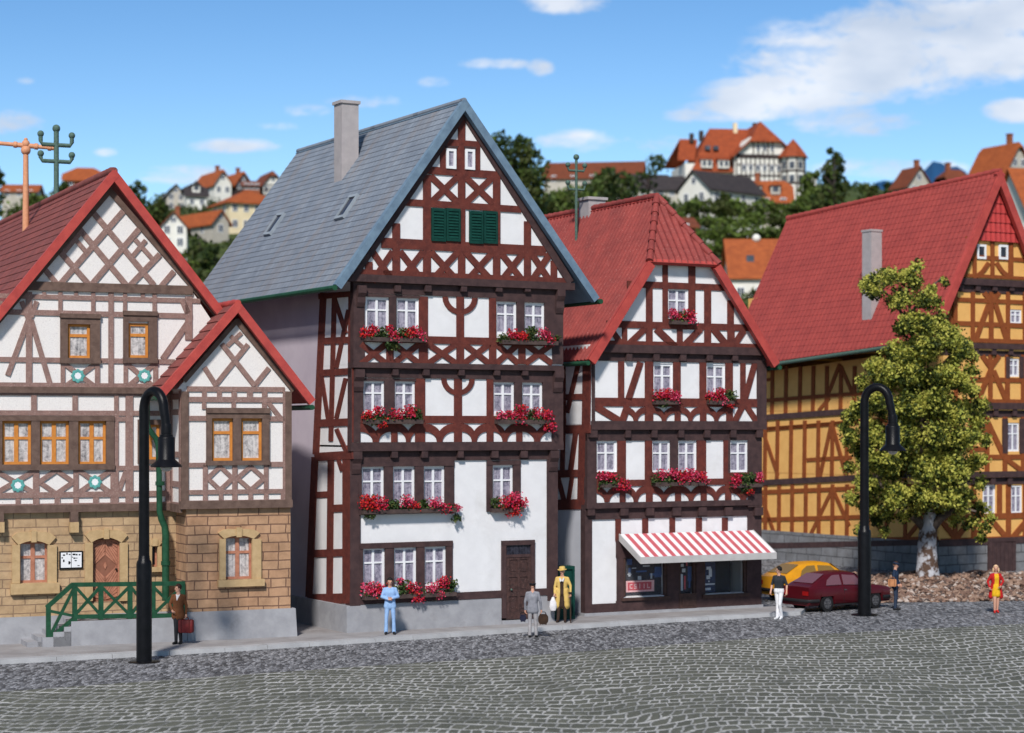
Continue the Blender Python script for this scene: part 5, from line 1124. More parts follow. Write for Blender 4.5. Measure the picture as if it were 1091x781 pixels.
# ================================================================ the tree in front of the ochre house
BARK = mat('pale_flaking_bark', (.46, .46, .49), (.095, .058, .042), 2.2, .85, .8, 18, lo=.46, hi=.55)
FOL = [leafmat('leaf_yellow_green', (.58, .54, .11), (.46, .45, .085)), leafmat('leaf_mid_green', (.37, .38, .065), (.26, .29, .05)), leafmat('leaf_shaded_green', (.050, .070, .012), (.028, .042, .008))]  # shaded gaps painted as dark leaves, highlights as bright ones
def leaf_cloud(mb, rng, c, r, cnt, s, nm=3, sq=(1, 1, .9), shell=.5, lift=0):
    for i in range(cnt):
        d = Vector((rng.gauss(0, 1), rng.gauss(0, 1), rng.gauss(0, 1))).normalized(); k = r*(shell+(1-shell)*rng.random())*(1 if rng.random() < .85 else rng.uniform(1., 1.25))
        q = Vector((d.x*sq[0], d.y*sq[1], d.z*sq[2]))*k
        nz = noise.noise((c+q)*1.6/max(s*11, .3))*.6+noise.noise((c+q)*4.1)*.55+rng.gauss(0, .16)+.10*d.z
        rquad(mb, rng, c+q, s*rng.uniform(.6, 1.3), (0 if nz > .12 else 1 if nz > -.10 else 2) if mb is not None else 0, .62)
tb = at(988, 616, 81); tb.z = .1
TREE = thing('leafy_tree', 'ragged yellow-green deciduous tree with pale flaking bark in front of the ochre house', 'tree', tb)
rng = random.Random(5); sT = 81/FP
lobes = [(930, 300, 14), (948, 297, 15), (966, 297, 13), (975, 284, 9), (990, 306, 11), (1003, 297, 7), (960, 318, 17), (982, 322, 16), (970, 345, 20), (990, 348, 18), (958, 352, 12), (1008, 360, 17), (984, 372, 22), (960, 378, 18), (1022, 372, 16), (1034, 378, 11), (932, 390, 14), (948, 400, 18), (975, 402, 22), (1005, 400, 22), (1028, 408, 17), (1040, 416, 10), (922, 408, 10), (918, 436, 14), (940, 430, 20), (966, 432, 24), (1000, 432, 24), (1024, 440, 18), (908, 466, 14), (930, 462, 20), (960, 464, 24), (992, 464, 25), (1020, 468, 22), (1040, 462, 12), (926, 492, 18), (952, 496, 24), (984, 498, 25), (1012, 500, 22), (1034, 496, 13), (932, 522, 14), (956, 530, 20), (984, 532, 20), (1012, 530, 18), (1030, 526, 13), (1043, 540, 12), (1036, 556, 12), (1050, 561, 9), (1020, 552, 10), (932, 556, 12), (921, 545, 10), (944, 548, 12), (962, 552, 9), (903, 470, 9), (1005, 545, 10), (905, 500, 12), (908, 530, 11), (918, 565, 9), (940, 566, 9), (1056, 552, 8), (1046, 488, 12), (1044, 515, 11), (970, 548, 12), (1022, 545, 12), (988, 536, 14), (1045, 570, 9), (932, 312, 11), (920, 304, 8), (953, 325, 11), (996, 322, 11), (1008, 300, 7), (1002, 338, 11), (1036, 396, 9), (908, 442, 13), (914, 482, 14), (922, 516, 14), (1042, 446, 13), (940, 404, 14), (1018, 388, 14), (930, 540, 13), (1048, 430, 10), (1050, 470, 10), (900, 455, 9), (975, 300, 13)]
cl = [MB() for _ in range(1)]
for x, y, rp in lobes:
    for k in range(4 if rp > 12 else 3):
        c = at(x+rng.uniform(-.35, .35)*rp, y+rng.uniform(-.35, .35)*rp, 81+rng.uniform(-2.2, 2.2)*(.4+.6*min(1, rp/20))); r_ = rp*sT*rng.uniform(.5, .98)
        leaf_cloud(cl[0], rng, c, r_, int(300*(r_/.5)**2.2), .078, sq=(1, 1, .9), shell=.12)
for x, y, rp in lobes:
    if rp > 15: leaf_cloud(cl[0], rng, at(x+rng.uniform(-6, 6), y+rng.uniform(-5, 5), 78.9), rp*sT*.75, int(420*(rp*sT*.75/.5)**1.8), .078, shell=.12)
cl[0].build('crown', FOL, TREE)
m = MB(); px = lambda x, y, dy=0: at(x, y, 81+dy)
m.tube([px(988, 622), px(988, 612), px(988, 600), px(987.5, 585), px(988.5, 570), px(991, 556), px(993, 540)], [.60, .50, .43, .40, .38, .32, .24], 16)
m.build('trunk', BARK, TREE, smooth=True); m = MB()
m.tube([px(992, 545), px(992, 510), px(986, 470), px(980, 420), px(974, 370), px(968, 320)], [.25, .18, .15, .12, .09, .05], 10)
for pts, rr in (([px(988.5, 568), px(979, 556), px(966, 545, .3), px(945, 530, .5), px(930, 500, .8)], [.22, .17, .12, .08, .04]), ([px(990, 566), px(1002, 552, -.3), px(1020, 540, -.6), px(1040, 545, -.8)], [.24, .18, .11, .04]), ([px(993, 545), px(1008, 515, .6), px(1024, 470, .9), px(1030, 420, 1.)], [.16, .12, .08, .03]), ([px(988, 490), px(965, 455, -.8), px(935, 425, -1.2), px(928, 395, -1.2)], [.12, .09, .06, .03]), ([px(980, 430), px(1000, 395, -.6), px(1020, 370, -.8)], [.13, .09, .03]), ([px(972, 350), px(950, 318, .3), px(930, 300, .5)], [.08, .05, .03]), ([px(970, 335), px(988, 310, -.2), px(1003, 296, -.2)], [.08, .05, .03])): m.tube(pts, rr, 9)
m.build('limbs', mat('limb_bark', (.15, .12, .10), (.07, .05, .04), 4, .85, .6, 20), TREE, smooth=True)
# ================================================================ people: one continuous body each, grown from tapered limbs
SKIN = mat('skin', (.62, .34, .24), (.55, .29, .20), 8, .55, spec=.3); EYE = mat('eye_dark', (.03, .025, .025), rough=.3); LIP = mat('lip', (.42, .14, .12), rough=.5)
SHOE = mat('black_shoe', (.015, .015, .016), rough=.45)
def cloth(name, c, c2=None): return mat(name, c, c2 or tuple(q*.72 for q in c), 7, .8, .3, 24)
VOX = .0135
def person(name, label, px, z, rz, mats, pose, coat=None, hair=None, hat=None, scale=1.0, female=False, bald=False, height=1.75, extras=None):
    """mats: dict skin/top/legs/shoe ; local frame: facing -Y, x to the person's left seen from behind (+x = picture right when facing the camera)"""
    root = thing(name, label, 'person', (0, 0, 0))
    order = ['skin', 'top', 'legs', 'shoe', 'shirt', 'coat2']; V = lambda *a: Vector(a)
    J = dict(pelvis=V(0, 0, .93), waist=V(0, 0, 1.08), chest=V(0, .0, 1.27), neck=V(0, .01, 1.45), head=V(0, -.015, 1.60),
             lsh=V(.178, .01, 1.375), rsh=V(-.178, .01, 1.375), lel=V(.23, .03, 1.12), rel=V(-.23, .03, 1.12), lha=V(.24, -.05, .87), rha=V(-.24, -.05, .87),
             lhip=V(.085, 0, .92), rhip=V(-.085, 0, .92), lkn=V(.10, -.02, .50), rkn=V(-.10, -.02, .50), lan=V(.10, .01, .085), ran=V(-.10, .01, .085))
    if female: J['lsh'].x = .16; J['rsh'].x = -.16
    for k, v in pose.items():
        if k in J: J[k] = V(*v)
    ltoe = J['lan']+V(.02, -.17, -.05); rtoe = J['ran']+V(-.02, -.17, -.05)
    if 'ltoe' in pose: ltoe = V(*pose['ltoe'])
    if 'rtoe' in pose: rtoe = V(*pose['rtoe'])
    segs = []
    def S(a, b, r0, r1, mt): segs.append((V(*a) if not isinstance(a, Vector) else a, V(*b) if not isinstance(b, Vector) else b, r0, r1, mt))
    shoulders = (J['lsh']+J['rsh'])/2
    for sx in (-1, 0, 1):
        S(J['pelvis']+V(.075*sx, 0, 0), J['waist']+V(.06*sx, 0, 0), .115, .105, 'top'); S(J['waist']+V(.06*sx, 0, 0), J['chest']+V(.085*sx, 0, 0), .105, .118, 'top')
        S(J['chest']+V(.085*sx, 0, 0), J['chest']+V(.10*sx, 0, .10), .115, .075, 'top')
    S(J['lsh'], J['rsh'], .062, .062, 'top')
    for q in 'lr': S(J['neck']-V(0, -.005, .045), J[q+'sh']+(J['neck']-J[q+'sh'])*.18, .055, .050, 'top')
    S(J['neck']-V(0, 0, .06), J['neck']+V(0, -.008, .06), .062, .056, 'skin')
    h = J['head']; fw = V(*pose.get('look', (0, -1, 0))).normalized(); sd = V(-fw.y, fw.x, 0).normalized() if abs(fw.z) < .9 else V(1, 0, 0); up = fw.cross(sd); up = up if up.z > 0 else -up
    hp = lambda f, s_, u_: h+fw*f+sd*s_+up*u_
    S(hp(-.012, 0, .045), hp(-.008, 0, .03), .088, .088, 'skin'); S(hp(.012, 0, .0), hp(.030, 0, -.055), .076, .050, 'skin'); S(hp(-.03, 0, .01), hp(-.0, 0, -.03), .078, .066, 'skin')
    S(hp(.088, 0, .012), hp(.104, 0, -.014), .011, .017, 'skin'); S(hp(.05, 0, -.088), hp(.066, 0, -.082), .026, .020, 'skin')
    for s_ in (-1, 1): S(hp(-.004, s_*.082, .015), hp(-.010, s_*.084, -.02), .016, .014, 'skin'); S(hp(.070, s_*.030, .034), hp(.070, s_*.050, .030), .018, .016, 'skin')
    sleeve = pose.get('sleeve', 1.0)
    for sd_ in 'lr':
        sh, el, ha = J[sd_+'sh'], J[sd_+'el'], J[sd_+'ha']
        S(sh, el, .062, .047, 'top')
        if sleeve < .6: S(el, ha, .042, .029, 'skin')
        else: S(el, el.lerp(ha, .9), .047, .038, 'top'); S(el.lerp(ha, .85), ha, .030, .027, 'skin')
        hip, kn, an = J[sd_+'hip'], J[sd_+'kn'], J[sd_+'an']; lm = 'legs'
        S(hip, kn, .092, .064, lm); S(kn, kn.lerp(an, .35), .062, .060, pose.get('shin', lm)); S(kn.lerp(an, .35), an, .060, pose.get('hem', .052), pose.get('shin', lm))
        toe = ltoe if sd_ == 'l' else rtoe; heel = an+V(0, .035, -.045); S(heel, toe, .044, .040, 'shoe'); S(an-V(0, 0, .015), an+V(0, -.06, -.035), .046, .044, 'shoe')
    for q in (coat or []): S(*q)
    tb = MB()
    for a, b, r0, r1, mt in segs:
        ax = b-a; L = ax.length
        if L < 1e-4: ax = V(0, 0, 1e-3); L = 1e-3
        t = ax/L; pr = []; k = 5
        for i in range(k+1): an_ = -math.pi/2+math.pi/2*i/k; pr.append((a+t*(r0*math.sin(an_)), max(r0*math.cos(an_), .0015)))
        for i in range(k+1): an_ = math.pi/2*i/k; pr.append((b+t*(r1*math.sin(an_)), max(r1*math.cos(an_), .0015)))
        tb.tube([p for p, _ in pr], [r for _, r in pr], 14)
    tmp = tb.build('tmp', SKIN)
    md = tmp.modifiers.new('r', 'REMESH'); md.mode = 'VOXEL'; md.voxel_size = VOX; md.use_smooth_shade = True
    ms = tmp.modifiers.new('s', 'SMOOTH'); ms.factor = .5; ms.iterations = 3
    dg = bpy.context.evaluated_depsgraph_get(); me = bpy.data.meshes.new_from_object(tmp.evaluated_get(dg)); bpy.data.objects.remove(tmp)
    me.materials.clear()
    for k in order: me.materials.append(mats.get(k, mats['top']))
    idx = []
    for f in me.polygons:
        c = f.center; best = 9; bi = 0
        for a, b, r0, r1, mt in segs:
            ab = b-a; L2 = ab.length_squared; t = 0 if L2 < 1e-9 else max(0, min(1, (c-a).dot(ab)/L2)); d = (c-a-ab*t).length-(r0+(r1-r0)*t)
            if d < best: best = d; bi = order.index(mt)
        if 'shirtv' in pose and bi == 1:
            w_, zb = pose['shirtv']
            if c.y < -.02 and abs(c.x-J['chest'].x) < w_*max(0., (c.z-zb)/(1.48-zb)) and c.z > zb: bi = 4
        if 'front' in pose and bi in (1, 5) and c.y < -.01:
            w_, z0, z1 = pose['front']
            if abs(c.x-pose.get('frontx', 0)) < w_ and z0 < c.z < z1: bi = 4
        if 'belt' in pose and bi == 1 and c.z < pose['belt']and abs(c.x) < .2: bi = 2
        idx.append(bi)
    me.polygons.foreach_set('material_index', idx); me.polygons.foreach_set('use_smooth', [True]*len(idx))
    # fingers, each its own bent chain rooted in the palm
    fb = MB()
    for sd_ in 'lr':
        el, ha = J[sd_+'el'], J[sd_+'ha']; t = (ha-el).normalized(); t = V(*pose[sd_+'hd']).normalized() if sd_+'hd' in pose else t
        inw = V(-1 if sd_ == 'l' else 1, 0, 0); inw = (inw-t*inw.dot(t)).normalized(); fwd = V(0, -1, 0); fwd = (fwd-t*fwd.dot(t)-inw*fwd.dot(inw)); fwd = fwd.normalized() if fwd.length > .1 else t.cross(inw).normalized()
        palm = ha+t*.045; fb.tube([ha-t*.01, ha+t*.03, ha+t*.085], [.026, .033, .026], 10); curl = pose.get('curl', .6)
        for k, (ln, off) in enumerate(((.070, .030), (.078, .010), (.073, -.010), (.058, -.028))):
            p = ha+t*.075+fwd*off; pts = [p]; dr = t.copy()
            for j in range(3): dr = (dr*math.cos(curl)+inw*math.sin(curl)).normalized(); pts.append(pts[-1]+dr*ln/3*1.1)
            fb.tube(pts, [.0105, .010, .009, .007], 7)
        p = ha+t*.03+fwd*.028; fb.tube([p, p+fwd*.030+t*.02, p+fwd*.034+t*.05+inw*.015], [.0125, .011, .008], 7)
    b0 = bmesh.new(); b0.from_mesh(me); nv = {}
    for f, mi in zip(fb.f, fb.mi):
        vs = []
        for i in f:
            if i not in nv: nv[i] = b0.verts.new(fb.v[i])
            vs.append(nv[i])
        try: q = b0.faces.new(vs); q.material_index = 0; q.smooth = True
        except ValueError: pass
    b0.to_mesh(me); b0.free()
    ob = bpy.data.objects.new('body', me); COL.objects.link(ob); ob.parent = root
    fm = MB()
    for s_ in (-1, 1): fm.ball(hp(.079, s_*.031, .018), .0125, 8, 6)
    fm.build('eyes', EYE, root); fm = MB(); fm.tube([hp(.077, -.024, -.052), hp(.086, 0, -.053), hp(.077, .024, -.052)], .0075, 6); fm.build('mouth', LIP, root)
    if hair:
        hm = MB(); long_ = hair[1]; rows = []
        for i in range(9):
            th = i/8*math.pi*.5*(1.0 if not long_ else 1.0)
            row = []
            for j in range(20):
                a = 2*math.pi*j/20; f = math.cos(a)                    # f=1 forward
                lim = (1.0 if f > .55 else 1.75 if f < .2 else 1.0+.75*(.55-f)/.35); th2 = i/8*math.pi*.5*lim*(.78 if f > .55 else 1)
                rr = .103+.005*math.sin(j*7.3+i*3.1)
                q = hp(rr*math.sin(th2)*f-.012, rr*.98*math.sin(th2)*math.sin(a), .046+rr*math.cos(th2)); row.append(q)
            rows.append(row)
        hm.grid(rows, cu=True); hm.face(rows[0])
        if long_:
            for a in (-2.2, -1.7, -1.3, 1.3, 1.7, 2.2, 2.7, 3.14, -2.7):
                hm.tube([hp(.095*math.cos(a)-.01, .098*math.sin(a), .03), hp(.098*math.cos(a)-.012, .105*math.sin(a), -.05), hp(.085*math.cos(a)-.015, .108*math.sin(a), -.13)], [.035, .04, .018], 8)
        hm.build('hair', hair[0], root, smooth=True)
    if hat: hat(root, hp)
    if extras: extras(root, J)
    root.rotation_euler.z = R(rz); root.location = gnd(px[0], px[1], z)+Vector((0, 0, z*0)); root.location.z = z; root.scale = (scale*.93, scale*.96, scale)
    return root, J
def cap_hat(matl, peak=True):
    def f(root, hp):
        m = MB(); rows = []
        for r_, u_ in ((.101, .042), (.105, .060), (.120, .074), (.114, .092), (.07, .110), (.001, .116)): rows.append([hp(r_*1.05*math.cos(a)-.008, r_*math.sin(a), u_) for a in [2*math.pi*j/20 for j in range(20)]])
        m.grid(rows, cu=True)
        if peak: m.prism([hp(.08*math.cos(a)+.055, .085*math.sin(a), .055-.02*math.cos(a)) for a in [-1.4+2.8*i/8 for i in range(9)]], [hp(.08*math.cos(a)+.055, .085*math.sin(a), .064-.02*math.cos(a)) for a in [-1.4+2.8*i/8 for i in range(9)]])
        m.build('cap', matl, root, smooth=True)
    return f
def brim_hat(matl):
    def f(root, hp):
        m = MB(); rows = []
        for r_, u_ in ((.100, .050), (.155, .052), (.158, .060), (.108, .072), (.104, .13), (.085, .162), (.001, .155)): rows.append([hp(r_*1.08*math.cos(a)-.008, r_*math.sin(a), u_+.012*abs(math.sin(a))*(r_ > .15)) for a in [2*math.pi*j/22 for j in range(22)]])
        m.grid(rows, cu=True); m.build('hat', matl, root, smooth=True)
    return f
def world_pt(root, p): 
    return root.location+Matrix.Rotation(root.rotation_euler.z, 3, 'Z') @ (Vector(p)*root.scale)
def case(name, label, cat, top, rz, w, h, d, matl, strap=None, rounded=.3):
    r = thing(name, label, cat, (0, 0, 0)); m = MB(); rows = []
    for t in (-d/2, -d/2*.8, d/2*.8, d/2):
        k = .94 if abs(t) > d/2*.9 else 1.0; row = []
        for cx, cz, a0 in ((w/2, h/2, 0), (-w/2, h/2, 90), (-w/2, -h/2, 180), (w/2, -h/2, 270)):
            rr = min(w, h)*.16*1.0*rounded*3
            for i in range(5):
                a = R(a0+90*i/4); row.append(Vector(((cx-math.copysign(rr, cx)+rr*math.cos(a))*k, t, (cz-math.copysign(rr, cz)+rr*math.sin(a))*k)))
        rows.append(row)
    m.grid(rows, cu=True); m.face(rows[0][::-1]); m.face(rows[-1]); m.build('case_body', matl, r, smooth=True)
    m = MB(); m.tube([(-.075, 0, h/2-.01), (-.07, 0, h/2+.045), (-.04, 0, h/2+.065), (.04, 0, h/2+.065), (.07, 0, h/2+.045), (.075, 0, h/2-.01)], .013, 8); m.build('handle', SHOE if strap is None else strap, r, smooth=True)
    m = MB()
    for x in (-w*.28, w*.28): m.box((x, 0, 0), (.03, d+.012, h+.012))
    m.build('straps', strap or matl, r)
    r.location = Vector(top)-Vector((0, 0, h/2+.06)); r.rotation_euler.z = R(rz); return r
PZ = .12
BROWN = cloth('brown_coat', (.15, .058, .025)); BLACKT = cloth('black_trousers', (.022, .022, .026)); SHIRTW = cloth('white_shirt', (.75, .73, .74)); BLUEC = cloth('pale_blue_overall', (.30, .47, .74), (.24, .38, .63)); GREYC = cloth('grey_jacket', (.27, .27, .30), (.20, .20, .225)); GREYT = cloth('light_grey_trousers', (.40, .38, .39)); YELC = cloth('yellow_coat', (.68, .47, .15), (.55, .37, .11)); BRT = cloth('dark_brown_trousers', (.055, .034, .025)); CHAR = cloth('charcoal_shirt', (.034, .037, .045)); WHT = cloth('white_trousers', (.78, .77, .78), (.70, .69, .72)); NAVC = cloth('navy_uniform', (.022, .038, .075)); REDC = cloth('red_coat', (.50, .020, .020)); YELD = cloth('yellow_dress', (.80, .46, .02)); HAIRB = mat('black_hair', (.015, .013, .013), rough=.55, bump=.5); HAIRD = mat('dark_brown_hair', (.05, .025, .018), rough=.6, bump=.5); HAIRL = mat('blond_hair', (.72, .48, .30), (.60, .38, .22), 20, .6, .5, 30)
ST = mat('white_shoe', (.75, .75, .76), rough=.5); RS = mat('red_shoe', (.55, .03, .025), rough=.45)
# man with the suitcase by the sandstone house
skirt = lambda zt, zb, r0, r1, y=0, mt='top', xs=(-.07, 0, .07): [((x, y, zt), (x*1.5, y, zb), r0, r1, mt) for x in xs]
p, J = person('person', 'man in brown jacket and black trousers carrying a suitcase by the green railing', (190, 686), PZ, -12, dict(skin=SKIN, top=BROWN, legs=BLACKT, shoe=SHOE, shirt=SHIRTW), dict(look=(-.75, -.66, 0), shirtv=(.085, 1.26), rel=(-.27, -.02, 1.14), rha=(-.13, -.17, .98), lel=(.25, .03, 1.12), lha=(.27, -.03, .86), lkn=(.07, -.03, .5), rkn=(-.06, -.05, .5), lan=(.07, .03, .085), ran=(-.05, -.06, .085)), coat=skirt(.95, .80, .12, .115), hair=(HAIRD, False), scale=1.0)
case('suitcase', 'dark red suitcase in the hand of the man in the brown jacket', 'suitcase', world_pt(p, J['lha'])+Vector((.0, 0, -.09)), -12, .44, .38, .15, mat('maroon_leather', (.17, .022, .022), (.10, .014, .016), 8, .5), mat('maroon_strap', (.09, .016, .016), rough=.5))
# man in pale blue
p, J = person('person', 'black-haired man in pale blue overalls with folded hands beneath the geraniums', (415.5, 675.8), PZ, 5, dict(skin=SKIN, top=BLUEC, legs=BLUEC, shoe=SHOE), dict(lel=(.27, -.03, 1.15), rel=(-.27, -.03, 1.15), lha=(.06, -.19, 1.11), rha=(-.05, -.20, 1.08), lhd=(-1, -.1, -.1), rhd=(1, -.1, .0), look=(0, -1, -.15), lkn=(.12, -.02, .5), rkn=(-.12, -.02, .5), lan=(.13, .01, .085), ran=(-.13, .01, .085), hem=.07), coat=skirt(.98, .86, .112, .11, xs=(-.065, 0, .065)), hair=(HAIRB, False), scale=.99)
# man in grey from behind, with a bag and a case
p, J = person('person', 'man in grey jacket and black beret seen from behind, carrying two bags', (567.5, 679), 0, 178, dict(skin=SKIN, top=GREYC, legs=GREYT, shoe=SHOE), dict(lel=(.25, .02, 1.12), lha=(.25, -.03, .85), rel=(-.26, .02, 1.12), rha=(-.29, -.03, .86), lkn=(.09, -.01, .5), rkn=(-.10, -.02, .5), lan=(.10, .0, .085), ran=(-.12, -.03, .085), look=(-.2, -1, 0), hem=.062), coat=skirt(.98, .84, .115, .115, xs=(-.06, 0, .06)), hair=(HAIRD, False), hat=cap_hat(mat('black_beret', (.015, .015, .018), rough=.9), False), scale=.97)
case('brown_bag', 'rounded dark brown bag in the hand of the man in grey', 'bag', world_pt(p, J['rha'])+Vector((.06, 0, -.07)), -4, .31, .31, .16, mat('dark_brown_leather', (.055, .030, .018), (.03, .017, .012), 8, .5), None, .8)
case('navy_bag', 'small round navy bag in the hand of the man in grey', 'bag', world_pt(p, J['lha'])+Vector((-.07, 0, -.08)), 0, .20, .21, .12, mat('navy_leather', (.020, .022, .045), (.012, .013, .03), 8, .5), None, 1.0)
# old man in the yellow coat
flap = [((sx*.12, .03, 1.0), (sx*.15, .02, .52), .115, .11, 'top') for sx in (-1, 1)]+[((sx*.12, -.03, 1.0), (sx*.16, -.03, .54), .09, .085, 'top') for sx in (-1, 1)]+[((0, .06, 1.0), (0, .06, .55), .11, .12, 'top')]
p, J = person('person', 'man in open yellow coat and hat leaning on a stick before the green board', (599, 663), PZ, -8, dict(skin=SKIN, top=YELC, legs=BRT, shoe=cloth('brown_shoe', (.045, .026, .02)), shirt=BRT), dict(front=(.062, .30, 1.30), lel=(.29, -.05, 1.15), lha=(.30, -.17, .90), rel=(-.25, .0, 1.12), rha=(-.25, -.08, .90), look=(-.3, -1, -.1), curl=.9, lkn=(.10, -.02, .5), rkn=(-.11, -.02, .5), lan=(.10, .0, .085), ran=(-.14, .0, .085)), coat=flap, hair=(mat('grey_hair', (.42, .40, .38), rough=.7), False), hat=brim_hat(YELC), scale=1.02, extras=lambda root, J: (lambda m: (m.tube([(-.07, -.115, 1.40), (-.03, -.135, 1.30), (.0, -.14, 1.34), (.03, -.135, 1.30), (.07, -.115, 1.40)], [.03, .045, .045, .045, .03], 8), m.build('scarf', SHIRTW, root, smooth=True)))(MB()))
w = world_pt(p, J['lha']+Vector((.0, -.02, 0))); st = thing('walking_stick', 'dark walking stick in the hand of the man in the yellow coat', 'cane', (w.x, w.y, PZ)); m = MB(); m.tube([(w.x+.01, w.y-.02, PZ+.002), (w.x, w.y, w.z+.0), (w.x, w.y-.01, w.z+.05)], [.022, .024, .024], 8); m.build('shaft', BRT, st); m = MB(); m.tube([(w.x-.07, w.y, w.z+.03), (w.x-.03, w.y, w.z+.055), (w.x+.05, w.y, w.z+.05)], .024, 8); m.build('grip', BRT, st)
w = world_pt(p, J['rha']); pb = thing('white_bag', 'limp white carrier bag in the hand of the man in the yellow coat', 'bag', (w.x-.04, w.y-.03, w.z-.56)); m = MB(); m.lathe([(.005, .0), (.09, .03), (.125, .15), (.11, .28), (.06, .40), (.03, .46)], (w.x-.05, w.y-.03, w.z-.56), 16, sx=1., sy=.6); m.build('sack', mat('white_plastic_bag', (.75, .73, .74), (.62, .60, .62), 9, .5, .5, 14), pb, smooth=True); m = MB(); m.tube([(w.x-.07, w.y-.03, w.z-.14), (w.x-.03, w.y-.02, w.z-.03), (w.x-.01, w.y-.03, w.z-.14)], .010, 6); m.build('handle', SHIRTW, pb)
# man in white trousers
p, J = person('person', 'man in dark short-sleeved shirt and white trousers walking past the shop', (830, 660), 0, -30, dict(skin=SKIN, top=CHAR, legs=WHT, shoe=ST), dict(sleeve=.4, belt=1.02, look=(-.95, -.3, 0), lel=(.27, .05, 1.14), lha=(.29, -.02, .90), rel=(-.27, .02, 1.12), rha=(-.27, -.10, .90), lkn=(.07, -.10, .50), rkn=(-.06, .02, .5), lan=(.07, .06, .085), ran=(-.05, -.03, .085), hem=.062), coat=[], hair=(HAIRB, False), scale=1.02)
# postman
p, J = person('person', 'man in navy uniform and cap standing sideways behind the dark red car', (954, 650), 0, 68, dict(skin=SKIN, top=NAVC, legs=cloth('slate_blue_trousers', (.035, .05, .085)), shoe=SHOE), dict(lel=(.25, .0, 1.12), lha=(.22, -.12, .92), rel=(-.25, .02, 1.12), rha=(-.2, -.12, .93), look=(0, -1, -.3), lkn=(.08, -.02, .5), rkn=(-.08, -.02, .5), lan=(.08, .02, .085), ran=(-.09, .0, .085)), coat=skirt(.95, .84, .12, .12), hair=(HAIRD, False), hat=cap_hat(NAVC), scale=.98)
w = world_pt(p, (-.30, .06, .96)); case('satchel', 'tan satchel at the hip of the man in navy uniform', 'bag', w+Vector((0, 0, .22)), -12, .29, .26, .11, mat('tan_leather', (.52, .24, .11), (.42, .18, .08), 8, .55), mat('tan_strap', (.30, .13, .06), rough=.5))
# woman in red
fl = [((sx*.10, .02, 1.0), (sx*.19, .02, .60), .105, .10, 'top') for sx in (-1, 1)]+[((0, .05, 1.0), (0, .06, .58), .10, .12, 'top')]+[((sx*.04, -.03, 1.0), (sx*.06, -.05, .66), .10, .10, 'coat2') for sx in (-1, 1)]
p, J = person('person', 'blond woman in red coat over yellow dress walking on the grey setts', (1061, 653), 0, -6, dict(skin=SKIN, top=REDC, legs=SKIN, shoe=RS, shirt=YELD, coat2=YELD), dict(front=(.075, .55, 1.42), frontx=.02, lel=(.29, .02, 1.15), lha=(.16, -.16, .98), rel=(-.31, .02, 1.13), rha=(-.25, -.10, .92), look=(-.1, -1, 0), lkn=(.08, .0, .5), rkn=(-.05, -.08, .5), lan=(.06, .06, .095), ran=(-.05, -.05, .085), hem=.042), coat=fl, hair=(HAIRL, True), scale=.95, female=True)
# green board leaning by the shop corner
F = Q0.left(-.10); q0, q1 = F.uv(588, 660), F.uv(612, 657); c = at(600, 658, 1)
gc = gnd(601, 659.5, .12); GF = Fac.yaw(gnd(588, 660.5, .12), 20); GB = thing('green_board', 'dark green panelled board standing against the wall behind the man in yellow', 'board', gc)
b = Beams(GF, .0); vA, vB = .12, GF.uv(600, 603.5)[1]; uB = GF.uv(612.5, 650)[0]
b.ru(0, vA, uB, vB, d0=-.5, d1=-.05); b.build('panel', GREENB, GB)
b = Beams(GF, .0)
for a0, b0_, a1, b1_ in ((0, vA, .08, vB), (uB-.08, vA, uB, vB), (.08, vA, uB-.08, vA+.10), (.08, vB-.10, uB-.08, vB), (.08, (vA+vB)/2-.05, uB-.08, (vA+vB)/2+.05)): b.ru(a0, b0_, a1, b1_, d0=-.048, d1=.0)
b.build('frame', GREENB, GB)
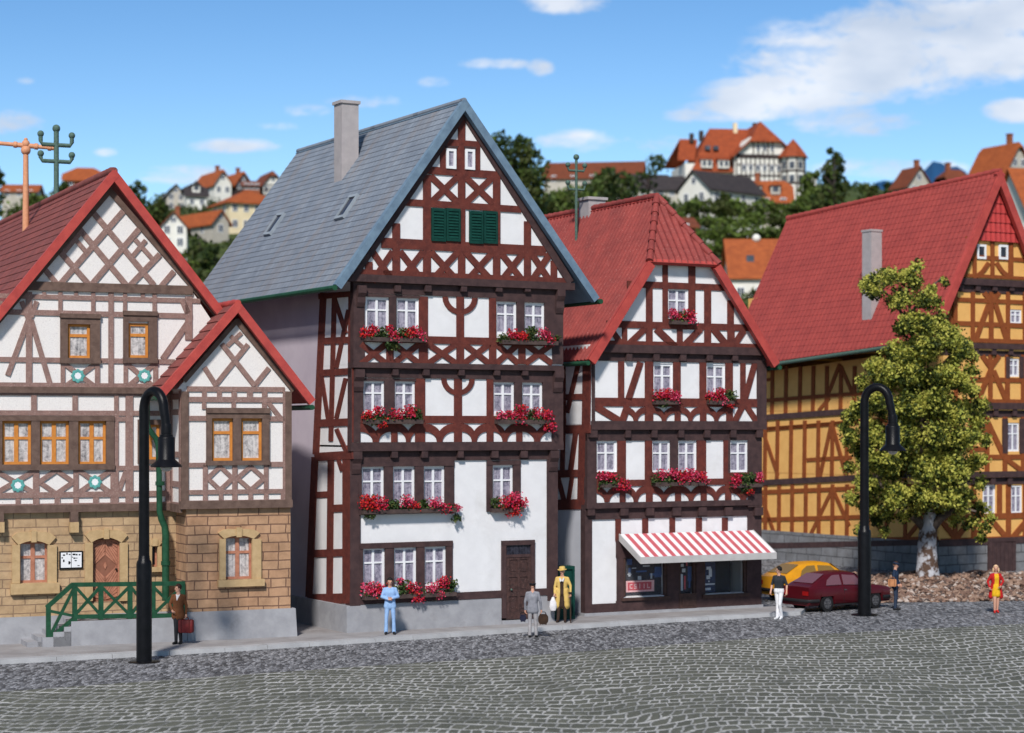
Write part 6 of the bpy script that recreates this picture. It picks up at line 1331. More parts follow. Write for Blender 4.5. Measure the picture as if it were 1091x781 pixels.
# ================================================================ ground, setts, pavement
def ground_mats():
    m, nt, b = newmat('grey_granite_chips'); co = coord(nt)
    mq = N(nt, 'ShaderNodeMapping'); mq.inputs['Scale'].default_value = (3.3, 1.0, 1); nt.links.new(co, mq.inputs[0]); cq = mq.outputs[0]
    v = N(nt, 'ShaderNodeTexVoronoi', i_Scale=3.6); v.feature = 'F1'; nt.links.new(cq, v.inputs['Vector'])
    c = ramp(nt, v.outputs['Color'], [(.28, (.045, .045, .05)), (.40, (.17, .17, .18)), (.60, (.24, .24, .255)), (.78, (.42, .42, .44))])
    v2 = N(nt, 'ShaderNodeTexVoronoi', i_Scale=3.6); v2.feature = 'DISTANCE_TO_EDGE'; nt.links.new(cq, v2.inputs['Vector'])
    f = ramp(nt, v2.outputs['Distance'], [(.01, (.55, .55, .55)), (.14, (1, 1, 1))]); c = mixc(nt, 1., c, f, 'MULTIPLY')
    c = mixc(nt, .25, c, ramp(nt, noise_(nt, co, .5, 4), [(.35, (.07, .07, .075)), (.65, (.20, .20, .21))]))
    nt.links.new(c, b.inputs['Base Color']); b.inputs['Roughness'].default_value = .8
    bump_(nt, b, v2.outputs['Distance'], .9, .10)
    m2, nt, b = newmat('laid_cobbles'); co = coord(nt)
    mp = N(nt, 'ShaderNodeMapping'); mp.inputs['Rotation'].default_value = (0, 0, R(-9)); nt.links.new(co, mp.inputs[0])
    sx = N(nt, 'ShaderNodeSeparateXYZ'); nt.links.new(mp.outputs[0], sx.inputs[0])
    def M(op, a, bb=None):
        n = N(nt, 'ShaderNodeMath', operation=op)
        for i, q in enumerate((a, bb)):
            if q is None: continue
            if hasattr(q, 'links'): nt.links.new(q, n.inputs[i])
            else: n.inputs[i].default_value = q
        return n.outputs[0]
    nz = N(nt, 'ShaderNodeTexNoise', i_Scale=.9, i_Detail=3.); nt.links.new(co, nz.inputs['Vector']); ns = N(nt, 'ShaderNodeSeparateColor'); nt.links.new(nz.outputs['Color'], ns.inputs[0])
    nl = noise_(nt, co, .13, 2, .5)
    arc = M('MULTIPLY', M('MULTIPLY', 1.0, M('SINE', M('ADD', M('MULTIPLY', sx.outputs[0], .62), M('MULTIPLY', nl, 6.)))), .9)
    yy = M('ADD', M('ADD', M('MULTIPLY', sx.outputs[1], .47), M('MULTIPLY', arc, .34)), M('MULTIPLY', ns.outputs[0], .30)); xx = M('ADD', M('ADD', sx.outputs[0], M('MULTIPLY', ns.outputs[1], .40)), M('MULTIPLY', sx.outputs[1], -.30))
    cb = N(nt, 'ShaderNodeCombineXYZ'); nt.links.new(xx, cb.inputs[0]); nt.links.new(yy, cb.inputs[1])
    t = N(nt, 'ShaderNodeTexBrick', i_Scale=1.0); t.offset = .5; t.squash = .72; t.squash_frequency = 3; t.offset_frequency = 2
    t.inputs['Brick Width'].default_value = .35; t.inputs['Row Height'].default_value = .29; t.inputs['Mortar Size'].default_value = .052; t.inputs['Mortar Smooth'].default_value = 1.; t.inputs['Bias'].default_value = .0
    t.inputs['Color1'].default_value = (.135, .134, .105, 1); t.inputs['Color2'].default_value = (.080, .081, .063, 1); t.inputs['Mortar'].default_value = (.34, .34, .33, 1); nt.links.new(cb.outputs[0], t.inputs['Vector'])
    # grit in the joints is washed out in places
    g = ramp(nt, noise_(nt, co, .55, 4, .65), [(.36, (.22, .22, .22)), (.56, (1, 1, 1))])
    jn = M('ADD', t.outputs['Fac'], M('MULTIPLY', M('SUBTRACT', noise_(nt, co, 3.4, 4, .7), .5), 1.5)); jn = ramp(nt, jn, [(.34, (0, 0, 0)), (.56, (1, 1, 1))]); gm = M('MULTIPLY', jn, g)
    stone = mixc(nt, .35, t.outputs['Color'], ramp(nt, noise_(nt, co, 7, 4, .7), [(.3, (.05, .055, .045)), (.7, (.16, .17, .14))]))
    stone = mixc(nt, M('MULTIPLY', jn, .8), stone, (.10, .105, .09)); fl = ramp(nt, noise_(nt, co, 11, 3, .7), [(.58, (0, 0, 0)), (.68, (.55, .55, .55))]); stone = mixc(nt, fl, stone, (.25, .25, .235))
    c = mixc(nt, gm, stone, ramp(nt, noise_(nt, co, 9, 3), [(.3, (.33, .325, .31)), (.7, (.64, .63, .60))]))
    nt.links.new(c, b.inputs['Base Color']); b.inputs['Roughness'].default_value = .8; b.inputs['Specular IOR Level'].default_value = .2
    inv = M('SUBTRACT', 1.0, t.outputs['Fac']); h = M('ADD', M('MULTIPLY', inv, .8), M('MULTIPLY', noise_(nt, co, 6, 4, .7), .5)); bump_(nt, b, h, .8, .07)
    return m, m2
CHIPS, COBB = ground_mats()
GRASS = mat('hill_grass', (.075, .10, .030), (.04, .06, .02), .25, .9, .5, 3, stain=(.08, .5, (.13, .12, .05), .7))
m = MB(); m.face([(-1500, -200, 0), (1500, -200, 0), (1500, 3500, 0), (-1500, 3500, 0)]); structure(m.build('ground', CHIPS))
# the sett-paved square lies a little proud of the chippings
edge = [(-260, 760), (-60, 742), (0, 737), (140, 727), (270, 718), (400, 709), (545, 700), (700, 688), (845, 677), (980, 670), (1091, 664.5), (1250, 657), (1500, 648)]
E = [gnd(x, y, .006) for x, y in edge]
for p_ in E: p_.z = .006
m = MB(); m.face([Vector((-60, -30, .006)), Vector((90, -30, .006)), Vector((90, E[-1].y, .006))]+E[::-1]+[Vector((-60, E[0].y, .006))]); structure(m.build('cobbled_road', COBB))
# pavement: slab and kerb stones
front = [(-330, 727), (-150, 717), (0, 708), (120, 701.5), (240, 694.8), (330, 689), (400, 684.5), (480, 679), (540, 675), (600, 671), (660, 667), (720, 663), (790, 659), (853, 655.6)]
Fp = [gnd(x, y) for x, y in front]
def inset(P, d):
    out = []
    for i, q in enumerate(P):
        t = (P[min(i+1, len(P)-1)]-P[max(i-1, 0)]).normalized(); out.append(q+Vector((-t.y, t.x, 0))*d)
    return out
K2 = inset(Fp, .42); ends = [Vector((Fp[-1].x+.35, Fp[-1].y+1.3, 0)), Vector((Fp[-1].x-2.0, Fp[-1].y+4.0, 0))]
m = MB(); Z = Vector((0, 0, .12)); poly = [Fp[0]+Vector((0, 40, 0))]+K2+[ends[0]-Vector((.3, .1, 0)), ends[1]]+[Vector((ends[1].x, ends[1].y+20, 0))]
m.prism([q+Vector((0, 0, -.1)) for q in poly], [q+Z for q in poly]); structure(m.build('pavement', PAVE))
m = MB(); acc = 0
for i in range(len(Fp)-1):
    L = (Fp[i+1]-Fp[i]).length; k = max(1, round(L/1.6))
    for j in range(k):
        a, b_ = j/k, (j+1)/k-.012/L; A1, B1 = Fp[i].lerp(Fp[i+1], a), Fp[i].lerp(Fp[i+1], b_); A2, B2 = K2[i].lerp(K2[i+1], a), K2[i].lerp(K2[i+1], b_)
        z = Vector((0, 0, .124+.004*math.sin(acc*2.7))); acc += 1
        m.prism([A1, B1, B2, A2], [A1+z+(A2-A1)*.06, B1+z+(B2-B1)*.06, B2+z, A2+z])
A1, A2 = Fp[-1]+Vector((.02, 0, 0)), ends[0]; m.prism([A1, A2, A2-Vector((.35, .1, 0)), K2[-1]+Vector((.02, 0, 0))], [A1+Z*1.03, A2+Z*1.03, A2-Vector((.35, .1, 0))+Z*1.03, K2[-1]+Vector((.02, 0, 0))+Z*1.03])
structure(m.build('kerb', KERB))
# bed of rubble round the tree
RUB = [mat('rubble_tan', (.33, .22, .165), (.22, .14, .10), 5, .85), mat('rubble_brown', (.20, .12, .09), (.13, .08, .06), 5, .85), mat('rubble_pale', (.48, .40, .35), (.36, .29, .25), 5, .85), mat('rubble_dark', (.10, .075, .065), (.07, .05, .045), 5, .85)]
rng = random.Random(3); m = MB()
bl, br_, = gnd(925, 642), gnd(1200, 638)
def bed_h(t, s): return .26*math.sin(math.pi*min(1, max(0, s*.5+.02)))**.7*(min(1, t*6))*(.8+.25*math.sin(t*19)+.15*math.sin(t*43+1))
cell = []
for i in range(61):
    row = []
    for j in range(13):
        t, s = i/60, j/12; q = bl.lerp(br_, t)+Vector((-.3*s, 12.0*s, 0)); q.z = bed_h(t, s)-.06; row.append(q)
    cell.append(row)
m.grid(cell, 1)
for k in range(4200):
    t = rng.random(); s = rng.random()**1.6*.9; q = bl.lerp(br_, t)+Vector((-.3*s+rng.gauss(0, .1), 12*s-.25*rng.random(), 0)); q.z = bed_h(t, s)+rng.uniform(-.05, .05); r_ = rng.uniform(.05, .15)*(1.4 if rng.random() < .06 else 1)
    rot = Matrix.Rotation(rng.uniform(0, 6), 3, 'Z') @ Matrix.Rotation(rng.uniform(-.6, .6), 3, 'X'); P = []
    for sx_, sy_, sz_ in ((1, 0, 0), (-1, 0, 0), (0, 1, 0), (0, -1, 0), (0, 0, 1), (0, 0, -1)): P.append(q+rot @ (Vector((sx_*rng.uniform(.8, 1.4), sy_*rng.uniform(.7, 1.1), sz_*rng.uniform(.5, .9)))*r_))
    mi = rng.choice((0, 0, 0, 1, 1, 2, 3))
    for f in ((0, 2, 4), (2, 1, 4), (1, 3, 4), (3, 0, 4), (2, 0, 5), (1, 2, 5), (3, 1, 5), (0, 3, 5)): m.face([P[i] for i in f], mi)
o = m.build('rubble', RUB); tag(o, 'bed of tan and brown rubble stones round the foot of the leafy tree', 'rubble', kind='stuff')
# ================================================================ the hill behind the town
def hill_z(X, Y):
    t = max(0, min(1, (Y-125)/305)); t = t*t*(3-2*t)*.35+t*.65; xp = X/max(Y, 1)*FP+CX
    top = 56-13*max(0, min(1, (175-xp)/170))+4*max(0, min(1, (xp-640)/120))-5*max(0, min(1, (xp-880)/140))
    z = top*t-max(0, (Y-440))*.16
    return z+1.6*noise.noise(Vector((X*.02, Y*.02, 0)))*t*2-.6*(1-t)-.3
m = MB(); rows = []
for j in range(70):
    Y = 115+j*7.5 if j < 60 else 565+(j-60)*30
    rows.append([(X, Y, hill_z(X, Y)) for X in [(-260+520*i/90)*(.5+Y/600) for i in range(91)]])
m.grid(rows); structure(m.build('hill', GRASS, smooth=True))
MTN = mat('hazed_forest_ridge', (.020, .085, .20), (.015, .065, .165), .002, .95)  # forest ridge with the distance haze painted in as blue
m = MB(); rows = []
for j in range(15):
    row = []
    for i in range(61):
        xp = 760+520*i/60; Y = 2600+70*j; base = at(1003, 173.5, 3090).z
        h = base*(.86+.14*math.exp(-((xp-1003)/40)**2)*1.0+.06*math.exp(-((xp-944)/24)**2)+.02*math.exp(-((xp-1060)/30)**2)+.012*math.sin(xp*.21))-40
        prof = math.sin(math.pi*min(1, (j+.01)/14*1.0)); p_ = at(xp, 455, Y); p_.z = h*(.12+.88*prof)+40*prof; row.append(p_)
    rows.append(row)
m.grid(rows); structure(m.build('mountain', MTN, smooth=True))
# ---------------------------------------------------------------- far houses
def far_house(label, x, yb, Y, wpx, dm, hpx, rpx, yaw, wm, rm, gable='front', cols=2, rws=2, hip=0., chim=1, name='far_house', cat='house', strip=None, side_cols=2, over=.5, gwin=1, dorm=0, wsize=(.95, 1.3)):
    s = Y/FP; w, d, hw, hr = wpx*s, dm, hpx*s, rpx*s; c = at(x, yb, Y)
    root = thing(name, label, cat, (0, 0, 0)); a, dd = w/2, d/2; m = MB()
    m.prism([(-a, -dd, -6), (a, -dd, -6), (a, dd, -6), (-a, dd, -6)], [(-a, -dd, hw), (a, -dd, hw), (a, dd, hw), (-a, dd, hw)])
    if gable == 'front': m.prism([(-a, -dd+.002, hw-.01), (a, -dd+.002, hw-.01), (0, -dd+.002, hw+hr*(1-hip))], [(-a, dd-.002, hw-.01), (a, dd-.002, hw-.01), (0, dd-.002, hw+hr*(1-hip))]) if hip < 1 else None
    elif hip < 1: m.prism([(-a+.002, -dd, hw-.01), (-a+.002, dd, hw-.01), (-a+.002, 0, hw+hr*(1-hip))], [(a-.002, -dd, hw-.01), (a-.002, dd, hw-.01), (a-.002, 0, hw+hr*(1-hip))])
    m.build('wall', wm, root)
    m = MB(); A, D = a, dd
    swap = gable != 'front'
    if swap: A, D = dd, a
    k = hr/A; e_ = over; L = D+over; rx = D*hip if hip < 1 else min(D*.98, A)
    fx = (lambda p: (p[1], p[0], p[2])) if swap else (lambda p: p)
    ze, zr = hw-k*e_+.05, hw+hr+.05; ry = L-rx if hip else L; th = .18
    def slab(q):
        q = [Vector(fx(p)) for p in q]; m.prism([p-Vector((0, 0, th)) for p in q], q)
    if hip and hip < 1:
        zh = hw+hr*(1-hip)+.05; xh = A*hip
        for sg in (-1, 1): slab([(sg*(A+e_), -L, ze), (sg*xh, -L, zh), (0, -L+A*hip, zr), (0, L-A*hip, zr), (sg*xh, L, zh), (sg*(A+e_), L, ze)])
        for sg in (-1, 1): slab([(-xh, sg*L, zh), (xh, sg*L, zh), (0, sg*(L-A*hip), zr)])
    elif hip >= 1:
        for sg in (-1, 1): slab([(sg*(A+e_), -L, ze), (0, -L+rx+e_, zr), (0, L-rx-e_, zr), (sg*(A+e_), L, ze)]); slab([(-A-e_, sg*L, ze), (A+e_, sg*L, ze), (0, sg*(L-rx-e_), zr)])
    else:
        for sg in (-1, 1): slab([(sg*(A+e_), -L, ze), (0, -L, zr), (0, L, zr), (sg*(A+e_), L, ze)])
    rf = m.build('roof', rm, root)
    for q in range(chim):
        m = MB(); cx, cy = (A*.25, -D*.3+q*D*.7); p = Vector(fx((cx, cy, 0))); m.box((p.x, p.y, hw+hr*.9), (.7, .7, hr*.6+1.2)); m.box((p.x, p.y, hw+hr*1.2+.65), (.9, .9, .15)); m.build('chimney', BRICKR, rf)
    def win(px_, py_, z, ax, w_=wsize[0], h_=wsize[1]):
        m = MB(); sgn = -1
        if ax == 'y':
            m.prism([(px_-w_/2, py_-.06, z), (px_+w_/2, py_-.06, z), (px_+w_/2, py_-.06, z+h_), (px_-w_/2, py_-.06, z+h_)], [(px_-w_/2, py_+.03, z), (px_+w_/2, py_+.03, z), (px_+w_/2, py_+.03, z+h_), (px_-w_/2, py_+.03, z+h_)], 0)
            for u0, u1 in ((-.42, -.04), (.04, .42)): m.face([(px_+u0*w_, py_-.065, z+.1), (px_+u1*w_, py_-.065, z+.1), (px_+u1*w_, py_-.065, z+h_-.1), (px_+u0*w_, py_-.065, z+h_-.1)], 1)
        else:
            q = 1 if px_ > 0 else -1
            m.prism([(px_-.03*q, py_-w_/2, z), (px_-.03*q, py_+w_/2, z), (px_-.03*q, py_+w_/2, z+h_), (px_-.03*q, py_-w_/2, z+h_)], [(px_+.06*q, py_-w_/2, z), (px_+.06*q, py_+w_/2, z), (px_+.06*q, py_+w_/2, z+h_), (px_+.06*q, py_-w_/2, z+h_)], 0)
            for u0, u1 in ((-.42, -.04), (.04, .42)): m.face([(px_+.065*q, py_+u0*w_, z+.1), (px_+.065*q, py_+u1*w_, z+.1), (px_+.065*q, py_+u1*w_, z+h_-.1), (px_+.065*q, py_+u0*w_, z+h_-.1)], 1)
        m.build('window', [FRAMEW, FARGL], root)
    for r_ in range(rws):
        z = hw*(r_+.28)/max(rws, 1)+.1
        for q in range(cols): win(-a+w*(q+.5)/cols, -dd, z, 'y')
        for q in range(side_cols):
            for xs in (-a, a): win(xs, -dd+d*(q+.5)/side_cols, z, 'x')
    if gable == 'front' and hip < 1:
        for q in range(gwin): win((q-(gwin-1)/2)*1.6, -dd, hw+hr*.22, 'y', .9, min(1.2, hr*.4))
    if strip:
        m = MB()
        for q in range(cols*2+1):
            xx = -a+w*q/(cols*2); m.box((xx, -dd-.03, hw*.5), (.16, .08, hw))
        for z in (hw*.02, hw*.5, hw*.98): m.box((0, -dd-.035, z), (w, .08, .18))
        m.build('timber_frame', strip, root)
    for q in range(dorm):
        t = (q+.5)/dorm-.5; yy = -A*.55; zz = hw+hr*(1-.55)
        m = MB(); xx = t*D*1.5; m.box((xx, yy-.3, zz+.2), (1.5, 1.6, 1.5)); f = m.build('dormer', wm, rf)
        m = MB(); m.prism([(xx-1.0, yy-1.4, zz+.85), (xx+1.0, yy-1.4, zz+.85), (xx, yy-1.4, zz+1.75)], [(xx-1.0, yy+1.2, zz+.85), (xx+1.0, yy+1.2, zz+.85), (xx, yy+1.2, zz+1.75)]); m.build('dormer_roof', rm, f)
        m = MB(); m.box((xx, yy-1.12, zz+.3), (.9, .04, .9)); m.build('dormer_window', FARGL, f)
    root.location = c; root.rotation_euler.z = R(yaw)
    return root
G1 = 'houses on the hill'
far_house('large cream house with broad orange hipped roof beside the slate roof', 264, 268, 330, 62, 9, 50, 15, 28, FARC, ROOFO, 'side', 5, 3, 1., 0, over=.6, side_cols=2)
far_house('white gabled house with brown roof and a balcony just above the dark red verge', 186, 270, 300, 27, 10, 26, 15, 8, FARW, ROOFB, 'front', 2, 2, 0, 1)
far_house('pale grey house with rust roof between the white gable and the cream house', 214, 256, 318, 20, 12, 17, 12, 40, FARG, ROOFO, 'front', 1, 1, 0, 0)
far_house('small beige gabled house with dark roof uppermost beside the dark trees', 184, 228, 398, 20, 9, 18, 11, 18, FARG, ROOFD, 'front', 2, 2, 0, 0)
far_house('white house with steep charcoal roof next to the beige gable', 207, 226, 392, 21, 10, 15, 15, 15, FARW, ROOFD, 'side', 2, 1, .4, 0, dorm=1)
far_house('white gabled house with bright orange roof standing highest behind the cream house', 226, 213, 410, 19, 12, 15, 14, 30, FARW, ROOFO, 'front', 2, 1, .2, 1)
far_house('dark boarded house with orange roof between two orange neighbours on the hilltop', 248, 208, 420, 18, 12, 9, 13, 30, FARD, ROOFO, 'front', 2, 1, .2, 1)
far_house('low rust-walled house on the hilltop left of the dark red roof', 267, 207, 416, 17, 9, 7, 7, 10, BRICKR, ROOFB, 'side', 3, 1, 0, 0)
far_house('white house with deep brown roof and timbered gable touching the slate roof', 284, 212, 425, 23, 11, 12, 15, 22, FARW, ROOFB, 'front', 3, 1, .35, 0, strip=FARD)
far_house('broad house with rust red hipped roof behind the ridge of the sandstone house', 91, 206, 380, 42, 9, 12, 15, 10, BRICKR, ROOFO, 'side', 3, 1, .6, 0)
far_house('low house with faded orange roof behind the salmon mast', 24, 215, 400, 36, 9, 9, 9, 5, FARG, ROOFO, 'side', 3, 1, 0, 0)
far_house('long barn-like house with wide rust roof beside the big dark tree', 634, 200, 380, 102, 11, 8, 19, -8, FARG, ROOFB, 'side', 5, 1, 0, 0)
far_house('dark-roofed house half hidden by trees above the crimson ridge', 690, 216, 350, 40, 9, 14, 16, 12, FARG, ROOFD, 'side', 3, 1, 0, 0)
far_house('low dark-roofed house directly beside the white gabled house', 716, 216, 345, 34, 9, 12, 16, -5, FARG, ROOFD, 'side', 3, 1, 0, 0)
far_house('bright white gabled house with long dark roof below the timbered hotel', 768, 224, 300, 44, 12, 20, 19, -48, FARW, ROOFD, 'front', 2, 1, 0, 0, side_cols=4, gwin=1)
far_house('orange-roofed house with two dark dormers below the hotel turret', 815, 226, 315, 52, 9, 9, 24, -4, FARG, ROOFO, 'side', 3, 1, .3, 1, dorm=2)
far_house('small rust brown shed roof just behind the crimson half-hip', 724, 258, 240, 22, 8, 14, 12, 5, BRICKR, ROOFB, 'side', 1, 1, 0, 0)
oh = far_house('white house with plain orange roof and one skylight between crimson and raspberry roofs', 804, 330, 250, 58, 9, 35, 40, 0, FARW, ROOFO, 'side', 3, 1, 0, 0)
OH = oh
far_house('pale beige gabled house with brown roof before the blue mountain', 971, 212, 340, 30, 4.5, 14, 19, 24, FARG, ROOFB, 'front', 2, 1, 0, 1)
far_house('low dark brown roofed house right of the beige gable', 1016, 212, 345, 28, 6, 13, 18, 20, FARD, ROOFB, 'side', 3, 1, .5, 1)
far_house('tall house with steep orange roof and grey boarded gable above the raspberry ridge', 1066, 212, 300, 40, 8, 24, 33, 28, FARG, ROOFO, 'front', 2, 2, .15, 1, gwin=2)
far_house('white house with orange roof at the edge beside the raspberry gable', 1098, 290, 220, 46, 9, 55, 55, 15, FARW, ROOFO, 'side', 3, 2, 0, 0)
for o in [q for q in bpy.data.objects if q.name.startswith('far_house')]: o['group'] = G1
ROOFH = tile_mat('hotel_red_tile', (.33, .070, .024), (.21, .045, .018), (.45, .15, .07), .7)
# ---------------------------------------------------------------- the timbered hotel on its hill
Yh = 350; s = Yh/FP; c = at(782, 207, Yh)
H = thing('timbered_hotel', 'big timbered hilltop hotel with orange roofs, gable wing and corner turret', 'hotel', c)
H.rotation_euler.z = R(8)
m = MB(); P = lambda x, z: ((x-790)*s, (206-z)*s)
def hx(x): return (x-790)*s
def hz(y): return (206-y)*s
m.prism([(hx(730), -5, -8), (hx(788), -5, -8), (hx(788), 6, -8), (hx(730), 6, -8)], [(hx(730), -5, hz(178)), (hx(788), -5, hz(178)), (hx(788), 6, hz(178)), (hx(730), 6, hz(178))])
m.prism([(hx(780), -7, -8), (hx(842), -7, -8), (hx(842), 8, -8), (hx(780), 8, -8)], [(hx(780), -7, hz(170)), (hx(842), -7, hz(170)), (hx(842), 8, hz(170)), (hx(780), 8, hz(170))])
m.prism([(hx(782), -6.99, hz(170.1)), (hx(840), -6.99, hz(170.1)), (hx(826), -6.99, hz(151)), (hx(796), -6.99, hz(151))], [(hx(782), 6, hz(170.1)), (hx(840), 6, hz(170.1)), (hx(826), 6, hz(151)), (hx(796), 6, hz(151))])
m.build('wall', FARW, H0 if False else H) if False else None
def hb(name, matl, parent, smooth=False):
    """build in the hotel's own frame"""
    o = bpy.data.objects.new(name, None); bpy.data.objects.remove(o)
    me_p = parent; loc = parent.location.copy() if parent.parent is None else None
    sv = [Vector(v) for v in m.v]; off = Vector((0, 0, 0)); p = parent
    while p: off += p.location; p = p.parent
    m.v[:] = [v+off for v in sv]; return m.build(name, matl, parent, smooth)
hb('wall', FARW, H)
s_h = s; s = 250/FP; m = MB(); zz = 35*s+40*s*.42; m.box((-.9, -4.5*.58-.10, zz), (.95, .5, 1.0)); hb('skylight', FARGL, OH); m = MB(); m.ball((.2, -.15, 35*s+40*s+.1), .55, 10, 8); hb('vent_ball', FARW, OH, True); s = s_h
def roofslab(pts, th=.25):
    m.prism([Vector(p)-Vector((0, 0, th)) for p in pts], [Vector(p) for p in pts])
m = MB(); a, b_ = hx(724), hx(800); r0, r1 = hx(764), hx(797); ze, zr = hz(187), hz(136)
roofslab([(hx(736), -6.2, hz(186)), (hx(790), -6.2, hz(186)), (r1+2, .5, zr), (r0, .5, zr)]); roofslab([(hx(736), 7, hz(186)), (r0, .5, zr), (r1+2, .5, zr), (hx(790), 7, hz(186))]); roofslab([(hx(736), -6.2, hz(186)), (r0, .5, zr), (hx(736), 7, hz(186))])
roofslab([(hx(723), -4.0, hz(173)), (hx(742), -4.0, hz(173)), (hx(752), 1.5, hz(147)), (hx(733), 1.5, hz(147))]); roofslab([(hx(723), 7, hz(173)), (hx(733), 1.5, hz(147)), (hx(752), 1.5, hz(147)), (hx(742), 7, hz(173))])
main_r = hb('roof', ROOFH, H)
m = MB(); apx_ = (hx(811.5), hz(132)); 
roofslab([(hx(776), -8, hz(172)), (hx(795), -8, hz(155)), (apx_[0], -4.6, apx_[1]), (apx_[0], 8, apx_[1]), (hx(776), 8, hz(172))]); roofslab([(hx(846), -8, hz(170)), (hx(846), 8, hz(170)), (apx_[0], 8, apx_[1]), (apx_[0], -4.6, apx_[1]), (hx(829), -8, hz(155))]); roofslab([(hx(795), -8, hz(155)), (hx(829), -8, hz(155)), (apx_[0], -4.6, apx_[1])])
roofslab([(hx(830), 2, hz(160)), (hx(851), 2, hz(160)), (hx(846), 6, hz(146)), (hx(826), 6, hz(146))])
gr_ = hb('gable_roof', ROOFH, H)
m = MB(); 
for x in [782+5*k for k in range(12)]: m.box((hx(x), -7.05, hz(188)), (.22, .1, 5.6))
for y in (171, 180, 191, 202): m.box((hx(811), -7.06, hz(y)), (58*s, .1, .25 if y != 171 else .7))
for x in [800+5.2*k for k in range(5)]: m.box((hx(x), -7.05, hz(161)), (.22, .1, 3.2))
hb('timber_frame', FARD, H)
for x, y in [(x, y) for y in (183, 162) for x in (790, 797, 805, 812, 820, 827, 835) if not (y == 162 and (x < 800 or x > 825))]+[(x, 199) for x in (800, 812, 824)]:
    m = MB(); m.box((hx(x), -7.1, hz(y)), (.75, .1, 1.1)); m.box((hx(x), -7.13, hz(y)), (.55, .08, .9), 0, 1); hb('window', [FRAMEW, FARGL], H)
for x in (751, 769):
    m = MB(); m.box((hx(x), -6.0, hz(179)), (1.9, 1.2, 1.5)); m.box((hx(x)-.45, -6.62, hz(179)), (.6, .06, .9), 0, 1); m.box((hx(x)+.45, -6.62, hz(179)), (.6, .06, .9), 0, 1); m.prism([(hx(x)-1.2, -6.8, hz(175)), (hx(x)+1.2, -6.8, hz(175)), (hx(x)+1.2, -5, hz(175)+.7), (hx(x)-1.2, -5, hz(175)+.7)], [(hx(x)-1.2, -6.8, hz(175)+.15), (hx(x)+1.2, -6.8, hz(175)+.15), (hx(x)+1.2, -5, hz(175)+.85), (hx(x)-1.2, -5, hz(175)+.85)], 2); hb('dormer', [FARW, FARGL, ROOFH], main_r)
for x in (756, 765):
    m = MB(); m.box((hx(x), -3.4, hz(160)), (.9, .7, .7)); hb('roof_window', FARGL, main_r)
for x, y0, y1 in ((791.5, 146, 130), (744, 152, 142), (754.5, 150, 139), (813, 138, 129.5)):
    m = MB(); m.box((hx(x), .2, (hz(y0)+hz(y1))/2), (.7, .7, (y0-y1)*s)); hb('chimney', FARC if x == 791.5 else FARD, main_r)
m = MB(); tc = (hx(842), -7.5); m.lathe([(2.1, -8), (2.1, hz(172)), (.01, hz(171.9))], (tc[0], tc[1], 0), 8); tw = hb('turret', FARW, H)
m = MB(); m.lathe([(2.75, hz(172.5)), (2.0, hz(166)), (.9, hz(158)), (.05, hz(152.5))], (tc[0], tc[1], 0), 8); hb('turret_roof', ROOFH, tw)
m = MB(); m.lathe([(2.18, hz(188)), (2.2, hz(187)), (2.18, hz(186))], (tc[0], tc[1], 0), 8); m.lathe([(2.18, hz(201)), (2.2, hz(200)), (2.18, hz(199))], (tc[0], tc[1], 0), 8)
for k in range(8): m.tube([(tc[0]+2.12*math.cos(k*math.pi/4), tc[1]+2.12*math.sin(k*math.pi/4), -4), (tc[0]+2.12*math.cos(k*math.pi/4), tc[1]+2.12*math.sin(k*math.pi/4), hz(173))], .14, 5)
hb('turret_timbers', FARD, tw)
for k in (4, 5, 6, 7):
    for y in (181, 195):
        a_ = (k+.5)*math.pi/4; m = MB(); m.box((tc[0]+1.97*math.cos(a_), tc[1]+1.97*math.sin(a_), hz(y)), (.9, .1, 1.2), a_+math.pi/2); hb('window', FARGL, tw)
m = MB(); m.box((hx(858), -3, hz(202)), (4.2, 5, 4.)); m.box((hx(858), -3, hz(189)), (4.8, 5.6, .4), 0, 1); m.box((hx(858), -5.55, hz(199)), (3.4, .1, 1.2), 0, 2); hb('annex', [FARW, FARD, FARGL], H)
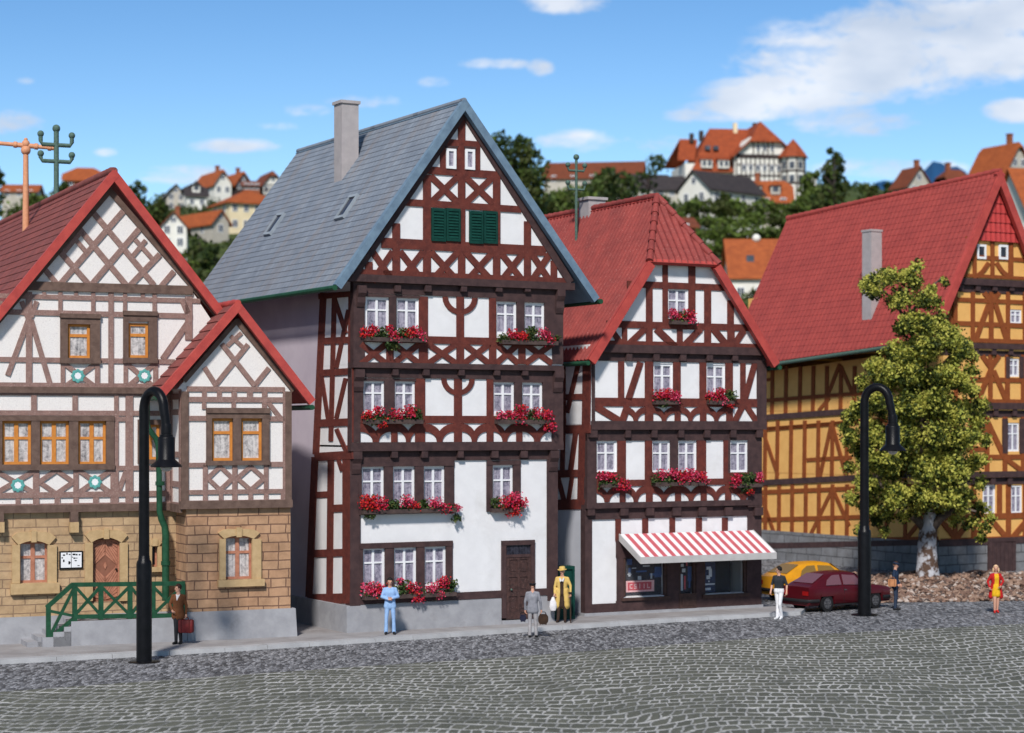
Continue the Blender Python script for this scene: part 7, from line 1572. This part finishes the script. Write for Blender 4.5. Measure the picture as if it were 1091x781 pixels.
# ---------------------------------------------------------------- trees and shrubs on the hill
FT = [leafmat('far_leaf_dark', (.040, .068, .019), (.022, .040, .013)), leafmat('far_leaf_mid', (.10, .145, .032), (.055, .09, .022)), leafmat('far_leaf_olive', (.085, .095, .022), (.045, .06, .016))]
FT2 = [leafmat('far_leaf_fresh', (.16, .22, .042), (.095, .145, .028)), FT[1], FT[2]]
rng = random.Random(21)
def far_tree(label, x, ytop, ybot, Y, wpx, mats=FT, name='hill_tree', lob=9, ls=.42, dens=1., sq=1., trunk=True, cat='tree', shape='round'):
    s = Y/FP; hgt = (ybot-ytop)*s; w = wpx*s; c = at(x, ybot, Y); root = thing(name, label, cat, (c.x, c.y, hill_z(c.x, c.y)))
    m = MB()
    for i in range(lob):
        t = (i+.5)/lob; env = {'round': math.sin(math.pi*min(.97, t*.85+.12))**.6, 'cone': (1-t)**.7*.9+.12, 'open': .35+.65*t}[shape]
        for k in range(2):
            q = c+Vector((rng.uniform(-.5, .5)*w*env*.75, rng.uniform(-.4, .4)*w*env*.75, hgt*(.12+.80*t))); r_ = max(.5, w*.5*env*rng.uniform(.42, .68))
            leaf_cloud(m, rng, q, r_, int(dens*70*(r_/1.2)**1.6), ls, sq=(1, 1, sq), shell=.45)
    m.build('crown', mats, root)
    m = MB(); b0 = Vector((c.x, c.y, hill_z(c.x, c.y)-.5)); m.tube([b0, b0.lerp(c+Vector((0, 0, hgt*.5)), .5), c+Vector((.2, 0, hgt*.55)), c+Vector((.1, 0, hgt*.85))], [w*.045+.12, w*.035+.1, w*.025+.06, .03], 8)
    for k in range(3): m.tube([c+Vector((0, 0, hgt*(.3+.12*k))), c+Vector((rng.uniform(-.35, .35)*w, rng.uniform(-.2, .2)*w, hgt*(.5+.12*k)))], [w*.02+.05, .02], 6)
    m.build('trunk', FARD, root); return root
far_tree('largest dark tree on the hill, rising right behind the slate gable', 542, 134, 262, 230, 82, lob=11, ls=.34, dens=1.5)
far_tree('dark rounded tree against the sky beside the blond gable of the slate roof hill houses', 146, 190, 232, 330, 22, lob=6)
far_tree('mid green tree below the hilltop between the lattice gable and the beige house', 166, 208, 262, 300, 34, FT, lob=8)
far_tree('dark tree at the far edge behind the low faded orange roof', -4, 168, 240, 330, 26, lob=7)
far_tree('wide bushy tree along the dark red ridge near the salmon mast', 40, 208, 262, 310, 66, FT2, lob=7)
far_tree('bushy tree between the telephone pole and the rust hipped roof', 104, 200, 262, 320, 60, FT, lob=7)
far_tree('autumn-tinged olive tree in front of the long rust roof', 652, 178, 250, 300, 62, [FT[0], FT[2], FT[1]], lob=9)
far_tree('flat-topped wind-shaped pine against the sky above dark roofs', 690, 162, 215, 320, 46, [FT[0], FT[1], FT[0]], lob=5, dens=.28, shape='open', sq=.5)
far_tree('low green tree beside the chimney of the crimson roof', 606, 196, 270, 260, 72, FT2, lob=8)
far_tree('dark green tree immediately below the biggest dark tree', 574, 200, 275, 240, 46, FT, lob=8)
far_tree('green shrubby tree over the crimson ridge', 700, 205, 262, 270, 50, FT, lob=7)
far_tree('tall dark conifer-like tree beside the timbered hotel', 888, 151, 232, 300, 50, lob=10, shape='cone', ls=.36, dens=1.3)
far_tree('pale olive tree between the hotel annex and the tall dark tree', 866, 178, 230, 320, 30, FT2, lob=6)
far_tree('low olive tree beyond the raspberry ridge', 925, 194, 240, 310, 34, [FT[2], FT[1], FT[2]], lob=6)
far_tree('dark green tree behind the roof of the ochre house left of the beige gable', 948, 190, 240, 345, 22, FT, lob=5)
far_tree('round green garden tree in front of the white gabled house', 772, 203, 240, 290, 26, FT2, lob=5)
far_tree('small dark garden tree between white gable and dark roof', 740, 208, 240, 292, 18, FT, lob=5)
far_tree('dark tree between the white gable and the cream house', 212, 246, 292, 290, 22, lob=6)
far_tree('dark tree under the cream house', 236, 278, 330, 280, 44, lob=7)
far_tree('light green tree beneath the hotel turret', 846, 206, 262, 290, 44, FT2, lob=7)
far_tree('dark bush low between the white gable and the foot of the cream house', 226, 258, 300, 288, 34, lob=6)
far_tree('olive bush behind the dark red verge under the white gable', 196, 266, 310, 280, 34, FT2, lob=6)
far_tree('dark round tree on the skyline beside the rust hipped roof', 70, 192, 235, 360, 30, FT, lob=6)
far_tree('dark tree below the long rust roof next to the isolator pole', 628, 192, 250, 310, 44, FT, lob=7)
far_tree('dark skyline tree beyond the low brown roof beside the blue mountain', 1040, 186, 230, 330, 22, FT, lob=5)
for o in [q for q in bpy.data.objects if q.name.startswith('hill_tree')]: o['group'] = 'trees on the hill'
hd = thing('hedge', 'broad fresh green hedge bank below the white gabled house and the hotel', 'hedge', at(790, 268, 285)); m = MB()
for x in range(722, 868, 7):
    for y in (222, 236, 250, 264):
        c = at(x+rng.uniform(-4, 4), y+rng.uniform(-3, 3)+(4 if x > 850 else 0), 286-(y-222)*.30+rng.uniform(-2, 2)); leaf_cloud(m, rng, c, rng.uniform(1.1, 1.7), 95, .36, sq=(1, 1, .8), shell=.4)
m.build('foliage', FT2, hd)
m = MB()
for k in range(1500):
    Y = rng.uniform(150, 430); xp = rng.uniform(-30, 1120)
    p_ = at(xp, 455, Y); z = hill_z(p_.x, Y); yp = HY-(z-CH)*FP/Y
    if not ((xp < 330) or (530 < xp < 900) or xp > 880): continue
    if Y > 400 and rng.random() < .5: continue
    leaf_cloud(m, rng, Vector((p_.x, Y, z+.5)), rng.uniform(.8, 1.9), 34, .45, sq=(1.2, 1.2, .75), shell=.4)
o = m.build('undergrowth', FT); tag(o, 'dark and olive scrub covering the hillside between the houses', 'scrub', kind='stuff')
# ================================================================ sky, sun, camera
SUN_EL, SUN_AZ = 42., -9.          # azimuth measured from the camera's back towards its right
w = bpy.data.worlds.new('World'); SC.world = w; w.use_nodes = True; nt = w.node_tree; nt.nodes.clear()
out = nt.nodes.new('ShaderNodeOutputWorld'); bg = nt.nodes.new('ShaderNodeBackground'); nt.links.new(bg.outputs[0], out.inputs[0])
sky = nt.nodes.new('ShaderNodeTexSky'); sky.sky_type = 'NISHITA'; sky.sun_disc = False
sky.sun_elevation = R(SUN_EL); sky.sun_rotation = R(180-SUN_AZ); sky.altitude = 1800; sky.air_density = 1.0; sky.dust_density = .2; sky.ozone_density = 3.5
co = nt.nodes.new('ShaderNodeTexCoord').outputs['Generated']
def M(op, a, b=None, cl=False):
    n = nt.nodes.new('ShaderNodeMath'); n.operation = op; n.use_clamp = cl
    for i, q in enumerate((a, b)):
        if q is None: continue
        if hasattr(q, 'links'): nt.links.new(q, n.inputs[i])
        else: n.inputs[i].default_value = q
    return n.outputs[0]
sp = nt.nodes.new('ShaderNodeSeparateXYZ'); nt.links.new(co, sp.inputs[0])
yy = M('MAXIMUM', sp.outputs[1], .05); tx = M('DIVIDE', sp.outputs[0], yy); tz = M('DIVIDE', sp.outputs[2], yy)
cv = nt.nodes.new('ShaderNodeCombineXYZ'); nt.links.new(tx, cv.inputs[0]); nt.links.new(M('MULTIPLY', tz, 2.4), cv.inputs[2])
nA = N(nt, 'ShaderNodeTexNoise', i_Scale=22., i_Detail=9., i_Roughness=.68, i_Distortion=.3); nt.links.new(cv.outputs[0], nA.inputs['Vector'])
cl_ = [(1000, 48, 200, 46, 1.25), (930, 70, 160, 34, 1.25), (870, 98, 130, 26, 1.1), (1060, 16, 150, 46, 1.25), (1060, 60, 130, 34, 1.), (800, 116, 80, 14, .9), (760, 123, 60, 9, .75), (920, 132, 90, 16, .8), (1085, 118, 40, 14, .9), (248, 155, 52, 9, .95), (195, 186, 60, 11, .75), (525, 68, 45, 7, .8), (576, 72, 16, 10, .8), (600, 3, 55, 13, .95), (395, 108, 50, 8, .5), (465, 87, 26, 7, .55), (330, 118, 34, 7, .45), (10, 128, 46, 15, .95), (615, 150, 62, 13, .75), (715, 158, 60, 14, .7), (950, 182, 120, 14, .6), (115, 162, 16, 5, .5), (300, 135, 30, 5, .35), (880, 30, 60, 20, .35), (28, 86, 12, 4, .4)]
tot = None
for x, y, a_, b_, k in cl_:
    ux, uz = (x-CX)/FP, (HY-y)/FP
    dx = M('DIVIDE', M('SUBTRACT', tx, ux), a_/FP); dz = M('DIVIDE', M('SUBTRACT', tz, uz), b_/FP)
    d = M('ADD', M('MULTIPLY', dx, dx), M('MULTIPLY', dz, dz)); q = M('MULTIPLY', M('SUBTRACT', 1.25, d, True), k*1.08); tot = q if tot is None else M('MAXIMUM', tot, q)
msk = M('ADD', M('MULTIPLY', tot, .80), M('MULTIPLY', M('SUBTRACT', nA.outputs['Fac'], .5), 3.4))
msk = M('MULTIPLY', M('SUBTRACT', msk, .20), 1.35, True); msk = M('MULTIPLY', msk, M('MULTIPLY', tot, 2.2, True), True); msk = M('MULTIPLY', msk, .86)
nB = N(nt, 'ShaderNodeTexNoise', i_Scale=9., i_Detail=5.); nt.links.new(cv.outputs[0], nB.inputs['Vector'])
tint = mixc(nt, 1., sky.outputs[0], ramp(nt, M('MULTIPLY', tz, 3.0, True), [(0, (1.04, 1.0, .90)), (.28, (.84, .93, .91)), (.62, (.56, .73, .81)), (.82, (.44, .64, .74)), (1, (.64, .66, .62))]), 'MULTIPLY')
CLOUD = ramp(nt, nB.outputs['Fac'], [(.40, (3.7, 4.15, 4.9)), (.62, (5.9, 6.0, 6.25))])
mix = mixc(nt, msk, tint, CLOUD); nt.links.new(mix, bg.inputs[0]); bg.inputs[1].default_value = .135
sl = bpy.data.lights.new('sun', 'SUN'); sl.energy = 3.5; sl.angle = R(6); sl.color = (1., .955, .90); so = bpy.data.objects.new('sun', sl); COL.objects.link(so)
az, el = R(SUN_AZ), R(SUN_EL); sv = Vector((math.sin(az)*math.cos(el), -math.cos(az)*math.cos(el), math.sin(el))); so.rotation_euler = (sv).to_track_quat('Z', 'Y').to_euler(); so.location = (20, -30, 60)
cam = bpy.data.cameras.new('camera'); cam.sensor_width = 36; cam.sensor_fit = 'HORIZONTAL'; cam.lens = 36*FP/1091; cam.shift_y = (HY-390.5)/1091; cam.clip_start = .5; cam.clip_end = 20000
cam.dof.use_dof = True; cam.dof.focus_distance = 57; cam.dof.aperture_fstop = cam.lens/1000/.125
cobj = bpy.data.objects.new('camera', cam); cobj.location = CAM; cobj.rotation_euler = (R(90), 0, 0); COL.objects.link(cobj); SC.camera = cobj
SC.view_settings.view_transform = 'Standard'; SC.view_settings.look = 'None'; SC.view_settings.exposure = .3; SC.view_settings.gamma = 1.
SC.cycles.use_denoising = True; SC.cycles.max_bounces = 6; SC.cycles.diffuse_bounces = 3; SC.cycles.glossy_bounces = 3; SC.cycles.transmission_bounces = 4; SC.cycles.transparent_max_bounces = 8; SC.cycles.caustics_reflective = False; SC.cycles.caustics_refractive = False
